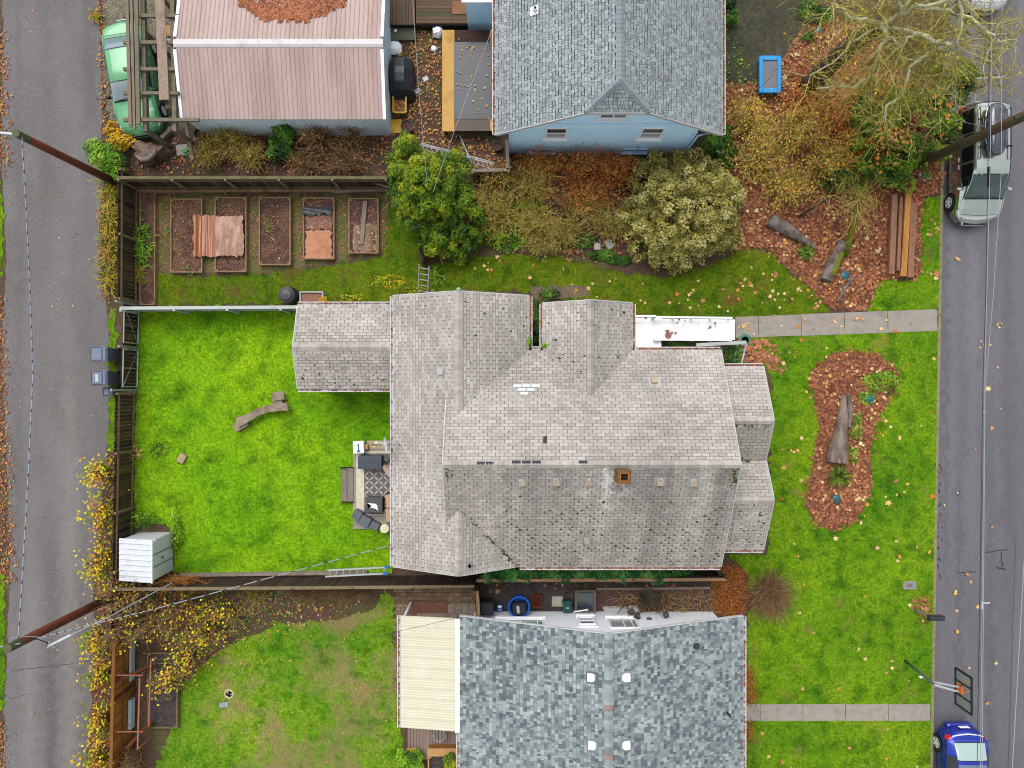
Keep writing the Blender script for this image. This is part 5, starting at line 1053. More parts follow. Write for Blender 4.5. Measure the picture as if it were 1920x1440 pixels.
plank('long grey timber on the frame over the green car, nearest the alley', (237,-60), (245,236), 2.47, .13, .09, m_beam_bn, 'long timbers stored on the frame')
plank('long brown timber second from the alley on the frame over the car', (245.5,-60), (252.5,242), 2.465, .10, .08, m_beam_bn, 'long timbers stored on the frame')
plank('long greenish timber third from the alley on the frame over the car', (254.5,-60), (260,234), 2.47, .15, .10, m_beam_gr, 'long timbers stored on the frame')
plank('wide rough board lying across the timber frame beside the garage', (297,-60), (308,187), 2.46, .38, .035, mat('rough_plank',[C(140,120,106),C(160,140,124),C(124,106,94)],scale=2,fine=.25,stretch=(1,.4,1)))
plank('leaning post between the garage corner and the shrub bed', (348,228), (362,300), .9, .14, .12, m_beam_gr)
plank('short grey board propped beside the front of the green car', (303,258), (322,238), .3, .16, .05, m_wood_gr)
plank('short pale plank lying in the brown shrubs behind the garage', (502,248), (520,262), .25, .2, .04, m_wood_gr)
# stump and root plate
stp = thing('tree_stump', 'broken weathered tree stump with torn roots below the green car', 'stump', tuple(G(285,290))); m_stump = mat('rotten_stump', [C(84,60,50), C(112,90,74), C(134,116,100), C(70,50,44)], scale=3, bump=1, bscale=20, fine=.3)
mb = MB(); p = G(288,290); k = 22; vs = []
for z, f in ((0,1.0),(.25,.86),(.5,.74),(.62,.7)):
    for i in range(k): a = 2*math.pi*i/k; r = f*(.62+.14*math.sin(3*a+1)+.09*math.sin(7*a))*rng.uniform(.9,1.08); vs.append((p.x+r*1.3*math.cos(a), p.y+r*.8*math.sin(a), z+(.1*rng.random() if z > .5 else 0)))
mb.add(vs, [(q*k+i,q*k+(i+1)%k,(q+1)*k+(i+1)%k,(q+1)*k+i) for q in range(3) for i in range(k)]+[tuple(range(3*k,4*k))]); mb.build('trunk', m_stump, stp)
rt = [(256,292),(265,300),(278,298),(290,288),(292,276)]; MB().tube([G(x,y,.72-.02*i) for i,(x,y) in enumerate(rt)], [.05,.1,.11,.1,.05], 8).build('torn_root', mat('grey_root',[C(126,116,110),C(142,132,124)],scale=4,fine=.15), stp, smooth=True)
sv = thing('shovel', 'green-handled shovel leaning on a grey board behind the garage', 'shovel', tuple(G(350,295))); MB().tube([G(362,325,.1),G(351,293,.6)], .02, 8).build('shaft', mat('purple_grey',[C(110,96,110)],fine=.1), sv)
m_grn = mat('green_plastic', [C(20,150,80)], rough=.4, fine=.05); MB().tube([G(351,294,.6),G(348,283,.72)], .028, 8).build('grip', m_grn, sv); MB().rbox(tuple(G(347,283,.75)),(.2,.16,.08),.02,.3).build('blade', m_grn, sv); MB().rbox(tuple(G(357,291,.62)),(.07,.16,.06),.015,-.5).build('tag', mat('yellow_plastic',[C(214,180,30)],rough=.4,fine=.1), sv)
block('square grey paving board lying below the garage corner', 342,282,.5,.48,.06,.12,m_greystone,'paving_board','board')
bucket('black bucket with grey lid by the corner of the garage', 373,249,.22,.45,m_blk)
m_cone = mat('red_bucket', [C(150,24,44)], rough=.45, fine=.1); bucket('dark red pot in the shrubs behind the garage', 491,263,.16,.25,m_cone,'plant_pot','pot')
fan = thing('vent_fan', 'round metal fan leaning at the garage gable', 'fan', tuple(G(318,80))); q = G(318,80,1.6); MB().tube([(q.x,q.y,0),(q.x,q.y,1.55)], .03).build('stand', m_steel, fan); MB().lathe([(.1,-.04),(.16,-.02),(.17,.02),(.13,.05),(.05,.03),(0,.05)], q, 18).build('housing', m_alu, fan)
m_tanw = mat('raw_lumber', [C(196,150,96), C(206,162,108)], scale=3, fine=.1); plank('short raw lumber offcut on the pavers beside the garage', (315,48), (318,68), .12, .2, .08, m_tanw)
# ---------------------------------------------------------------- between garage and blue house
dk = bpy.data.objects.new('garden_deck', None); COL.objects.link(dk); tag(dk, 'greenish wooden deck behind the blue house at the top edge', 'deck'); m_deckw = mat('green_deck', [C(96,76,62), C(110,88,72), C(88,86,60)], rand=True, scale=1.5, fine=.2, stretch=(.3,1,1))
a, b = G(780,-60,.45), G(880,44,.45); n = 15
for i in range(n): y0_ = b.y+(a.y-b.y)*i/n; MB().box(((a.x+b.x)/2,y0_+(a.y-b.y)/n/2,.43),(b.x-a.x,(a.y-b.y)/n-.012,.05)).build('deck_board', m_deckw, dk)
a2, b2 = G(730,-60,.45), G(778,46,.45); n = 8
for i in range(n): x_ = a2.x+(b2.x-a2.x)*(i+.5)/n; MB().box((x_,(a2.y+b2.y)/2,.42),((b2.x-a2.x)/n-.012,a2.y-b2.y,.05)).build('deck_board', m_deckw, dk)
MB().box(((a2.x+b.x)/2,b.y-.03,.2),(b.x-a2.x,.05,.4)).build('skirt_board', m_wood_dk, dk)
single('deck_step', MB().box(tuple(G(755,62,.1)),(1.15,.65,.18)), mat('step_green',[C(84,88,70),C(98,100,82)],scale=2,fine=.2), 'low green-grey wooden step below the garden deck', 'step')
single('door_mat', MB().box(tuple(G(862,14,.475)),(.62,.55,.02)), mat('coir_mat',[C(140,98,64),C(156,112,76)],fine=.2), 'brown door mat on the garden deck', 'mat')
gc = thing('covered_grill', 'barbecue grill under a black cover beside the metal garage', 'grill', tuple(G(750,142))); m_cover = mat('black_cover', [C(38,42,46), C(52,58,62)], scale=3, rough=.35, bump=.6, bscale=6, fine=.1)
a, b = G(728,103,.9), G(772,180,.5); mb = MB(); vs = []; rows = [(0,[(-.42,0),(.42,0)]),]
secs = [(.82,.30,.5),(.70,.42,.85),(.25,.46,1.02),(.0,.46,1.05),(-.35,.44,1.0),(-.62,.5,.8),(-.88,.34,.35)]; c_ = G(752,143,.6)
for y, hw, h in secs: vs += [(c_.x-hw-.05,c_.y+y,.02),(c_.x-hw,c_.y+y,h*.82),(c_.x-hw*.45,c_.y+y,h),(c_.x+hw*.4,c_.y+y,h*.98),(c_.x+hw,c_.y+y,h*.72),(c_.x+hw+.08,c_.y+y*1.03,.02)]
mb.add(vs, [(6*i+j,6*i+j+1,6*i+7+j,6*i+6+j) for i in range(6) for j in range(5)]+[(5,4,3,2,1,0),(36,37,38,39,40,41)]); mb.build('cover', m_cover, gc)
MB().box((c_.x,c_.y,.3),(.6,1.2,.5)).build('cart', m_dark, gc)
for s_ in (-1,1): MB().lathe([(.02,-.03),(.09,-.03),(.09,.03),(.02,.03)], (c_.x+s_*.35,c_.y+.7,.09), 12, M=Matrix.Rotation(R(90),3,'Y')).build('wheel', m_dark, gc)
m_yel = mat('yellow_plastic2', [C(226,180,40), C(214,166,32)], scale=3, rough=.4, fine=.06)
yb_ = thing('yellow_tub', 'yellow plastic tub full of dead leaves beside the covered grill', 'tub', tuple(G(746,194))); p = G(749,192,.45); hx, hy = .28, .43
mb = MB(); ring = lambda sx, sy, z: [(p.x+sx*x,p.y+sy*y,z) for x,y in ((-.8,-1),(.8,-1),(1,-.85),(1,.85),(.8,1),(-.8,1),(-1,.85),(-1,-.85))]
vs = ring(hx*.85,hy*.88,.03)+ring(hx,hy,.43)+ring(hx*1.07,hy*1.05,.43)+ring(hx*1.07,hy*1.05,.46)+ring(hx*.88,hy*.9,.46)+ring(hx*.78,hy*.8,.28)
mb.add(vs, [(8*q+i,8*q+(i+1)%8,8*q+8+(i+1)%8,8*q+8+i) for q in range(5) for i in range(8)]+[tuple(range(7,-1,-1)),tuple(range(40,48))]); mb.build('body', m_yel, yb_)
n = 160; P = np.column_stack([p.x+rng.uniform(-.2,.2,n),p.y+rng.uniform(-.33,.33,n),.29+rng.random(n)*.05]); lo = leaves('dead_leaves', P, np.column_stack([rng.normal(0,.4,(n,2)),np.ones(n)]), .08, rng.uniform(.0,.8,n), m_litter, yb_, 'oval'); lo['kind'] = 'stuff'
bent_sheet('yellow plastic lid lying on leaves below the yellow tub', 730,224,753,250,.1,m_yel,waves=.4,amp=.015,name='tub_lid',cat='lid',ragged=.0)
bucket('round black pot beside the yellow lid by the cypress tip', 763,236,.27,.4,m_blk,'plant_pot','pot',inner=m_bark_dk)
tr = thing('plywood_bed', 'plywood-framed flat bed with black sheet beside the blue house', 'platform', tuple(G(880,150))); m_ply = mat('wet_plywood', [C(206,160,86), C(214,170,100), C(180,136,60)], scale=1.2, fine=.08); m_blks = mat('black_sheet', [C(44,48,56), C(60,64,72)], scale=1.2, rough=.25, fine=.08)
zt_ = .75; a, b = G(829,56,zt_), G(928,246,zt_); 
MB().box(((a.x+G(852,0,zt_).x)/2,(a.y+b.y)/2,zt_-.02),(G(852,0,zt_).x-a.x,a.y-b.y,.03)).build('plywood_side', m_ply, tr)
for ya, yb2, mm in ((56,80,m_wood_br),(222,245,mat('grey_ply',[C(104,92,88),C(120,106,100)],scale=2,fine=.15))): q, r_ = G(853,ya,zt_), G(918,yb2,zt_); mb = MB().box(((q.x+r_.x)/2,(q.y+r_.y)/2,zt_-.025),(r_.x-q.x,q.y-r_.y,.03)); mb.build('end_panel', mm, tr, tint=True)
q, r_ = G(918.5,56,zt_), G(930,245,zt_); MB().box(((q.x+r_.x)/2,(q.y+r_.y)/2,zt_-.02),(r_.x-q.x,q.y-r_.y,.03)).build('plywood_side', m_ply, tr)
q, r_ = G(851,79,zt_), G(925,223,zt_); MB().box(((q.x+r_.x)/2,(q.y+r_.y)/2,zt_+.005),(r_.x-q.x,q.y-r_.y,.012)).build('black_sheet', m_blks, tr)
for px in (834,920):
    for py in (62,150,240): p = G(px,py,zt_); MB().box((p.x,p.y,(zt_-.05)/2),(.09,.09,zt_-.05)).build('leg', m_wood_br, tr)
def bag(label, px, py, r, h, m=None, name='plastic_bag', z0=.0):
    p = G(px,py,z0); mb = MB(); k = 12; vs = []
    for z, f in ((0,.8),(.35,1.0),(.7,.85),(.95,.45)):
        for i in range(k): a = 2*math.pi*i/k; rr = r*f*rng.uniform(.8,1.15); vs.append((p.x+rr*math.cos(a),p.y+rr*math.sin(a),z0+z*h))
    vs.append((p.x,p.y,z0+h)); mb.add(vs, [(q*k+i,q*k+(i+1)%k,(q+1)*k+(i+1)%k,(q+1)*k+i) for q in range(3) for i in range(k)]+[(3*k+i,3*k+(i+1)%k,4*k) for i in range(k)]); return single(name, mb, m or m_white, label, 'bag')
bag('large white sack at the corner of the plywood bed', 822,64,.26,.4); bag('white bag lying on the leaves right of the covered grill', 814,93,.13,.15); bag('crumpled white bags between the deck step and the grill', 741,92,.3,.25); bag('white crumpled bag just above the garden deck step edge', 743,61,.16,.2)
m_stk = mat('white_tile', [C(222,222,232)], fine=.05)
for px, py, lb in ((798,148,'small white tile on the leaves, upper of two near the plywood bed'),(783,171,'small white tile on the leaves, lower of two nearer the grill')): block(lb, px, py, .24,.2,.03,.5,m_stk,'tile','tile','small white tiles on the leaves')
# lattice mast lying on the fence
lm = thing('lattice_mast', 'white aluminium lattice mast lying above the cypress', 'mast', tuple(G(850,290))); A0 = G(788,274,1.2); B0 = G(926,311,1.2); d = (B0-A0).normalized(); s_ = Vector((-d.y,d.x,0))
off = [s_*.13+Vector((0,0,0)), -s_*.13+Vector((0,0,0)), Vector((0,0,.2))]
for o_ in off: MB().tube([A0+o_,B0+o_], .022, 8).build('chord', m_alu, lm)
n = 16; L_ = (B0-A0).length
for i in range(n):
    p0 = A0+d*(L_*i/n); p1 = A0+d*(L_*(i+1)/n)
    for u in range(3): MB().tube([p0+off[u],p1+off[(u+1)%3]], .011, 6).build('lattice_brace', m_alu, lm)
single('support_pole', MB().tube([G(861,252,.2),G(893,325,1.15)], .03, 8), m_alu, 'thin white pole crossing under the lattice mast', 'pole')
single('mast_trestle', MB().bar(G(870,318,.0),G(870,318,1.15),.08).bar(G(885,322,.0),G(885,322,1.1),.08).bar(G(862,318,1.12),G(893,322,1.12),.1,.08), m_wood_dk if False else m_wood_gr, 'small grey trestle holding the lattice mast near the fence', 'trestle')
bucket('dark round pot on bare soil near the blue house corner', 933,274,.2,.3,m_blk,'plant_pot','pot')
# ---------------------------------------------------------------- right yard
sb = thing('blue_table', 'bright blue framed play table with grey top on the mossy pavers', 'table', tuple(G(1444,139))); m_bl = mat('bright_blue', [C(40,150,224), C(56,164,232)], scale=2, rough=.45, fine=.05); m_gtop = mat('grey_top', [C(112,112,122), C(128,128,136)], scale=2, rough=.4, fine=.08)
a, b = G(1424,104,.5), G(1465,174,.5); cx, cy, wx, wy = (a.x+b.x)/2,(a.y+b.y)/2,b.x-a.x,a.y-b.y
for s_ in (-1,1): MB().rbox((cx+s_*(wx/2-.08),cy,.45),(.16,wy,.12),.03).build('side_rim', m_bl, sb); MB().rbox((cx,cy+s_*(wy/2-.1),.452),(wx-.3,.2,.118),.02).build('end_rim', m_bl, sb)
MB().box((cx,cy,.44),(wx-.3,wy-.38,.03)).build('top_panel', m_gtop, sb)
for sx in (-1,1):
    for sy in (-1,1): MB().box((cx+sx*(wx/2-.1),cy+sy*(wy/2-.12),.2),(.1,.1,.4)).build('leg', m_bl, sb)
def log(label, pts, rads, m, name='log', moss=False, n=12):
    t = thing(name, label, 'log', tuple(G(*pts[0][:2]))); P = [G(x,y,z) for x,y,z in pts]; mb = MB(); Q = []; Rr = []
    for i in range(len(P)-1):
        for j in range(4): f = j/4; Q.append(P[i].lerp(P[i+1],f)+Vector((rng.normal(0,.012),rng.normal(0,.012),0))); Rr.append((rads[i]+(rads[i+1]-rads[i])*f)*rng.uniform(.92,1.08))
    Q.append(P[-1]); Rr.append(rads[-1]); mb.tube(Q, Rr, n); mb.build('trunk', m, t, smooth=False)
    if moss: MB().tube([q+Vector((r*.45,.0,r*.35)) for q, r in zip(Q,Rr)][2:-1], [r*.72 for r in Rr][2:-1], 10).build('moss_coat', m_moss2, t, smooth=True)
    else: MB().lathe([(rads[-1]*.8,0),(rads[-1]*.5,.01),(0,.012)], P[-1], 12, M=(P[-1]-P[-2]).to_track_quat('Z','Y').to_matrix()).build('cut_end', m_wood_bed, t)
    return t
m_log = mat('wet_log', [C(70,60,54), C(104,92,86), C(140,128,122), C(84,72,64)], scale=2.6, fine=.3, bump=.6, bscale=16); m_moss2 = mat('bright_moss', [C(96,104,14), C(126,134,20), C(84,92,20)], scale=5, bump=1, fine=.3)
m_drift = mat('bare_driftwood', [C(120,104,94), C(150,134,122), C(98,84,74), C(164,150,138)], scale=2.2, fine=.25, bump=.7, bscale=14, stretch=(1,.4,1))
log('thick grey rotten log lying among brown leaves near the variegated bush', [(1444,412,.22),(1480,432,.24),(1528,464,.12)], [.26,.27,.07], m_log)
log('mossy cut log standing slanted in the leaves beside the teal pot', [(1581,455,.2),(1562,492,.2),(1548,526,.2)], [.2,.24,.27], m_log, moss=True)
log('thin grey branch log at the tip of the leaf bed near the path', [(1571,563,.1),(1588,535,.12),(1602,518,.1)], [.05,.09,.05], m_log)
log('bleached forked driftwood log in the middle of the front leaf island', [(1568,866,.2),(1575,820,.24),(1580,780,.2),(1582,740,.14)], [.46,.3,.22,.1], m_drift)
log('short driftwood branch beside the forked log on the leaf island', [(1590,800,.22),(1594,770,.16),(1592,740,.1)], [.14,.12,.09], m_drift)
# long timbers stacked in the leaves
m_tim_o = mat('orange_timber', [C(190,130,60), C(206,148,80), C(170,108,50)], scale=1.5, fine=.12, stretch=(1,.3,1)); m_tim_b = mat('leafy_timber', [C(134,92,70), C(160,116,90), C(112,74,60)], scale=3, fine=.25)
for lb, a, b, wd, m_ in [('leaf-covered timber nearest the logs in the row of four', (1676,366), (1670,514), .24, m_tim_b), ('narrow dark timber second in the row of four in the leaves', (1688,370), (1682,508), .13, m_tim_b), ('bright orange timber third in the row of four in the leaves', (1702,356), (1692,518), .24, m_tim_o), ('pinkish leaf-strewn timber nearest the street in the row of four', (1712,380), (1705,520), .26, m_tim_b)]:
    single('timber', MB().bar(G(a[0],a[1],.3), G(b[0],b[1],.3), wd, .2), m_, lb, 'timber', 'timbers lying in the leaves')
m_tealp = mat('teal_ceramic', [C(16,70,84), C(60,130,140), C(20,60,76), C(90,150,150)], scale=14, rough=.3, fine=.15)
for px, py, lb in ((1583,517,'crumpled teal bowl beside the mossy cut log'),(1628,748,'crumpled teal bowl near the green plants of the leaf island'),(1566,935,'crumpled teal bowl below the spiky plant on the leaf island')): o_ = bag(lb, px, py, .22,.17,m_tealp,'teal_bowl'); o_['category'] = 'bowl'
m_cyan = mat('cyan_plastic',[C(40,150,150)],rough=.4,fine=.05); bucket('tiny cyan cup on the leaves beside the large tree trunk', 1535,56,.09,.12,m_cyan,'cup','cup',lid=True)
sg = thing('yard_sign', 'small green and white yard sign at the kerb by the parked minivan', 'sign', tuple(G(1732,332))); p = G(1733,330,.55); Mx = Matrix.Rotation(R(-35),3,'X') @ Matrix.Rotation(R(20),3,'Z')
MB().box(tuple(p),(.3,.36,.012),M=Mx).build('panel', m_white, sg); MB().box(tuple(p+Mx@Vector((0,-.11,.01))),(.3,.14,.012),M=Mx).build('green_band', m_grn, sg); MB().box(tuple(p+Mx@Vector((.0,.06,.01))),(.1,.07,.012),M=Mx).build('symbol', m_dark, sg); MB().box((p.x,p.y+.02,.25),(.03,.03,.5)).build('stake', m_steel, sg)
# street furniture
mbx = thing('mailbox', 'black mailbox on a post at the kerb', 'mailbox', tuple(G(1739,1160))); p = G(1754,1158,1.05); MB().box((p.x-.28,p.y+.02,.5),(.09,.09,1.0)).build('post', m_wood_dk if False else m_wood_gr, mbx)
mb = MB(); prof = [(-.11,0),(.11,0),(.11,.14),(.08,.22),(0,.25),(-.08,.22),(-.11,.14)]; vs = [(x,p.y+y,1.0+z) for x in (p.x-.32,p.x+.27) for y, z in prof]; mb.add(vs, [tuple(range(6,-1,-1)),tuple(range(7,14))]+[(i,(i+1)%7,7+(i+1)%7,7+i) for i in range(7)]); mb.build('box', mat('mailbox_black',[C(40,44,56),C(56,60,74)],rough=.35,fine=.05), mbx)
MB().box((p.x+.1,p.y+.12,1.14),(.16,.012,.04)).build('flag', m_cone, mbx); MB().box((p.x+.29,p.y,1.11),(.02,.19,.2)).build('door', m_blk, mbx)
wm = thing('meter_cover', 'grey concrete meter box cover set in the front lawn', 'meter cover', tuple(G(1706,1098))); MB().rbox(tuple(G(1706,1098,.02)),(.56,.36,.05),.03).build('rim', m_conc, wm); MB().rbox(tuple(G(1706,1098,.042)),(.46,.26,.02),.02).build('lid', mat('lid_blue_grey',[C(120,128,140),C(140,146,156)],scale=5,fine=.1), wm); MB().rbox(tuple(G(1706,1098,.052)),(.18,.12,.012),.01).build('plate', m_brickp, wm)
# basketball hoop
bh = thing('basketball_hoop', 'basketball hoop with clear backboard leaning over the street from the lawn', 'basketball hoop', tuple(G(1697,1238))); m_pole = mat('dark_pole', [C(84,92,90), C(104,110,106)], scale=3, rough=.4, fine=.1); m_bbf = mat('backboard_frame', [C(22,46,52)], rough=.4, fine=.05)
b0 = G(1697,1239); t0 = G(1752,1283,2.75); MB().tube([b0,b0.lerp(t0,.5),t0], [.06,.055,.05], 10).build('pole', m_pole, bh, smooth=True); q = b0.lerp(t0,.62); MB().tube([q+Vector((-.1,-.12,-.05)),q+Vector((.12,-.05,.0))], .05, 8).build('height_adjuster', m_white, bh)
bz = 3.05; Bc = G(1803,1293,bz+.25); hw = .69; bt = Vector((.0,0,0))
for dz, dy in ((0,.1),(0,-.08),(-.3,.03),(-.3,-.15)): MB().bar(G(1752,1281,2.8+dz*.5)+Vector((0,dy*.6,0)), (Bc.x-.1,Bc.y+dy,Bc.z+dz*.6), .05,.03).build('support_arm', m_alu, bh)
top = bz+.85; bot = bz-.12; xB = (1828-960)*(CAM_H-top)/FPX-.55; xB = Bc.x
def fr(y0_, z0_, y1_, z1_, t_=.07, m_=None, nm='frame_bar'): MB().bar((xB,Bc.y+y0_,z0_),(xB,Bc.y+y1_,z1_),t_,.05,up=(1,0,0)).build(nm, m_ or m_bbf, bh)
fr(-hw,bot,-hw,top); fr(hw,bot,hw,top); fr(-hw,bot,hw,bot); fr(-hw,top,hw,top); fr(-.26,bot,-.26,top,.05); fr(.26,bot,.26,top,.05); fr(-.2,bot+.38,.2,bot+.38,.04)
g_bb = mat('clear_board', [C(150,156,150)], rough=.1, fine=0); g_bb.node_tree.nodes['Principled BSDF'].inputs['Alpha'].default_value = .35
MB().box((xB,Bc.y,(top+bot)/2),(.012,2*hw-.06,top-bot-.06)).build('backboard_panel', g_bb, bh)
m_orm = mat('hoop_orange', [C(236,120,70)], rough=.4, fine=.04); hr = .225; pts = [(xB+.08+hr+hr*math.cos(a),Bc.y+hr*math.sin(a),3.05) for a in np.linspace(0,2*math.pi,25)]; MB().tube(pts, .02, 6, caps=False).build('rim', m_orm, bh); MB().box((xB+.05,Bc.y,3.08),(.1,.2,.16)).build('rim_bracket', m_orm, bh); MB().box((xB-.05,Bc.y,3.25),(.05,.3,.35)).build('rear_bracket', m_orm, bh)
# ---------------------------------------------------------------- south side clutter between the houses
m_gravel = mat('dark_gravel', [C(44,42,46), C(66,60,62), C(84,72,66), C(52,50,54)], scale=4, bump=1, bscale=40, fine=.4, fscale=14)
struct('gravel_yard', sheet(MB(), rough_edge(GP([(898,1084),(1125,1084),(1330,1082),(1336,1098),(1118,1104),(1118,1152),(898,1156)]),.2,.03), .006), m_gravel)
struct('planting_bed', sheet(MB(), rough_edge(GP([(1118,1104),(1332,1102),(1340,1150),(1118,1152)]),.2,.04), .008), m_bark_dk)
wheeled_bin('black wheeled bin beside the narrow brown fence', G(914,1128), .5, .55, 1.0, R(-90), m_blk, m_blk, None)
m_blb = mat('royal_blue', [C(24,96,200), C(36,110,216)], scale=2, rough=.35, fine=.05)
bb_ = thing('recycling_bin', 'bright blue recycling bin with a black box standing inside it', 'bin', tuple(G(973,1128)), None, .1); mb = MB(); k = 14
mb.lathe([(.36,.02),(.44,.72),(.47,.72),(.47,.76),(.4,.76),(.34,.3),(0,.3)], (0,0,0), 14); mb.build('body', m_blb, bb_, local=True); MB().rbox((.0,-.08,.62),(.56,.5,.4),.04).build('inner_box', m_blk, bb_, local=True); MB().box((-.05,-.08,.825),(.12,.3,.012)).build('box_label', m_label, bb_, local=True)
jg = thing('water_jug', 'small bright blue jug with white top on the dark gravel', 'jug', tuple(G(938,1141))); p = G(937,1141,.3); MB().rbox((p.x,p.y,.14),(.25,.26,.28),.05).build('body', m_blb, jg); MB().rbox((p.x,p.y+.08,.3),(.17,.1,.06),.02).build('cap', m_white, jg); MB().tube([(p.x-.08,p.y-.05,.28),(p.x,p.y-.05,.35),(p.x+.08,p.y-.05,.28)], .016, 6).build('handle', m_white, jg)
def opentub(label, px, py, wx, wy, h, rz, m, inner, name='tub', cat='tub'):
    p = G(px,py,h); t = thing(name, label, cat, (p.x,p.y,0), None, rz); o = MB(); 
    for s_ in (-1,1): o.box((s_*(wx/2-.02),0,h/2),(.04,wy,h)); o.box((0,s_*(wy/2-.02),h/2-.002),(wx-.084,.04,h))
    o.build('sides', m, t, local=True); MB().box((0,0,h*.3),(wx-.09,wy-.09,.04)).build('contents', inner, t, local=True); return t
opentub('rusty red open crate beside the blue recycling bin', 1007,1128,.4,.52,.3,0,mat('rust_red',[C(112,48,36),C(132,62,46)],scale=4,fine=.15),mat('rust_inner',[C(84,36,28)],fine=.2),'crate','crate')
opentub('pale cream shallow tray between the red crate and green box', 1045,1128,.46,.42,.14,0,mat('cream_tray',[C(200,196,182),C(188,184,170)],scale=4,fine=.08),mat('tray_in',[C(190,186,172)],scale=5,fine=.12),'tray','tray')
t = boxthing('green_box','dark green lidded box with a fallen leaf on it on the gravel','box',1064,1138,.4,.5,.42,.08,mat('bottle_green',[C(18,74,70),C(26,88,82)],scale=3,rough=.4,fine=.05),z0=.0); MB().box((.0,-.05,.425),(.1,.06,.006)).build('label', m_label, t, local=True)
cf = thing('cold_frame', 'wooden cold frame with two dark glass panes by the white wall', 'cold frame', tuple(G(1098,1127))); a, b = G(1078,1107,.4), G(1118,1148,.4); cx, cy, wx, wy = (a.x+b.x)/2,(a.y+b.y)/2,b.x-a.x,a.y-b.y; m_cfw = mat('cold_frame_wood',[C(96,92,76),C(112,106,88)],scale=3,fine=.2)
for s_ in (-1,1): MB().box((cx+s_*(wx/2-.05),cy,.2),(.1,wy,.4)).build('side', m_cfw, cf); MB().box((cx,cy+s_*(wy/2-.03),.2),(wx-.21,.06,.4)).build('end', m_cfw, cf)
g_cf = glassmat('cold_frame_glass', C(70,84,84), rough=.1); g_cf2 = glassmat('cold_frame_glass_blue', C(50,58,76), rough=.1)
MB().box((cx,cy+wy*.21,.38),(wx-.22,wy*.38,.012)).build('pane', g_cf, cf); MB().box((cx,cy-wy*.21,.382),(wx-.22,wy*.38,.012)).build('pane', g_cf2, cf); MB().box((cx,cy,.385),(wx-.21,.04,.03)).build('glazing_bar', m_cfw, cf)
single('white_stick', MB().bar(G(1076,1147,.45),G(1103,1143,.45),.05,.03), m_white, 'short white stick lying across the cold frame corner', 'stick')
# front clear awning on the white house wall
aw = thing('window_screen', 'translucent grey panel leaning at the white house wall under a small dark shrub', 'panel', tuple(G(1170,1143))); MB().slab([G(1130,1138,.05),G(1196,1135,.05),G(1199,1147,.3),G(1134,1150,.3)], .02).build('sheet', mat('screen_grey',[C(196,200,206)],rough=.3,fine=.04), aw); MB().bar(G(1130,1138,.07),G(1196,1135,.07),.04).build('frame', m_alu, aw)
# ---------------------------------------------------------------- bottom-left bed with copper trellis
bed('dark soil bed behind the orange fence with copper pipes over it', 276,1224,333,1366, h=.25, group=None, soil=m_gravel, tim=mat('olive_timber',[C(110,96,64),C(128,112,78)],scale=3,fine=.2), name='soil_bed')
m_cop = mat('copper_pipe', [C(176,110,84), C(190,130,104)], scale=4, rough=.4, fine=.12)
tl = thing('copper_trellis', 'copper-brown pipe trellis standing over the dark soil bed and fence', 'trellis', tuple(G(266,1320)))
MB().tube([G(262,1271,1.0),G(258,1405,1.0)], .035, 8).build('long_rail', m_cop, tl); MB().tube([G(283,1235,.6),G(279,1362,.6)], .035, 8).build('long_rail', m_cop, tl)
for py in (1266,1372): MB().tube([G(219,py,1.6),G(268,py,1.05)], .025, 8).build('cross_rail', m_cop, tl)
for py in (1268,1402): p = G(261,py,1.0); MB().tube([(p.x,p.y,0),(p.x,p.y,1.0)], .03, 8).build('post', m_cop, tl)
m_rpole = mat('red_brown_wood', [C(96,48,28), C(120,66,40)], scale=3, fine=.2)
single('leaning_beam', MB().bar(G(171,1300,1.9),G(285,1245,.4),.11,.11), m_rpole, 'red-brown beam leaning across the orange fence, upper one', 'beam'); single('leaning_beam', MB().bar(G(236,1404,1.2),G(284,1352,.3),.11,.11), m_rpole, 'red-brown beam leaning from the soil bed corner, lower one', 'beam')
single('white_edging', MB().bar(G(249,1185,.3),G(247,1275,.3),.09,.3).bar(G(247,1310,.3),G(246,1365,.3),.14,.3), mat('flaky_white',[C(170,190,196),C(206,216,218)],scale=8,fine=.25), 'flaking pale blue painted board behind the orange fence', 'board'); single('pale_box', MB().rbox(tuple(G(252,1186,.3)),(.34,.26,.6),.03), mat('beige_box',[C(206,184,156)],fine=.08), 'small beige box at the top end of the flaking board', 'box')
sp = thing('ring_sprinkler', 'cream ring sprinkler lying in the worn south lawn', 'sprinkler', tuple(G(430,1301))); c_ = G(430,1301); m_cr = mat('cream_ring',[C(216,206,160)],rough=.4,fine=.06); MB().lathe([(.13,.03),(.17,.07),(.21,.03),(.17,.0),(.13,.03)], c_, 24).build('ring', m_cr, sp); MB().lathe([(.05,0),(.05,.1),(0,.12)], c_, 10).build('hub', m_dark, sp)
for a in range(3): MB().bar(c_+Vector((0,0,.05)), c_+Vector((.15*math.cos(a*2.1),.15*math.sin(a*2.1),.05)), .03).build('spoke', m_cr, sp)
MB().tube([c_+Vector((0,0,.06)),G(420,1318,.03)], .012, 6).build('hose', m_dark, sp)
block('small grey slate lying below the ring sprinkler in the lawn', 420,1321,.4,.22,.06,.1,m_slate if False else m_galv,'slate','slate')
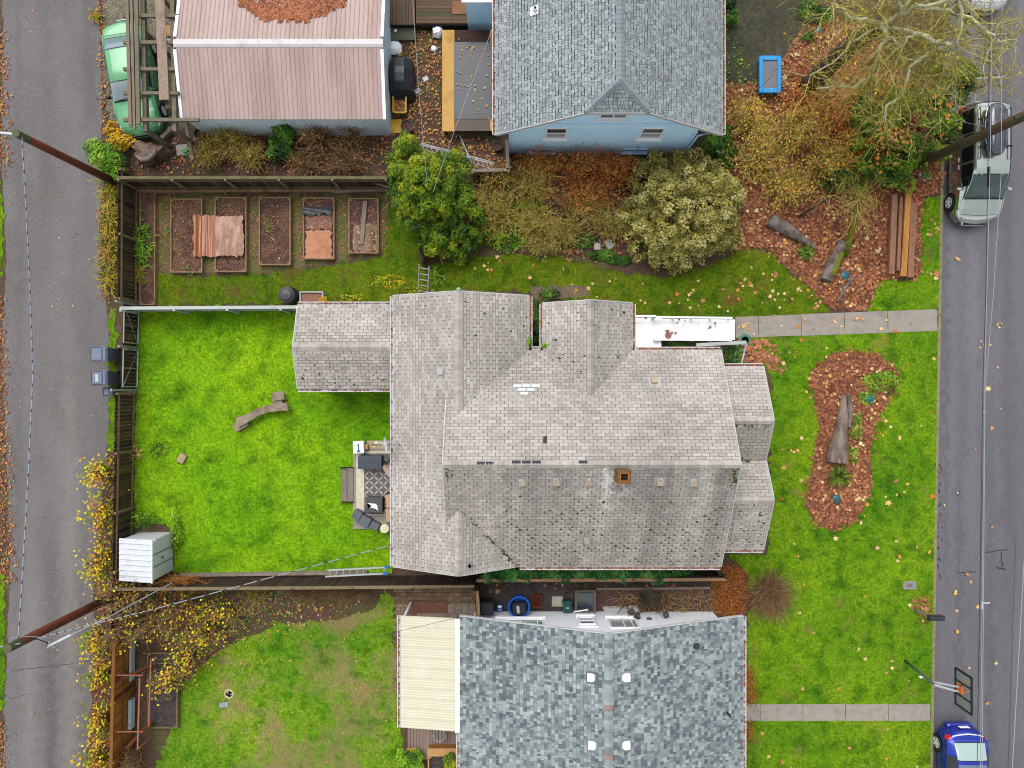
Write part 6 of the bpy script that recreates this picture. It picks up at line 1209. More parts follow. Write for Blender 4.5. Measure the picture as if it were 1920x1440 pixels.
# bottom deck with planter and bistro chair
bd = thing('wooden_deck', 'pinkish grey board deck below the cream patio cover', 'deck', tuple(G(800,1390))); m_dk2 = mat('pinkish_deck', [C(142,120,112), C(160,138,128), C(150,130,118), C(170,150,138)], rand=True, scale=1.5, fine=.12, stretch=(1,.25,1))
a, b = G(764,1150,.22), G(857,1424,.22); n = 16
for i in range(n): x_ = a.x+(b.x-a.x)*(i+.5)/n; MB().box((x_,(a.y+b.y)/2,.20),((b.x-a.x)/n-.014,a.y-b.y-(.5 if i < 3 else 0),.045)).build('deck_board', m_dk2, bd)
a, b = G(765,1134,.12), G(892,1154,.12); u_ = thing('step_platform', 'reddish low wooden platform with grey board above the patio cover', 'platform', tuple(G(830,1146))); MB().box(((a.x+b.x)/2-.6,(a.y+b.y)/2,.09),(b.x-a.x-1.2,a.y-b.y+.3,.1)).build('platform', mat('red_deck',[C(112,74,60),C(130,88,70)],scale=3,fine=.15), u_)
for i in range(4): MB().box((b.x-1.05+i*.3,(a.y+b.y)/2-.1,.11),(.285,a.y-b.y+.3,.08)).build('grey_board', m_wood_gr, u_)
block('mossy flat stone step beside the brown fence on the brick patio', 868,1130,1.1,.13,.12,.02,m_wood_rail,'stone_step','step')
pb = bed('orange cedar planter box of dark soil beside the white house', 802,1416,857,1460, h=.55, group=None, soil=m_gravel, tim=m_tanw, th=.06, name='cedar_planter', lvl=.8)
cab = thing('cedar_bench', 'orange cedar bench box standing on the pinkish deck', 'bench', tuple(G(830,1400))); a, b = G(803,1404,.6), G(856,1416,.6); MB().box(((a.x+b.x)/2,(a.y+b.y)/2,.3),(b.x-a.x,a.y-b.y,.58)).build('box', m_wood_or, cab, tint=True); MB().box(((a.x+b.x)/2,(a.y+b.y)/2,.61),(b.x-a.x+.06,a.y-b.y+.05,.04)).build('seat_board', m_tanw, cab)
bc = thing('bistro_chair', 'round white wire bistro chair half under the patio cover', 'chair', tuple(G(824,1376))); c_ = G(824,1376,.5); m_wire = mat('white_wire',[C(176,176,172)],rough=.4,fine=.05)
MB().tube([(c_.x+.28*math.cos(a),c_.y+.28*math.sin(a),.62) for a in np.linspace(0,2*math.pi,22)], .018, 6, caps=False).build('seat_ring', m_wire, bc)
for i in range(-4,5): hw_ = math.sqrt(max(0,.28**2-(i*.06)**2)); MB().tube([(c_.x+i*.06,c_.y-hw_,.615),(c_.x+i*.06,c_.y+hw_,.615)], .01, 5).build('seat_wire', m_wire, bc)
for a in (.8,2.3,3.9,5.5): MB().tube([(c_.x+.24*math.cos(a),c_.y+.24*math.sin(a),.62),(c_.x+.3*math.cos(a),c_.y+.3*math.sin(a),.22)], .014, 6).build('leg', m_wire, bc)
MB().tube([(c_.x-.26,c_.y+.1,.62),(c_.x-.24,c_.y+.2,1.0),(c_.x+.24,c_.y+.2,1.0),(c_.x+.26,c_.y+.1,.62)], .016, 6).build('backrest', m_wire, bc)
# ---------------------------------------------------------------- utility poles and wires
m_polew = mat('red_brown_pole', [C(84,42,26), C(112,58,36), C(64,34,24)], scale=2, fine=.25, stretch=(1,1,.3)); m_poleg = mat('dark_mossy_pole', [C(58,48,34), C(80,66,44), C(70,74,36)], scale=2, fine=.3, stretch=(1,1,.3)); m_insul = mat('pole_insulator', [C(216,222,228)], rough=.3, fine=.03); m_mosspole = mat('mossy_pole_top', [C(80,92,60), C(96,104,76)], scale=5, fine=.2)
def pole(label, base, top, h, r, m, tilt=True, cap=m_mosspole):
    b = G(*base); t = G(top[0],top[1],h); u = thing('utility_pole', label, 'utility pole', tuple(b), 'utility poles'); MB().tube([b,b.lerp(t,.5),t], [r*1.25,r*1.1,r], 14).build('pole', m, u, smooth=True); d = (t-b).normalized(); MB().tube([t-d*.55,t+d*.02], [r*1.04,r*1.02], 14).build('mossy_top', cap, u, smooth=False); return u, b, t
u1, b1, t1 = pole('red-brown utility pole standing at the top corner of the alley fence', (222,345), (30,250), 6.4, .13, m_polew)
for dx, dy in ((-.15,.02),(-.55,.05),(-.95,.08)): MB().tube([t1+Vector((-.05,0,-.1)),t1+Vector((dx,dy,-.1))], .045, 8).build('cross_arm', m_insul, u1)
u2, b2, t2 = pole('red-brown utility pole leaning over the alley by yellow-leaved shrubs', (212,1118), (14,1216), 6.3, .15, m_polew)
cd = [t2+Vector((.75,-.28,-.9)),t2+Vector((1.35,.0,-1.3)),t2+Vector((2.2,.35,-2.2)),t2+Vector((3.4,.95,-4.6))]
MB().tube(cd[:2], .045, 8).build('conduit', m_insul, u2); MB().tube([cd[1],cd[2],cd[3]], .025, 8).build('conduit', m_galv, u2)
for q in (cd[0].lerp(cd[1],.2),cd[1].lerp(cd[2],.7)): MB().bar(q-Vector((.12,-.12,0)),q+Vector((.12,-.12,0)),.03,.03).build('bracket', m_steel, u2)
MB().tube([t2+Vector((.3,.1,-.3)),t2+Vector((.6,.25,-.35)),t2+Vector((.9,-.05,-.7)),cd[0]], .018, 6).build('drip_loop', m_dark, u2); MB().tube([t2+Vector((-.0,.3,-.1)),t2+Vector((.4,.35,-.2)),t2+Vector((.9,.2,-.5))], .014, 6).build('drip_loop', m_galv, u2)
u3, b3, t3 = pole('dark mossy utility pole rising across the parked minivan', (1700,318), (1945,206), 7.4, .16, m_poleg)
MB().tube([t3+Vector((-.6,-.2,-.2)),t3+Vector((1.2,.6,-.2))], .05).build('cross_arm', m_poleg, u3)
m_wire_l = mat('pale_cable', [C(164,168,178)], rough=.4, fine=.05); m_wire_d = mat('dark_cable', [C(58,62,72)], rough=.5, fine=.05)
def cable(label, pts, r, m, sag=.0, name='overhead_cable', seg=28, dashed=None):
    P = [Vector(p) for p in pts]; Q = []
    for i in range(len(P)-1):
        for j in range(seg): f = j/seg; q = P[i].lerp(P[i+1],f); q.z -= sag*4*f*(1-f); Q.append(q)
    Q.append(P[-1]); t = thing(name, label, 'cable', tuple(Q[0])); MB().tube(Q, r, 6).build('conductor', m, t)
    if dashed:
        for i in range(0,len(Q)-1,1):
            a, b = Q[i], Q[i+1]; MB().tube([a.lerp(b,.06)+Vector((0,0,r*.5)),a.lerp(b,.8)+Vector((0,0,r*.5))], r*1.06, 6).build('twist', dashed, t)
    return t
cable('twisted overhead cable running above the alley between the two poles', [t1+Vector((.1,0,-.15)), G(62,700,4.9), t2+Vector((.3,.3,-.1))], .018, m_wire_d, sag=.05, dashed=m_wire_l, seg=20)
cable('pale service cable from the lower pole across the back lawn to the house', [t2+Vector((.8,.2,-.5)), G(290,1142,5.0), (-4.6,-6.15,3.35)], .016, m_wire_d, sag=.03, dashed=m_wire_l, seg=14)
cable('thin white cable leaving the frame from the lower pole top', [t2+Vector((.3,.1,-.2)), t2+Vector((-3,-.5,-.3))], .02, m_wire_l)
cable('pale overhead cable above the street, the inner of two', [(G(1862,-120,7.0)), G(1856,330,6.6), G(1850,560,6.4), G(1846,720,6.2), G(1836,1640,7.0)], .010, m_wire_l)
cable('pale overhead cable above the street converging on the inner one', [(G(1880,-120,7.0)), G(1877,330,6.8), G(1862,560,6.5), G(1847,730,6.25), G(1840,1640,7.1)], .009, m_wire_l)
cable('dark overhead cable just beside the pale street cables', [(G(1858,-120,6.8)), G(1852,330,6.4), G(1848,560,6.2), G(1843,720,6.0), G(1829,1640,6.8)], .012, m_wire_d)
cable('far pale overhead cable at the outer edge of the street', [G(1935,800,6.5), G(1918,1090,6.4), G(1897,1460,6.6), G(1890,1640,6.7)], .013, m_wire_l)
cable('thin cable running down past the cypress from the garden deck', [G(770,-60,5.5), G(785,170,4.6), G(801,345,3.4)], .008, m_wire_l); cable('thin cable slanting from the blue house eave to the cypress', [G(928,40,3.2), G(852,245,3.2), G(812,360,3.0)], .009, m_wire_l)
cable('thin cable slanting across the mossy pavers past the blue table', [G(1530,40,5.5), G(1440,150,4.6), (8.15,10.2,3.0)], .007, m_wire_d); cable('thin pale guy cable reaching from the green shrub to the mossy pole', [G(1770,221,4.2), G(1845,237,5.2)], .007, m_wire_l)
cable('thin dark cables over the cream patio cover', [G(700,1195,3.2), G(862,1157,3.0)], .008, m_wire_d)
sp_ = thing('splice_case', 'dark splice case hanging on the street cable over the windshield', 'splice case', tuple(G(1854,330,6.4))); MB().tube([G(1854,313,6.42),G(1854,350,6.42)], .05, 10).build('case', m_dark, sp_)
single('pole_bracket', MB().bar(G(1842,1131,6.5),G(1856,1130,6.5),.03).bar(G(1842,1128,6.5),G(1841,1142,6.5),.05), m_insul, 'small white bracket on the street cables below the front lawn', 'bracket')
# ================================================================ vehicles
def cr(xs, ys, x):                       # smooth interpolation through stations
    xs = np.array(xs); ys = np.array(ys); x = np.asarray(x, float); i = np.clip(np.searchsorted(xs, x)-1, 0, len(xs)-2); h = xs[i+1]-xs[i]; t = np.clip((x-xs[i])/h, 0, 1)
    m = np.gradient(ys, xs); t2 = t*t; t3 = t2*t
    return (2*t3-3*t2+1)*ys[i]+(t3-2*t2+t)*h*m[i]+(-2*t3+3*t2)*ys[i+1]+(t3-t2)*h*m[i+1]
m_tyre = mat('tyre_rubber', [C(34,34,36), C(46,46,48)], scale=6, rough=.8, fine=.1, coord='object'); m_rim = mat('alloy_rim', [C(216,220,224,1.4), C(206,210,214,1.4)], scale=3, rough=.35, metallic=.1, fine=.03, coord='object')
g_car = glassmat('car_glass', C(38,66,62), rough=.03, spec=1.0); g_card = glassmat('car_glass_dark', C(20,24,26), rough=.03, spec=.7); m_trim = mat('black_trim', [C(26,28,32)], rough=.45, fine=.04)
m_lamp = mat('headlamp', [C(226,230,232)], rough=.15, fine=.03); m_tail = mat('tail_lamp', [C(226,40,30)], rough=.2, fine=.03); m_amber = mat('amber_lamp', [C(240,140,60)], rough=.2, fine=.03)
def car(name, label, loc, rz, paint, L, W, st, belt, roofx, wheels=(.29,.76), wr=.33, glassm=None, glass_rear=None, extras=None, side_win=None, hubs=5, side_glass=None):
    """st: stations (t along the car 0=nose..1=tail) -> top height, half width factor, upper half width factor; y axis of the car points to its tail"""
    t_ = thing(name, label, 'car', loc, None, rz); ts, zt, wf, uf = [np.array(q, float) for q in zip(*st)]; bt, bz = zip(*belt)
    NS, NP = 64, 19; T = np.linspace(0, 1, NS); Z = cr(ts, zt, T); Wd = cr(ts, wf, T)*W/2; U = cr(ts, uf, T)*W/2; B = np.minimum(np.interp(T, bt, bz), Z-.03)
    def section(i):
        w_, u_, z_, b_ = Wd[i], U[i], Z[i], B[i]; s0 = .24
        half = [(w_*.93,s0),(w_*.985,s0+.14),(w_,s0+.32),(w_*.995,(s0+.32+b_)/2),(w_*.965,b_),(w_*.93+(u_-w_*.93)*.18,b_+(z_-b_)*.16),(w_*.93+(u_-w_*.93)*.82,b_+(z_-b_)*.80),(u_*.93,b_+(z_-b_)*.95),(u_*.62,b_+(z_-b_)*.992),(0,z_)]
        return half+[(-x,z) for x, z in reversed(half[:-1])]
    Yc = (T-.5)*L; S = [section(i) for i in range(NS)]; bow = lambda x, i: (abs(x)/(W/2))**2*(.20*max(0,1-T[i]*9)*L/4.5 - .34*max(0,1-(1-T[i])*8)*L/4.5)
    P = np.array([[(x, Yc[i]+bow(x,i), z) for x, z in S[i]] for i in range(NS)])
    body = MB(); body.v = [tuple(p) for p in P.reshape(-1,3)]; body.f = [(i*NP+j,i*NP+j+1,(i+1)*NP+j+1,(i+1)*NP+j) for i in range(NS-1) for j in range(NP-1)]+[tuple(range(NP-1,-1,-1)),tuple((NS-1)*NP+j for j in range(NP))]; body.t = [.5]*len(body.f)
    bo = body.build('body', paint, t_, smooth=True, local=True); bo.data.set_sharp_from_angle(angle=R(38)) if hasattr(bo.data,'set_sharp_from_angle') else None
    def pt(t, s):                        # a point of the skin; s in section-index units
        f = np.clip(t,0,1)*(NS-1); i = min(int(f), NS-2); a = f-i; j = min(int(s), NP-2); b = s-j
        return (P[i,j]*(1-a)*(1-b)+P[i+1,j]*a*(1-b)+P[i,j+1]*(1-a)*b+P[i+1,j+1]*a*b)
    def nrm(t, s):
        d1 = pt(min(1,t+.01),s)-pt(max(0,t-.01),s); d2 = pt(t,min(NP-1.001,s+.2))-pt(t,max(0,s-.2)); n = np.cross(d2,d1); n = n/max(1e-9,np.linalg.norm(n)); c = pt(t,s); return n if n[2]*1+n[0]*c[0] > 0 else -n
    def skin(nm, t0, t1, s0, s1, m, parent, off=.006, nt=10, ns=10, inset=None):
        mb = MB(); vs = []
        for i in range(nt+1):
            t = t0+(t1-t0)*i/nt; a, b = (s0, s1) if inset is None else inset(i/nt, s0, s1)
            for j in range(ns+1): s = a+(b-a)*j/ns; vs.append(pt(t,s)+nrm(t,s)*off)
        mb.add(vs, [(i*(ns+1)+j,i*(ns+1)+j+1,(i+1)*(ns+1)+j+1,(i+1)*(ns+1)+j) for i in range(nt) for j in range(ns)]); return mb.build(nm, m, parent, smooth=True, local=True)
    ws, rw = roofx['windshield'], roofx['rear']; gm = glassm or g_car
    skin('windshield_surround', ws[0]-.012, ws[1]+.008, 5.55, 12.45, m_trim, t_, .004); skin('windshield', ws[0], ws[1], 5.75, 12.25, gm, t_, .010)
    skin('rear_window_surround', rw[0]-.008, rw[1]+.008, 5.9, 12.1, m_trim, t_, .004); skin('rear_window', rw[0], rw[1], 6.1, 11.9, glass_rear or gm, t_, .010)
    for a, b in side_win:
        for s0, s1 in ((4.25,6.0),(12.0,13.75)): skin('side_window', a, b, s0, s1, side_glass or g_card, t_, .008, nt=6, ns=4)
    # wheels with arches
    for tw in wheels:
        y = (tw-.5)*L
        for sd in (-1,1):
            xw = sd*(np.interp(tw, T, Wd)); ar = MB(); n = 20
            ring = [(xw+sd*.002, y+(wr+.055)*math.cos(a), wr+.01+(wr+.055)*math.sin(a)) for a in np.linspace(-.25,math.pi+.25,n)]; ar.add(ring+[(xw-sd*.02,y,wr-.05)], [(i,i+1,n) for i in range(n-1)]+[(i+1,i,n) for i in range(n-1)]); ar.build('wheel_arch', m_trim, t_, local=True)
            wo = MB().lathe([(wr*.62,-.1),(wr*.97,-.1),(wr,-.06),(wr,.06),(wr*.97,.1),(wr*.62,.1),(wr*.6,.06)], (xw-sd*.07,y,wr), 28, M=Matrix.Rotation(R(90*sd),3,'Y')).build('wheel', m_tyre, t_, local=True, smooth=False)
            xo = xw+sd*.022; rm = MB(); rm.lathe([(wr*.62,.0),(wr*.66,.02),(wr*.55,.012),(wr*.52,-.03),(0,-.035)], (xo,y,wr), 24, M=Matrix.Rotation(R(90*sd),3,'Y')); rm.build('rim', m_trim, wo, local=True)
            for q in range(hubs): a = 2*math.pi*q/hubs+.3; rmb = MB().bar((xo+sd*.015,y,wr),(xo+sd*.01,y+wr*.6*math.cos(a),wr+wr*.6*math.sin(a)),.085,.02,up=(1,0,0)); rmb.build('spoke', m_rim, wo, local=True)
            MB().lathe([(wr*.57,.0),(wr*.67,.0),(wr*.67,.018),(wr*.57,.018),(wr*.57,.0)], (xo,y,wr), 24, M=Matrix.Rotation(R(90*sd),3,'Y')).build('rim_lip', m_rim, wo, local=True)
    # door seams, handles, mirrors
    for tt in roofx['seams']:
        for s0, s1 in ((1.6,4.6),(13.4,16.4)): skin('door_seam', tt-.0012, tt+.0012, s0, s1, m_trim, t_, .004, nt=1, ns=6)
    for tt in roofx.get('handles', []):
        for s_ in (3.55,14.45): q = pt(tt,s_); n_ = nrm(tt,s_); MB().rbox(tuple(q+n_*.02),(.03,.2,.035),.01).build('door_handle', roofx.get('hm', paint), t_, local=True)
    tm = roofx['mirror']
    for s_ in (4.6,13.4): q = pt(tm,s_); sd = 1 if q[0] > 0 else -1; mo = MB().rbox((q[0]+sd*.14,q[1],q[2]+.06),(.2,.12,.15),.03).build('mirror', roofx.get('mm', paint), t_, local=True); MB().bar((q[0]-sd*.02,q[1],q[2]+.0),(q[0]+sd*.1,q[1],q[2]+.03),.05).build('mirror_arm', m_trim, mo, local=True)
    # bonnet and boot cut lines
    hb = roofx['bonnet']; skin('bonnet_seam', hb, hb+.003, 4.9, 13.1, m_trim, t_, .004, nt=1, ns=14)
    for sl_ in (5.0,12.8): skin('bonnet_seam', hb, ws[0]-.012, sl_, sl_+.08, m_trim, t_, .004, nt=8, ns=1)
    ti = roofx['tail_seam']; skin('tailgate_seam', ti, ti+.003, 4.9, 13.1, m_trim, t_, .004, nt=1, ns=14)
    # lamps
    for a, b in ((3.3,5.2),(12.8,14.7)): skin('headlamp', roofx['hl'][0], roofx['hl'][1], a, b, m_lamp, t_, .008, nt=6, ns=4); skin('tail_lamp', roofx['tl'][0], roofx['tl'][1], a-.2, b+.2, m_tail, t_, .008, nt=6, ns=4)
    for i in (-1,1): q0 = pt(ws[0]-.004, 9+i*2.6); q1 = pt(ws[0]+.012, 9+i*.1); MB().bar(tuple(q0+nrm(ws[0],9)*.02),tuple(q1+nrm(ws[0],9)*.02),.02,.015).build('wiper', m_trim, t_, local=True)
    z_ = .5; MB().box((0,-L/2+bow(0,0)-.01,.5),(.9,.04,.12)).build('grille', m_trim, t_, local=True); MB().box((0,L/2+.008,.75),(.42,.02,.16)).build('number_plate', m_white, t_, local=True)
    MB().rbox((0,-L/2+.10,.34),(W*.5,.26,.2),.05).build('front_bumper', paint, t_, local=True); MB().rbox((0,L/2-.12,.4),(W*.6,.28,.26),.05).build('rear_bumper', paint, t_, local=True)
    return t_, pt, nrm, skin
def carpaint(nm, a, b, metallic=.25, rough=.3): return mat(nm, [a, b], scale=1.2, rough=rough, metallic=metallic, spec=.5, fine=.05, coat=.6, coord='object')
# silver minivan
p_sil = carpaint('silver_paint', C(214,222,216,1.15), C(202,212,206,1.15), metallic=.95, rough=.22)
st = [(0,.56,.72,.6),(.03,.78,.86,.72),(.08,.92,.95,.80),(.14,1.01,.99,.82),(.18,1.08,1.0,.80),(.215,1.2,1.0,.78),(.29,1.5,1.0,.76),(.36,1.67,1.0,.74),(.46,1.74,1.0,.74),(.7,1.75,1.0,.74),(.88,1.73,.99,.73),(.945,1.62,.98,.72),(.975,1.2,.96,.78),(1,.85,.9,.78)]
v, pt, nm_, sk = car('parked_minivan', 'silver-green minivan parked at the kerb with a black roof box', (19.62,9.3,-.12), 0, p_sil, 5.06, 1.96, st, [(0,.7),(.2,.98),(.35,1.08),(.95,1.14),(1,1.0)],
    {'windshield':(.192,.35),'rear':(.952,.975),'seams':(.27,.48,.70),'handles':(.45,.51),'mirror':.265,'bonnet':.055,'tail_seam':.935,'hl':(.02,.10),'tl':(.95,.985)}, wheels=(.19,.80), wr=.35, side_win=[(.28,.455),(.475,.69),(.705,.90)], side_glass=g_card)
m_gall = g_car
for sd in (-1,1): MB().tube([(sd*.62,-.15,1.78),(sd*.62,-.1,1.83),(sd*.62,1.85,1.83),(sd*.62,1.95,1.76)], .025, 8).build('roof_rail', m_trim, v, local=True)
for y in (.35,1.5): MB().bar((-.66,y,1.86),(.66,y,1.86),.06,.03).build('cross_bar', m_trim, v, local=True)
rb = thing('roof_box', 'glossy black cargo box strapped on the minivan roof', 'roof box', (19.62,9.3,-.12)); m_box = mat('gloss_black', [C(72,76,90), C(60,64,78)], scale=2, rough=.18, spec=.7, coat=.4, fine=.04)
vs = []; k = 24
for z, f in ((1.89,.9),(1.96,1.0),(2.10,1.0),(2.2,.93),(2.26,.78),(2.28,.5)):
    for i in range(k):
        a = 2*math.pi*i/k; ca, sa = math.cos(a), math.sin(a); x = (abs(ca)**.55)*math.copysign(1,ca)*.40*f; y = (abs(sa)**.7)*math.copysign(1,sa)*1.05*(f if z > 2 else 1); x *= 1-.12*(y < 0)*abs(y); vs.append((-.12+x, .95+y, z))
mb = MB().add(vs, [(q*k+i,q*k+(i+1)%k,(q+1)*k+(i+1)%k,(q+1)*k+i) for q in range(5) for i in range(k)]+[tuple(range(k-1,-1,-1)),tuple(range(5*k,6*k))]); bx_ = mb.build('shell', m_box, rb, smooth=True, local=True)
for x in (-.32,-.12,.08): MB().tube([(x,.2,2.275),(x,.9,2.295),(x,1.7,2.275)], .02, 6).build('shell_rib', m_box, rb, smooth=True, local=True)
MB().lathe([(.41,0),(.42,.0)], (0,0,0), 4); 
br = thing('bike_rack', 'black and silver bike rack folded behind the minivan', 'bike rack', (19.62,12.2,0)); MB().bar((-.9,12.15-12.2+.0,.55),(.1,.25,.85),.07,.07).build('main_arm', m_trim, br, local=True); MB().bar((-.75,.5,.9),(.95,.62,.9),.05,.05).build('wheel_tray', m_alu, br, local=True); MB().bar((-.5,-.2,.5),(-.3,.3,.75),.06,.06).build('hitch_arm', m_trim, br, local=True)
for x in (-.5,-.25,.0,.25,.5,.75): MB().box((x,.63+x*.05,.94),(.05,.05,.08)).build('clamp', m_trim, br, local=True)
# green sedan
p_gr = carpaint('green_paint', C(104,182,128), C(80,160,104), metallic=.1); p_gr.name = 'mint_green_paint'
st = [(0,.55,.74,.6),(.03,.72,.88,.74),(.1,.84,.95,.82),(.22,.93,.99,.84),(.27,.98,1.0,.83),(.31,1.12,1.0,.78),(.38,1.34,1.0,.70),(.45,1.44,1.0,.68),(.6,1.46,1.0,.68),(.72,1.40,1.0,.69),(.80,1.18,.99,.76),(.85,1.03,.98,.82),(.93,1.0,.96,.82),(.98,.9,.9,.76),(1,.7,.84,.7)]
car('parked_sedan', 'mint green sedan parked under the timber frame on grey pavers', (-15.93,12.86,.02), math.atan2(.435,2.66), p_gr, 4.75, 1.84, st, [(0,.62),(.25,.90),(.85,.98),(1,.8)],
    {'windshield':(.285,.41),'rear':(.70,.82),'seams':(.32,.52,.69),'handles':(.5,.66),'mirror':.33,'bonnet':.05,'tail_seam':.86,'hl':(.02,.09),'tl':(.955,.99),'mm':m_trim}, wheels=(.2,.77), wr=.33, side_win=[(.36,.515),(.53,.70)], hubs=7, glassm=glassmat('pale_glass', C(150,166,170), rough=.03), glass_rear=glassmat('pale_glass2', C(120,146,150), rough=.03))
# blue hatchback, tail towards the hoop
p_bl = carpaint('deep_blue_paint', C(20,44,170), C(34,64,200), metallic=.5)
st = [(0,.55,.72,.6),(.04,.75,.88,.74),(.12,.88,.96,.8),(.24,.98,1.0,.82),(.29,1.06,1.0,.80),(.36,1.26,1.0,.72),(.44,1.37,1.0,.68),(.6,1.40,1.0,.66),(.75,1.34,1.0,.62),(.86,1.16,.99,.66),(.92,1.04,.97,.72),(.965,.98,.89,.70),(.985,.85,.82,.66),(1,.6,.74,.6)]
h, pt, nm_, sk = car('parked_hatchback', 'deep blue hatchback parked tail-up below the basketball hoop', (19.02,-16.55,-.12), 0, p_bl, 4.22, 1.80, st, [(0,.62),(.25,.92),(.8,1.02),(.95,.98),(1,.8)],
    {'windshield':(.30,.43),'rear':(.74,.885),'seams':(.34,.6),'handles':(.57,),'mirror':.34,'bonnet':.05,'tail_seam':.925,'hl':(.02,.09),'tl':(.93,.978)}, wheels=(.2,.80), wr=.34, side_win=[(.37,.58),(.60,.76)], glassm=glassmat('grey_glass', C(96,110,120), rough=.03), glass_rear=glassmat('rear_pale_glass', C(170,196,190), rough=.04))
sk('spoiler_lip', .955, .963, 6, 12, m_lamp, h, .02, 2, 8); sk('roof_panel', .46, .70, 6.4, 11.6, mat('grey_roof', [C(110,124,150)], rough=.25, coat=.5, fine=.03), h, .006)
# white car at the top edge
p_wh = carpaint('white_car_paint', C(228,230,236), C(214,216,224), metallic=0)
st = [(0,.55,.74,.6),(.03,.72,.88,.74),(.1,.84,.95,.82),(.22,.93,.99,.84),(.27,.98,1.0,.83),(.31,1.12,1.0,.78),(.38,1.34,1.0,.70),(.45,1.44,1.0,.68),(.6,1.46,1.0,.68),(.72,1.40,1.0,.69),(.80,1.18,.99,.76),(.85,1.03,.98,.82),(.93,1.0,.96,.82),(.98,.9,.9,.76),(1,.7,.84,.7)]
car('parked_sedan', 'white car at the top edge of the street behind the minivan', (20.05,18.1,-.12), 0, p_wh, 4.6, 1.8, st, [(0,.62),(.25,.90),(.85,.98),(1,.8)], {'windshield':(.285,.41),'rear':(.70,.82),'seams':(.32,.52,.69),'handles':(.5,.66),'mirror':.33,'bonnet':.05,'tail_seam':.86,'hl':(.02,.09),'tl':(.955,.99)}, wheels=(.2,.77), side_win=[(.36,.515),(.53,.70)])
# ================================================================ trees, shrubs and plants
def lobe_leaves(lobes, n, size, up=.55, shell=.55, sub=0.0):
    """leaf places spread through a union of ragged ellipsoid lobes (x, y, z, rx, ry, rz), denser towards the outside"""
    off = None
    if sub:                                        # break each lobe into many small sprays of their own age
        new = []; 
        for l in lobes:
            k = max(6, int(5.5*(l[3]*l[4]+l[3]*l[5]+l[4]*l[5])/3/sub**2*.55))
            for _ in range(k):
                d = rng.normal(size=3); d[2] = abs(d[2])*.95-.12; d /= np.linalg.norm(d); q = rng.uniform(.72,1.12); s_ = sub*rng.uniform(.55,1.3)
                new.append((l[0]+d[0]*l[3]*q, l[1]+d[1]*l[4]*q, max(.05,l[2]+d[2]*l[5]*q), s_, s_, s_*.8))
        lobes = new
    v = np.array([l[3]*l[4]+l[3]*l[5]+l[4]*l[5] for l in lobes]); pick = rng.choice(len(lobes), n, p=v/v.sum()); Lb = np.array(lobes)[pick]; ph = rng.uniform(0,6.28,(len(lobes),3))[pick]
    d = rng.normal(size=(n,3)); d[:,2] = np.abs(d[:,2])*.9+d[:,2]*.1; d /= np.linalg.norm(d,axis=1)[:,None]; r = shell+(1.04-shell)*rng.random(n)**.6
    r *= 1+.16*np.sin(d[:,0]*5+ph[:,0])+.16*np.sin(d[:,1]*6+ph[:,1])+.08*np.sin((d[:,0]+d[:,2])*11+ph[:,2])
    P = Lb[:,:3]+d*Lb[:,3:]*r[:,None]; N = d*(1-up)+np.array([0,0,up])+rng.normal(0,.35,(n,3)); ok = P[:,2] > .03
    lobe_leaves.age = (rng.normal(0,.2,len(lobes))[pick])[ok] if sub else 0.0
    return P[ok], N[ok]
def clumps(P, n, amp, freq=2.2):
    """light and dark clumps as leaf ages: smooth pseudo-noise over position"""
    f = freq; s = np.sin(P[:,0]*f*2.1+1.3*np.sin(P[:,1]*f*1.7))+np.sin(P[:,1]*f*2.6+1.1*np.sin(P[:,2]*f*2.3))+np.sin((P[:,0]-P[:,2])*f*3.1+.5)
    return np.clip(.5+amp*s/3+rng.normal(0,.16,len(P)), 0, 1)
m_twig_br = mat('brown_twig', [C(92,64,46,1.4), C(124,92,62,1.4), C(150,118,82,1.4), C(176,150,108,1.4)], attr='tint', scale=3, fine=.15)
m_twig_yg = mat('lichen_twig', [C(120,98,44,1.5), C(150,130,54,1.5), C(172,154,74,1.5), C(192,180,112,1.5)], attr='tint', scale=3, fine=.15)
m_twig_or = mat('russet_twig', [C(128,68,34,1.5), C(160,92,44,1.5), C(180,120,62,1.5), C(160,136,66,1.5)], attr='tint', scale=3, fine=.15)
m_twig_tr = mat('tree_twig', [C(118,108,42,1.3), C(150,140,50,1.3), C(176,164,74,1.3), C(196,190,130,1.3)], attr='tint', scale=3, fine=.15)
m_lich = mat('lichen_bark', [C(150,158,120,1.3), C(184,190,160,1.3), C(206,210,186,1.3), C(126,120,80,1.3)], scale=9, fine=.2, bump=.5)
m_trunk = mat('wet_bark', [C(66,52,40), C(88,70,54), C(104,88,68)], scale=5, bump=1, bscale=18, fine=.25)
def leafmat(nm, cols, fine=.15): return mat(nm, cols, attr='tint', scale=1.5, fine=fine, rough=.7, spec=.25)
m_lf_yel = leafmat('yellow_leaf', [C(110,130,20,1.3), C(160,170,24,1.3), C(204,186,24,1.3), C(230,196,30,1.3), C(206,150,40,1.3)])
m_lf_grn = leafmat('green_leaf', [C(24,52,14,1.2), C(44,86,20,1.2), C(72,116,28,1.2), C(104,146,40,1.2)])
m_lf_brt = leafmat('bright_leaf', [C(60,104,14), C(92,142,20), C(128,176,30), C(160,196,60)])
m_lf_dk = leafmat('dark_evergreen', [C(40,66,14,1.2), C(64,100,18,1.2), C(94,130,26,1.2), C(130,152,40,1.2)])
m_lf_con = leafmat('cypress_spray', [C(44,74,8), C(80,116,10), C(114,144,16), C(150,166,24), C(184,178,44)])
m_lf_var = leafmat('variegated_leaf', [C(96,92,30), C(134,128,50), C(168,160,76), C(192,182,100), C(212,202,132)])
m_lf_ivy = leafmat('ivy_leaf', [C(20,56,22,1.4), C(34,84,32,1.4), C(54,112,46,1.4), C(98,146,70,1.4)])
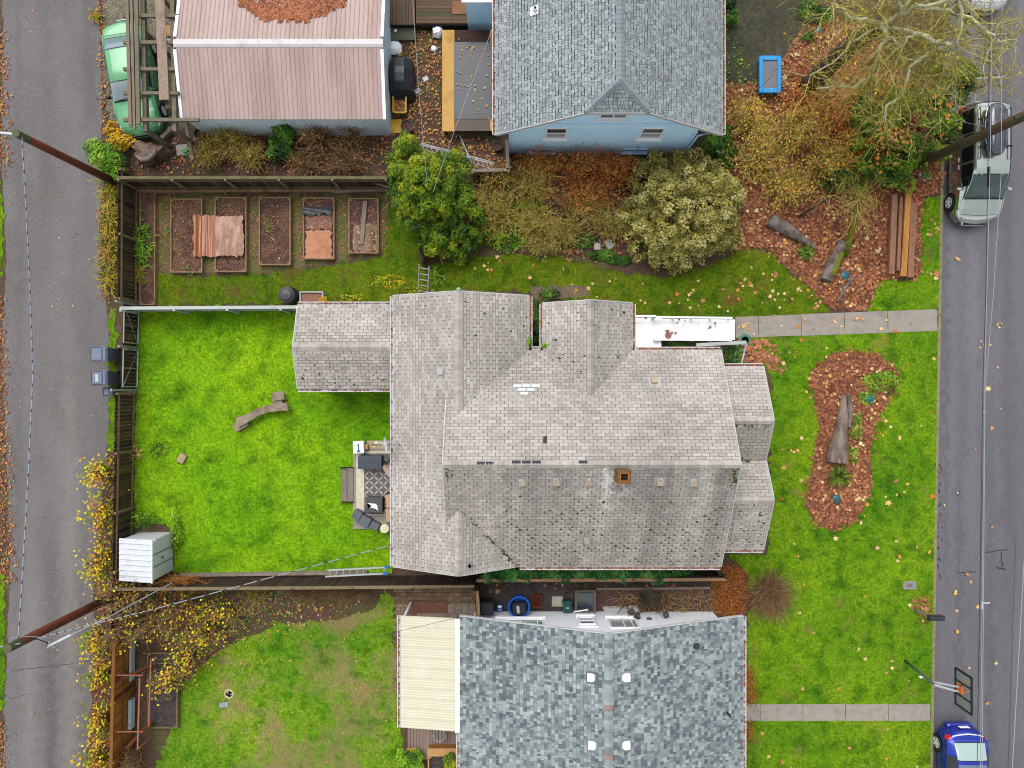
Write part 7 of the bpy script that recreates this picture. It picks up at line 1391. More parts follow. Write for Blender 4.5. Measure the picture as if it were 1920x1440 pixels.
m_lf_olv = leafmat('olive_brown_leaf', [C(120,100,34,1.4), C(160,140,50,1.4), C(190,166,70,1.4), C(190,110,50,1.4)])
m_lf_gold = leafmat('gold_orange_leaf', [C(140,124,36,1.5), C(176,156,50,1.5), C(196,150,54,1.5), C(192,178,88,1.5), C(206,122,50,1.5)])
m_lf_rus = leafmat('russet_leaf', [C(130,70,30,1.5), C(176,96,40,1.5), C(200,130,60,1.5), C(170,140,60,1.5)])
def bare_shrub(name, label, lobes, nst, m, ln=(.5,1.1), side=3, cat='shrub', r=.011, leaf=None, group=None, base=None, wob=.28, drop=.03, stems_r=.02):
    c = np.mean(np.array([l[:2] for l in lobes]), 0); t = thing(name, label, cat, (c[0],c[1],0), group); L = []
    for l in lobes:
        for _ in range(nst):
            a = rng.uniform(0,2*np.pi); q = math.sqrt(rng.random()); bx, by = (l[0]+rng.normal(0,.15*l[3]), l[1]+rng.normal(0,.15*l[4])) if base is None else base
            tip = np.array([l[0]+l[3]*q*math.cos(a), l[1]+l[4]*q*math.sin(a), l[2]+l[5]*math.sqrt(max(0,1-q*q))*rng.uniform(.6,1.1)]); st_ = np.array([bx,by,.0]); k = 6; tt = np.linspace(0,1,k)[:,None]
            mid = (st_+tip)/2+np.array([(tip[0]-st_[0])*-.12,(tip[1]-st_[1])*-.12,.25*l[5]]); p = (1-tt)**2*st_+2*tt*(1-tt)*mid+tt**2*tip+rng.normal(0,.035,(k,3))*tt; p[:,2] = np.maximum(p[:,2],.02)
            L.append((p, np.linspace(stems_r,r*.6,k)))
            for _ in range(side):
                i = rng.integers(2,k); d = (p[i]-p[i-1]); d = d/max(1e-6,np.linalg.norm(d))+rng.normal(0,.75,3); L.append(wander(p[i], d, rng.uniform(*ln)*.6, r*.8, r*.35, 5, wob, drop))
    twigs('branches', L, m, t)
    if leaf:
        mm, n, size, cl = leaf; ends = np.array([p[-1-rng.integers(0,3)] for p, _ in L]); pk = ends[rng.integers(0,len(ends),n)]+rng.normal(0,.11,(n,3)); pk[:,2] = np.maximum(pk[:,2],.05)
        leaves('foliage', pk, np.column_stack([rng.normal(0,.6,(n,2)),np.ones(n)]), rng.uniform(size*.7,size*1.3,n), clumps(pk,n,cl), mm, t, 'oval')
    return t
def bush(name, label, lobes, n, size, m, cat='shrub', group=None, shape='kite', amp=.6, up=.5, stem=True, freq=2.2, sub=0.0, gold=0.0):
    c = np.mean(np.array([l[:2] for l in lobes]), 0); t = thing(name, label, cat, (c[0],c[1],0), group); P, N = lobe_leaves(lobes, n, size, up, sub=sub); tn = clumps(P,len(P),amp,freq)+lobe_leaves.age
    if gold: tn = tn*.75+gold*(P[:,2]-P[:,2].min())/np.ptp(P[:,2])-.15
    tn = np.clip(tn,0,1)
    leaves('foliage', P, N, rng.uniform(size*.55,size*1.35,len(P)), tn, m, t, shape, fold=.15)
    if stem:
        L = []
        for l in lobes:
            for _ in range(7): d = np.array([rng.normal(0,.5),rng.normal(0,.5),1.0]); L.append(wander((l[0]+rng.normal(0,.08),l[1]+rng.normal(0,.08),.0), d, max(.3,l[2]+l[5]*.7), .03, .01, 6, .12))
        twigs('stems', L, m_twig_br, t)
    return t
def W(px, py, z, rx, ry=None, rz=None): p = G(px, py, z); return (p.x, p.y, z, rx, ry or rx, rz or rx)
# --- cypress
bush('cypress_tree', 'golden green cypress with feathery sprays beside the garden beds', [W(800,345,1.9,1.15,1.1,1.1),W(768,315,1.5,.75,.7,1.2),W(764,280,1.9,.34,.36,1.2),W(848,322,1.3,.8,.7,.9),W(868,412,.9,.85,.9,.9),W(818,450,.9,.6,.55,.7),W(852,462,.5,.7,.6,.7),W(784,400,1.2,.8,.8,.9),W(838,380,1.4,1.0,.9,1.0),W(765,350,1.0,.7,.7,.8)], 36000, .15, m_lf_con, cat='tree', amp=.35, up=.3, freq=2.6, sub=.24, gold=.34, shape='spray')
# --- variegated round bush
bush('variegated_bush', 'large rounded pale yellow-green variegated bush above the white ramp', [W(1275,400,.9,2.0,1.75,1.6),W(1230,440,.6,1.3,1.1,1.2),W(1320,380,.8,1.4,1.3,1.3),W(1265,470,.4,1.3,.8,.9),W(1335,440,.5,1.0,.9,1.0),W(1290,340,.6,1.6,1.1,1.2),W(1200,400,.5,.9,.9,.9),W(1225,330,.5,.9,.9,.9)], 42000, .075, m_lf_var, amp=.45, shape='oval', freq=3.5, sub=.22)
# --- dark evergreen shrub under the big tree
bush('evergreen_shrub', 'dark green evergreen shrub beside the parked minivan', [W(1760,165,1.5,1.1,.8,1.0),W(1710,240,1.3,1.6,1.5,1.1),W(1650,280,.9,1.3,1.1,.8),W(1690,310,.7,1.2,.8,.7),W(1600,330,.5,1.2,.6,.5),W(1640,210,1.0,1.2,1.0,.9),W(1800,150,1.4,.5,.5,.6)], 20000, .12, m_lf_dk, amp=.5, sub=.3)
P = np.vstack([np.array(G(x,y,z))+rng.normal(0,1,(k,3))*np.array([s_,s_*.7,.12]) for x, y, z, s_, k in [(1685,255,2.3,.35,46),(1665,235,2.2,.3,16),(1640,175,2.2,.35,14),(1700,170,2.4,.5,14),(1755,160,2.6,.4,12),(1765,205,2.5,.25,12),(1690,285,1.9,.4,16),(1630,300,1.6,.5,14),(1760,255,2.0,.3,10)]]); n = len(P)
l_ = leaves('caught_leaves', P, np.column_stack([rng.normal(0,.6,(n,2)),np.ones(n)]), rng.uniform(.10,.24,n), rng.random(n), mat('orange_leaf',[C(170,84,50),C(206,120,70),C(226,150,96),C(236,150,30),C(240,180,120)],attr='tint',scale=2,fine=.1), None, 'maple'); tag(l_, 'orange maple leaves caught on top of the dark evergreen shrub', 'leaves', kind='stuff')
# --- the large bare tree
TR = thing('bare_tree', 'large bare lichen-covered tree spreading over the street corner', 'tree', tuple(G(1512,168))); tb_ = G(1512,168)
trunk = [tb_, G(1530,148,1.2), G(1565,112,3.0), G(1605,75,4.6), G(1650,48,5.8)]; MB().tube(trunk, [.48,.40,.36,.33,.28], 14).build('trunk', m_trunk, TR, smooth=True)
limbs = [[(1650,48,5.8),(1630,38,6.5),(1592,33,7.0),(1572,12,7.3),(1560,6,7.4)], [(1650,48,5.8),(1668,66,6.1),(1645,96,5.9),(1646,112,5.6),(1637,140,5.3),(1600,160,4.9),(1530,166,4.5)], [(1650,48,5.8),(1720,62,6.4),(1782,84,6.6),(1745,96,6.2),(1706,125,5.8),(1700,160,5.5),(1690,182,5.2),(1660,200,5.0),(1658,222,4.8),(1676,238,4.5)],
         [(1650,48,5.8),(1720,12,6.8),(1800,-6,7.4),(1804,40,7.0),(1796,70,6.8),(1792,110,6.2),(1793,150,5.6)], [(1720,12,6.8),(1780,20,7.0),(1822,36,7.0),(1860,65,6.8),(1871,76,6.6),(1906,75,6.5)], [(1871,76,6.6),(1868,104,6.2),(1857,140,5.6),(1862,160,5.4)], [(1720,62,6.4),(1702,72,6.4),(1686,104,6.0),(1676,130,5.7)], [(1782,84,6.6),(1762,104,6.1),(1755,126,5.6),(1773,144,5.3)],
         [(1650,48,5.8),(1690,20,6.6),(1720,-20,7.2),(1760,-50,7.6)], [(1690,20,6.6),(1680,-10,7.0),(1660,-40,7.4)], [(1650,48,5.8),(1610,70,6.0),(1560,120,5.4),(1520,140,5.0)], [(1668,66,6.1),(1690,90,6.0),(1720,150,5.2),(1740,190,4.8)]]
TW = []; r0s = [.14,.15,.16,.15,.11,.07,.09,.09,.12,.1,.08,.08]; lm_ = MB()
for lb, r0 in zip(limbs, r0s):
    q = [G(*x) for x in lb]; fine_ = []
    for a, b in zip(q, q[1:]):
        for j in range(4): fine_.append(a.lerp(b,j/4)+Vector(rng.normal(0,.035,3)))
    fine_.append(q[-1]); rr = np.linspace(r0*.5,r0*.16,len(fine_)); MB().tube(fine_, list(rr*rng.uniform(.85,1.2,len(rr))), 8).build('limb', m_lich, TR, smooth=True)
    for i in range(2,len(fine_)):
        for _ in range(4 if i > 3 else 2):
            d = rng.normal(0,1,3); d[2] = rng.normal(-.1,.4); p_, r_ = wander(fine_[i], d, rng.uniform(.8,2.3), .014, .005, 8, .3, .02); TW.append((p_,r_))
            for _ in range(3): k_ = rng.integers(2,7); TW.append(wander(p_[k_], p_[k_]-p_[k_-1]+rng.normal(0,.12,3), rng.uniform(.3,.9), .009, .004, 5, .35, .05))
twigs('twigs', TW, m_twig_tr, TR)
n = 1300; ends = np.array([p[-1] for p, _ in TW]); P = ends[rng.integers(0,len(ends),n)]; leaves('last_leaves', P, rng.normal(size=(n,3))+np.array([0,0,1]), rng.uniform(.03,.075,n), rng.uniform(.2,.9,n), m_lf_yel, TR, 'oval')
# --- bare thickets
bare_shrub('bare_thicket', 'tangled straw-brown bare shrub behind the metal garage, nearer the alley', [W(430,262,.5,.95,.8,.8),W(470,292,.4,.8,.6,.6),W(395,290,.4,.6,.5,.5)], 90, m_twig_yg, group='bare shrubs behind the garage', leaf=(m_lf_olv,500,.05,.5))
bare_shrub('bare_thicket', 'tangled brown bare shrub behind the metal garage, nearer the cypress', [W(600,260,.5,1.0,.9,.9),W(660,240,.5,.7,.8,1.0),W(570,310,.35,.8,.6,.5),W(650,305,.4,.9,.6,.6)], 85, m_twig_br, group='bare shrubs behind the garage', leaf=(m_lf_olv,400,.05,.5))
bush('leafy_shrub', 'dark green leafy shrub between the two bare shrubs behind the garage', [W(538,250,.6,.4,.5,.7),W(525,285,.4,.5,.5,.5)], 2200, .12, m_lf_grn, amp=.6)
bare_shrub('lichen_thicket', 'bare lichen-coloured thicket between the cypress and blue house', [W(930,350,.5,1.3,.9,1.0),W(1000,350,.6,1.2,1.0,1.1),W(940,410,.5,1.2,1.0,.9),W(1010,420,.5,1.1,.9,.9),W(890,380,.5,.8,.8,.8)], 75, m_twig_yg, ln=(.6,1.3), leaf=(m_lf_olv,1700,.055,.6))
bare_shrub('russet_thicket', 'russet brown bare thicket along the wall of the blue house', [W(1010,312,.5,1.0,.6,.8),W(1080,315,.6,1.3,.7,.9),W(1150,318,.6,1.1,.7,.9),W(1100,370,.5,1.3,.9,.9)], 85, m_twig_or, ln=(.5,1.1), leaf=(m_lf_rus,3600,.06,.6))
bare_shrub('yellow_thicket', 'yellow-green twiggy thicket above the two grey concrete blocks', [W(1090,400,.4,1.1,.8,.8),W(1060,440,.35,.9,.6,.6),W(1140,420,.4,.7,.7,.7),W(1020,460,.3,.8,.4,.4)], 70, m_twig_yg, leaf=(m_lf_var,2200,.06,.7))
bare_shrub('golden_thicket', 'golden twiggy thicket between the variegated bush and the large tree', [W(1420,300,.6,1.4,1.2,1.1),W(1480,250,.7,1.5,1.2,1.2),W(1540,300,.6,1.4,1.2,1.1),W(1400,230,.5,1.0,1.0,1.0),W(1470,350,.5,1.3,.8,.8)], 80, m_twig_yg, ln=(.6,1.4), leaf=(m_lf_gold,4600,.065,.7))
bare_shrub('rusty_thicket', 'rust-coloured leafy thicket around the foot of the large tree', [W(1560,230,.6,1.3,1.0,1.0),W(1620,200,.7,1.2,1.0,1.0),W(1500,200,.5,1.0,.8,.8),W(1600,280,.5,1.1,.8,.8)], 65, m_twig_or, ln=(.6,1.3), leaf=(m_lf_rus,4200,.075,.7))
bush('low_evergreen', 'dark low evergreen clump under the corner of the blue house roof', [W(1345,265,.4,.6,.6,.5),W(1360,290,.4,.5,.5,.4)], 1400, .13, m_lf_grn)
bare_shrub('round_bare_shrub', 'brown dome of fine bare twigs at the corner of the front lawn', [W(1440,1110,.25,1.05,1.1,.75)], 420, m_twig_br, side=2, r=.009, base=None, drop=.0, wob=.15)
# small mossy tree in the leaf bed
ST = thing('small_tree', 'small leaning mossy tree with bare twigs in the brown leaf bed', 'tree', tuple(G(1585,478))); q = [G(1585,478,.0),G(1592,450,.5),G(1604,405,1.3),G(1612,362,2.1)]; MB().tube(q, [.15,.12,.1,.07], 10).build('trunk', m_moss2, ST, smooth=True); TW = []
for i in range(60): s_ = q[2].lerp(q[3],rng.random()); p_, r_ = wander(s_, (rng.normal(0,1),rng.normal(0,1),rng.uniform(.0,.9)), rng.uniform(.6,1.5), .014, .004, 7, .3, .03); TW += [(p_,r_)]+[wander(p_[k_], p_[k_]-p_[k_-1]+rng.normal(0,.12,3), .45, .007, .003, 5, .35, .03) for k_ in (2,4,5)]
twigs('twigs', TW, m_twig_yg, ST)
ST2 = thing('leaning_sapling', 'thin dark leaning trunk reaching from the leaf bed to the small mossy tree', 'tree', tuple(G(1496,408))); MB().tube([G(1496,408,.0),G(1530,386,.7),G(1560,370,1.5),G(1590,356,2.0)], [.06,.05,.045,.03], 8).build('trunk', m_trunk, ST2, smooth=True); TW = [wander(G(1560+rng.uniform(-20,30),366,1.6), (rng.normal(0,1),rng.normal(0,1),.4), rng.uniform(.5,1.1), .012, .004, 6, .3, .02) for _ in range(24)]; twigs('twigs', TW, m_twig_yg, ST2)
# --- yellow-leaved shrubs along the alley and over the bottom-left corner
for (x, y, rx, ry, lb) in [(196,885,.5,.55,'topmost of the yellow-leaved shrubs along the alley fence'),(198,960,.5,.85,'yellow-leaved shrub along the alley fence above the shed'),(190,1055,.6,.8,'yellow-leaved shrub along the alley fence beside the white shed')]:
    bare_shrub('yellow_shrub', lb, [W(x,y,.5,rx,ry,.7)], 60, m_twig_br, leaf=(m_lf_yel,330,.11,.9), group='yellow shrubs along the alley', r=.008)
for (x, y, rx, ry, lb) in [(185,1200,.55,.8,'yellow shrub hanging over the alley just below the leaning pole'),(190,1270,.5,.7,'yellow and orange shrub on the alley side of the orange fence top'),(192,1350,.5,.8,'yellow shrub on the alley side of the orange fence middle'),(185,1425,.6,.7,'yellow shrub at the bottom edge beside the orange fence')]:
    bare_shrub('yellow_shrub', lb, [W(x,y,.5,rx,ry,.7)], 55, m_twig_br, leaf=(m_lf_yel,300,.105,.9), group='yellow shrubs along the alley', r=.008)
bare_shrub('yellow_vine', 'large sprawling vine with yellow leaves over the fence corner below the shed', [W(240,1110,1.2,1.2,.9,1.0),W(300,1160,1.0,1.3,1.0,1.0),W(230,1180,1.2,.8,.8,.9),W(350,1150,.7,1.1,.8,.8)], 95, m_twig_br, ln=(.6,1.4), leaf=(m_lf_yel,520,.10,.9), r=.011)
bare_shrub('yellow_tree', 'bright yellow-green leafy branches arching over the dark soil bed', [W(375,1190,.9,.9,.7,.8),W(350,1240,.8,.7,.8,.7),W(320,1270,.6,.8,.5,.5),W(390,1150,.8,.8,.6,.7)], 45, m_twig_br, ln=(.6,1.2), leaf=(m_lf_yel,800,.10,.9))
bare_shrub('bare_vine', 'pale bare spreading branches on brown soil below the plank fence', [W(440,1150,.3,1.0,.7,.5),W(480,1120,.3,.8,.5,.4)], 26, m_twig_yg, ln=(.5,1.0)); bare_shrub('brown_scrub', 'dead brown scrub at the foot of the plank fence', [W(590,1112,.2,1.4,.35,.4),W(660,1112,.2,.8,.3,.3)], 130, m_twig_br, r=.007)
bare_shrub('red_cane_scrub', 'reddish arching canes beside the shed along the plank fence', [W(340,1092,.8,1.4,.4,.8)], 80, m_twig_or, ln=(.6,1.1))
bare_shrub('dry_scrub', 'dry brown canes at the bottom beside the orange fence', [W(250,1420,.6,.5,.6,.7)], 60, m_twig_br)
# --- grassy plants along the alley fence
def blades(name, label, spots, n, ln, m, wd=.03, cat='plant', group=None, up=.8):
    c = np.mean(np.array([s[:2] for s in spots]),0); t = thing(name, label, cat, (c[0],c[1],0), group); V = []; T_ = []
    for s_ in spots:
        for _ in range(n):
            b = np.array([s_[0]+rng.normal(0,s_[2]*.35), s_[1]+rng.normal(0,s_[3]*.35), .01]); a = rng.uniform(0,2*np.pi); h = rng.uniform(*ln); o_ = np.array([math.cos(a),math.sin(a),0]); sd = np.array([-o_[1],o_[0],0])*wd/2; m1 = b+o_*h*.35+np.array([0,0,h*up*.75]); m2 = b+o_*h*.85+np.array([0,0,h*up*.7]); V += [b-sd,b+sd,m1+sd,m1-sd, m1-sd,m1+sd,m2+sd*.15,m2-sd*.15]; q = rng.random(); T_ += [q,q]
    raw_mesh('leaf_blades', np.array(V), np.arange(len(V)), m, t, tint=np.array(T_), k=4)['kind'] = 'stuff'; return t
m_cro = leafmat('strap_leaf', [C(96,120,16), C(150,160,24), C(190,170,40), C(196,130,50), C(120,150,30)])
for y, lb, cnt in [(360,'strap-leaved yellow-green clump at the top end of the alley fence',60),(410,'tall bright strap-leaved clump spilling onto the alley',80),(465,'green strap-leaved clump along the alley fence middle',60),(520,'browning strap-leaved clump above the white fence corner',50)]: blades('strap_plant', lb, [tuple(G(212,y)[:2])+(.5,1.0)], cnt*2, (.35,.75), m_cro, group='strap-leaved plants along the alley fence')
blades('border_plant', 'bright green weedy plant in the narrow border bed', [tuple(G(271,462)[:2])+(.5,1.4)], 220, (.25,.55), m_lf_brt, wd=.045); blades('border_plant', 'yellow weedy plant at the lower end of the narrow border bed', [tuple(G(265,515)[:2])+(.3,.5)], 60, (.25,.4), m_cro)
for px, py, lb in [(322,436,'small leafy weed in the first raised bed middle'),(355,500,'bright weed at the lower corner of the first raised bed'),(415,375,'dark herb at the top of the second raised bed'),(500,425,'yellow-green weeds in the third raised bed')]: blades('bed_weed', lb, [tuple(G(px,py,.2)[:2])+(.35,.35)], 40, (.12,.3), m_lf_brt, wd=.04)
blades('spiky_plant', 'spiky green strap-leaved plant below the driftwood on the leaf island', [tuple(G(1568,892)[:2])+(.12,.12)], 170, (.45,.75), leafmat('spiky_leaf',[C(40,64,10),C(70,96,14),C(110,134,26),C(150,164,50)]), wd=.035, up=.7)
blades('small_fern', 'small dark green fern below the thick grey log', [tuple(G(1505,475)[:2])+(.3,.3)], 60, (.25,.5), m_lf_dk, wd=.05)
bush('island_groundcover', 'yellow-green leafy groundcover on the upper part of the leaf island', [W(1655,715,.05,.75,.5,.16),W(1625,745,.05,.4,.3,.12),W(1605,800,.03,.3,.7,.1),W(1600,850,.03,.25,.4,.1)], 1500, .1, m_lf_brt, cat='groundcover', stem=False); 
bush('corner_shrub', 'small golden-yellow shrub in front of the green car', [W(228,266,.4,.5,.45,.5),W(212,246,.4,.3,.3,.4)], 800, .12, mat('gold_leaf',[C(170,130,20),C(206,160,24),C(222,180,40)],attr='tint',scale=2,fine=.12), shape='oval'); bush('corner_shrub', 'bright green shrub at the alley corner below the stump', [W(205,300,.5,.65,.6,.6),W(180,278,.4,.4,.35,.4),W(215,330,.4,.5,.4,.4)], 2600, .09, m_lf_brt, shape='oval')
blades('alley_tuft', 'yellow leafy tuft on the alley edge beside the green car', [tuple(G(182,32)[:2])+(.3,.3)], 60, (.2,.4), m_cro)
bush('courtyard_shrub', 'small green shrub at the edge of the mossy pavers by the roof gutter', [W(1373,34,.3,.3,.3,.3),W(1368,6,.3,.3,.3,.3)], 700, .1, m_lf_grn); bush('tree_foot_ivy', 'green ivy patches beside the trunk of the large tree', [W(1520,20,.2,.5,.5,.25),W(1545,30,.2,.4,.4,.2),W(1515,68,.15,.25,.25,.15)], 900, .11, m_lf_grn, stem=False, cat='ivy')
bush('deck_shrub', 'yellow-green shrub beside the pinkish deck at the bottom edge', [W(768,1426,.4,.55,.5,.5)], 1500, .1, m_lf_brt, shape='oval'); bush('planter_shrub', 'green feathery shrub growing in the cedar planter box', [W(848,1432,.7,.4,.5,.4)], 1200, .1, m_lf_con); bush('purple_shrub', 'small reddish shrub at the edge of the pinkish deck', [W(773,1412,.3,.25,.25,.3)], 400, .08, m_lf_olv)
bush('fence_ivy', 'glossy dark green ivy covering the fence beside the grey house', [W(x,1077+rng.normal(0,2.5),1.25,.5,.26,.4) for x in range(925,1235,22)]+[W(1255,1080,1.2,.35,.22,.3),W(1285,1074,1.0,.3,.2,.25)], 11000, .115, m_lf_ivy, cat='ivy', amp=.6, stem=False, shape='oval')
bush('valley_weed', 'bright weed growing in the gutter corner between the two gables', [W(992,640,3.0,.09,.16,.2),W(1021,648,3.0,.1,.1,.15)], 260, .08, m_lf_brt, cat='weed', stem=False); bush('side_ivy', 'dark green plants in the narrow gap between the two roof gables', [W(1005,600,.6,.35,.9,.5),W(1010,640,.7,.35,.5,.5),W(1030,552,.3,.5,.25,.3)], 1600, .1, m_lf_grn, cat='ivy')
bush('thicket_groundcover', 'green leafy groundcover around the two grey concrete blocks', [W(1085,452,.1,.8,.3,.2),W(1130,478,.05,.6,.25,.15),W(1165,490,.05,.5,.2,.12)], 1800, .1, m_lf_grn, cat='groundcover', stem=False); bush('thicket_groundcover', 'bright green undergrowth below the bare lichen thicket', [W(900,410,.1,1.2,.9,.3),W(990,400,.1,1.0,.8,.3),W(950,450,.1,1.2,.5,.2)], 3600, .1, m_lf_brt, cat='groundcover', stem=False)
bush('ramp_plants', 'dark green low plants with fallen leaves under the ramp', [W(1270,648,.15,.6,.15,.2),W(1375,668,.15,.4,.5,.25)], 900, .1, m_lf_grn, cat='plant', stem=False); bush('wall_shrub', 'small dark shrub hanging against the white house wall', [W(1216,1120,.7,.45,.4,.5)], 700, .08, mat('dusky_leaf',[C(44,44,34),C(66,66,46),C(84,80,58)],attr='tint',scale=2,fine=.15)); 
for x, y, lb in [(1184,1147,'first dusky dried flower head against the white wall'),(1195,1155,'second dusky dried flower head against the white wall'),(1217,1163,'lowest dusky dried flower head against the white wall'),(1248,1152,'widest dusky dried flower head against the white wall')]: bush('dried_flower', lb, [W(x,y,1.0,.13,.13,.12)], 160, .06, MATS['dusky_leaf'], cat='flower', stem=True, group='dried flower heads by the white wall')
blades('lawn_weed', 'dark herb tuft in the back lawn below the alley fence gates', [tuple(G(300,840)[:2])+(.6,.5)], 70, (.1,.22), m_lf_dk); blades('lawn_weed', 'pale reed tuft growing through the alley fence boards', [tuple(G(258,850)[:2])+(.25,.25)], 60, (.25,.5), m_twig_yg); bush('shed_weeds', 'yellow and green weeds along the side of the white shed', [W(262,975,.2,.8,.35,.3),W(330,1000,.1,.3,.9,.2)], 900, .09, m_lf_brt, cat='weeds', stem=False)
bush('roof_edge_weeds', 'yellow-flowered weeds below the gable beside the little ladder', [W(735,530,.1,.9,.35,.25),W(770,545,.1,.8,.2,.2),W(660,560,.1,.6,.2,.2)], 480, .07, m_lf_yel, cat='weeds', stem=False, amp=.9)
blades('lawn_weed', 'straggly green stems beside the little metal ladder', [tuple(G(820,520)[:2])+(.4,.6)], 60, (.3,.6), m_lf_brt)
bush('planter_flowers', 'orange-yellow flowers at the end of the white trough planter', [W(606,564,.35,.2,.18,.18)], 200, .07, MATS['gold_leaf'], cat='flowers', stem=False)
# ================================================================ fallen leaves, bark, canes
m_star = mat('pale_maple_leaf', [C(190,120,84), C(214,158,110), C(232,196,130), C(240,220,160), C(226,176,70), C(206,110,60)], attr='tint', scale=2, fine=.1)
def litter(name, label, polys, dens, size, lo, hi, m=None, shape='maple', z=.03, tilt=.25, bias=1.0):
    Ps = []
    for pl_ in polys: pw = GP(pl_); k = int(area(pw)*dens); q = scatter(pw, k); cl = scatter(pw, max(2,k//9)); mv = rng.random(k) < .45; q[mv] = q[mv]*.35+.65*cl[np.argmin(((q[mv][:,None,:]-cl[None])**2).sum(2),1)] if k < 4000 else q[mv]; q = q+rng.normal(0,.10,(k,2)); Ps.append(q)
    q = np.vstack(Ps); n = len(q); P = np.column_stack([q, z+rng.random(n)*.05]); t = lo+(hi-lo)*rng.random(n)**bias
    o = leaves(name, P, np.column_stack([rng.normal(0,tilt,(n,2)),np.ones(n)]), size*np.exp(rng.normal(-.12,.32,n)), t, m or m_litter, None, shape); return tag(o, label, 'leaves', kind='stuff')
BIG = [(1356,160),(1418,160),(1470,110),(1500,60),(1560,40),(1640,60),(1740,250),(1764,262),(1764,350),(1730,372),(1724,440),(1720,520),(1655,522),(1640,545),(1622,580),(1556,577),(1520,538),(1480,506),(1440,466),(1372,465),(1392,400),(1380,330),(1356,300)]
ISL = [(1530,690),(1560,664),(1600,656),(1650,668),(1684,700),(1672,740),(1640,790),(1630,850),(1630,930),(1600,980),(1560,994),(1522,975),(1510,935),(1522,880),(1536,800),(1528,750),(1516,712)]
m_lsoil = mat('leafy_soil', [C(110,70,56), C(134,86,68), C(92,58,48)], scale=3, fine=.3, bump=.8, bscale=20)
struct('leaf_bed', sheet(MB(), rough_edge(GP(BIG),.2,.08), .020), m_lsoil); struct('leaf_island_soil', sheet(MB(), rough_edge(GP(ISL),.15,.05), .026), m_lsoil)
litter('fallen_leaves', 'thick bed of brown maple leaves around the logs by the street', [BIG], 200, .155, 0, .72, tilt=.6, bias=.85); litter('fallen_leaves', 'brown maple leaves covering the front island', [ISL], 260, .13, 0, .6, tilt=.45)
litter('fallen_leaves', 'pale star-shaped leaves lying on top of the brown leaf bed', [BIG,ISL], 9, .14, 0, 1, m_star, z=.09)
litter('fallen_leaves', 'brown leaves below the front corner bay beside the ramp', [[(1395,640),(1440,640),(1462,668),(1470,700),(1440,690),(1400,688),(1360,684),(1358,655)]], 150, .16, .1, .7); litter('fallen_leaves', 'small brown leaf patch at the kerb above the mailbox', [[(1708,1122),(1744,1114),(1744,1166),(1715,1152)]], 220, .09, 0, .5)
litter('fallen_leaves', 'yellow and brown leaves on the bare yard between garage and blue house', [[(735,60),(830,60),(830,250),(930,260),(945,320),(740,320),(735,250)]], 85, .09, .2, 1, shape='oval'); litter('fallen_leaves', 'yellow leaves lying on the black sheet of the plywood bed', [[(853,80),(922,80),(922,240),(853,240)]], 9, .09, .7, 1, shape='oval', z=.78)
litter('fallen_leaves', 'brown and yellow leaves behind the garage around the bare shrubs', [[(250,275),(380,250),(740,250),(740,325),(240,325)]], 60, .10, 0, .9, shape='oval'); litter('fallen_leaves', 'russet leaves under the thickets by the blue house', [[(890,295),(1180,295),(1180,475),(1100,490),(900,440)]], 60, .14, 0, .7)
NL, FL, SFL = LAWNS['north_lawn'][1], LAWNS['front_lawn'][1], LAWNS['south_front_lawn'][1]
litter('fallen_leaves', 'scattered pale maple leaves on the north lawn strip', [NL], 2.0, .18, 0, 1, m_star); litter('fallen_leaves', 'many leaves on the lawn between path and leaf bed', [[(1390,480),(1480,520),(1550,580),(1380,590)],[(1725,370),(1760,372),(1760,520),(1722,520)]], 5, .16, 0, 1, m_star)
litter('fallen_leaves', 'scattered maple leaves on the front lawn around the island', [[(1440,640),(1754,628),(1750,960),(1440,1000)]], 1.3, .18, 0, 1, m_star); litter('fallen_leaves', 'sparse leaves on the lower front lawns', [[(1440,1000),(1750,960),(1745,1310),(1420,1310)],SFL], .45, .18, 0, 1, m_star)
litter('fallen_leaves', 'leaves lying on the concrete front path', [[(1379,600),(1757,584),(1757,620),(1379,633)]], 4, .17, 0, 1, m_star, z=.04); litter('fallen_leaves', 'maple leaves scattered on the wet street', [[(1776,430),(1900,430),(1900,960),(1764,960)],[(1764,960),(1900,960),(1895,1340),(1760,1340)]], .5, .19, 0, .9, m_star, z=-.1); litter('fallen_leaves', 'few brown leaves lying on the white ramp', [[(1200,600),(1370,600),(1370,632),(1200,632)]], 5, .13, 0, .3, m_litter, z=.5)
litter('fallen_leaves', 'small yellow leaves on the south back lawn', [LAWNS['south_back_lawn'][1]], 1.6, .08, .6, 1, shape='oval'); litter('fallen_leaves', 'yellow leaves below the vine in the lower corner', [[(255,1108),(700,1110),(640,1160),(420,1215),(350,1290),(280,1290)]], 26, .09, .3, 1, shape='oval'); litter('fallen_leaves', 'tiny leaves and debris along the alley edges', [[(185,250),(215,330),(215,560),(190,560)],[(205,840),(225,840),(220,1440),(170,1440)],[(-10,60),(14,60),(20,320),(8,330),(-10,320)],[(-10,560),(10,560),(24,900),(30,1100),(-10,1100)],[(-10,1340),(14,1340),(12,1500),(-10,1500)],[(186,0),(198,0),(200,240),(188,240)]], 110, .09, 0, .9, shape='oval')
litter('fallen_leaves', 'pale flecks of leaves scattered on the alley', [[(10,0),(185,0),(200,850),(170,1440),(10,1440)]], 1.1, .07, .5, 1, shape='oval', z=.012)
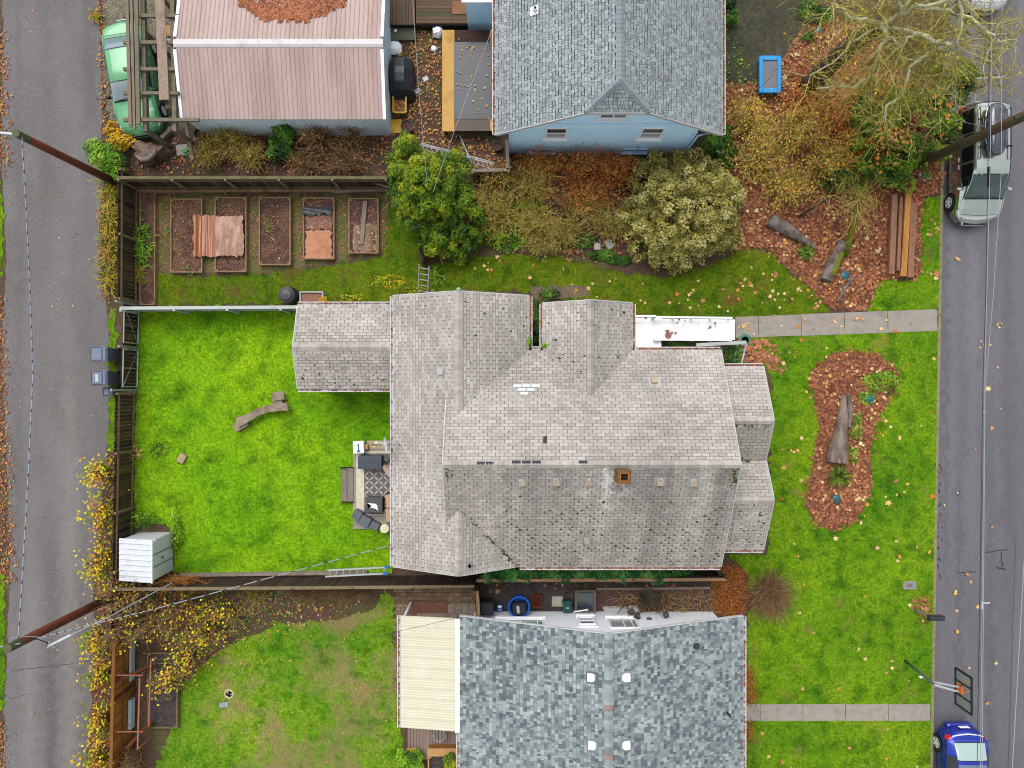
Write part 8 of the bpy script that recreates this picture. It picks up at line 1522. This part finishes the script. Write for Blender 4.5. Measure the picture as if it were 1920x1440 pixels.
litter('bark_mulch', 'bright orange bark mulch at the corner between the two houses', [[(1318,1050),(1372,1058),(1400,1070),(1402,1130),(1392,1158),(1340,1150),(1334,1098)],[(1395,1230),(1412,1260),(1420,1318),(1396,1320)],[(1397,1352),(1415,1352),(1408,1390),(1398,1390)]], 900, .07, 0, 1, mat('orange_bark',[C(130,70,28),C(176,98,36),C(200,124,50),C(150,84,40)],attr='tint',scale=3,fine=.2), 'kite', tilt=.6); litter('fallen_leaves', 'red-brown leaves on the dark gravel and planting bed', [[(900,1086),(1330,1084),(1330,1104),(900,1106)]], 9, .13, .1, .8)
litter('wood_chips', 'brown chips and crumbs over the paths between the raised beds', [[(292,366),(735,366),(724,470),(480,505),(300,510)]], 150, .05, .1, .9, shape='kite', z=.012); litter('fallen_leaves', 'leaf crumbs lying on the raised bed soil', [[(322,376),(376,376),(376,508),(322,508)],[(406,374),(458,374),(458,506),(406,506)],[(489,374),(541,374),(541,493),(489,493)],[(572,374),(622,374),(622,482),(572,482)],[(657,375),(706,375),(706,471),(657,471)]], 90, .05, .1, 1, shape='kite', z=.17)
L = []; 
for _ in range(330): p = G(rng.uniform(1150,1335),rng.uniform(1108,1146)); L.append(wander((p.x,p.y,.05+rng.random()*.12), (rng.normal(),rng.normal(),.05), rng.uniform(.2,.6), .016, .008, 4, .12))
o = twigs('cut_canes', L, mat('straw_cane',[C(130,96,70),C(170,136,98),C(196,164,122),C(176,150,70)],attr='tint',scale=3,fine=.1)); tag(o, 'heap of cut straw-coloured canes on the planting bed by the white wall', 'canes', kind='stuff')
L = []
for _ in range(160): x = rng.uniform(1350,1640); y = rng.uniform(150,460); p = G(x,y); L.append(wander((p.x,p.y,.06), (rng.normal(),rng.normal(),.05), rng.uniform(.3,.9), .012, .005, 5, .2))
o = twigs('fallen_twigs', L, m_twig_br); tag(o, 'fallen twigs lying in the brown leaf bed', 'twigs', kind='stuff')
# moss and weeds on bare soil so that it does not read as one sheet
blp = [[(740,330),(900,330),(900,480),(800,480)],[(1352,20),(1420,150),(1356,300)],[(240,330),(260,330),(260,1080),(240,1080)],[(255,1108),(700,1108),(560,1150),(340,1250)]]
Ps = [scatter(GP(b_), int(area(GP(b_))*45)) for b_ in blp]; q = np.vstack(Ps); n = len(q); o = leaves('ground_weeds', np.column_stack([q, .02+rng.random(n)*.06]), np.column_stack([rng.normal(0,.5,(n,2)),np.ones(n)]), rng.uniform(.05,.13,n), rng.random(n), m_lf_brt, None, 'oval'); tag(o, 'low green weeds sprouting on the bare soil', 'weeds', kind='stuff')
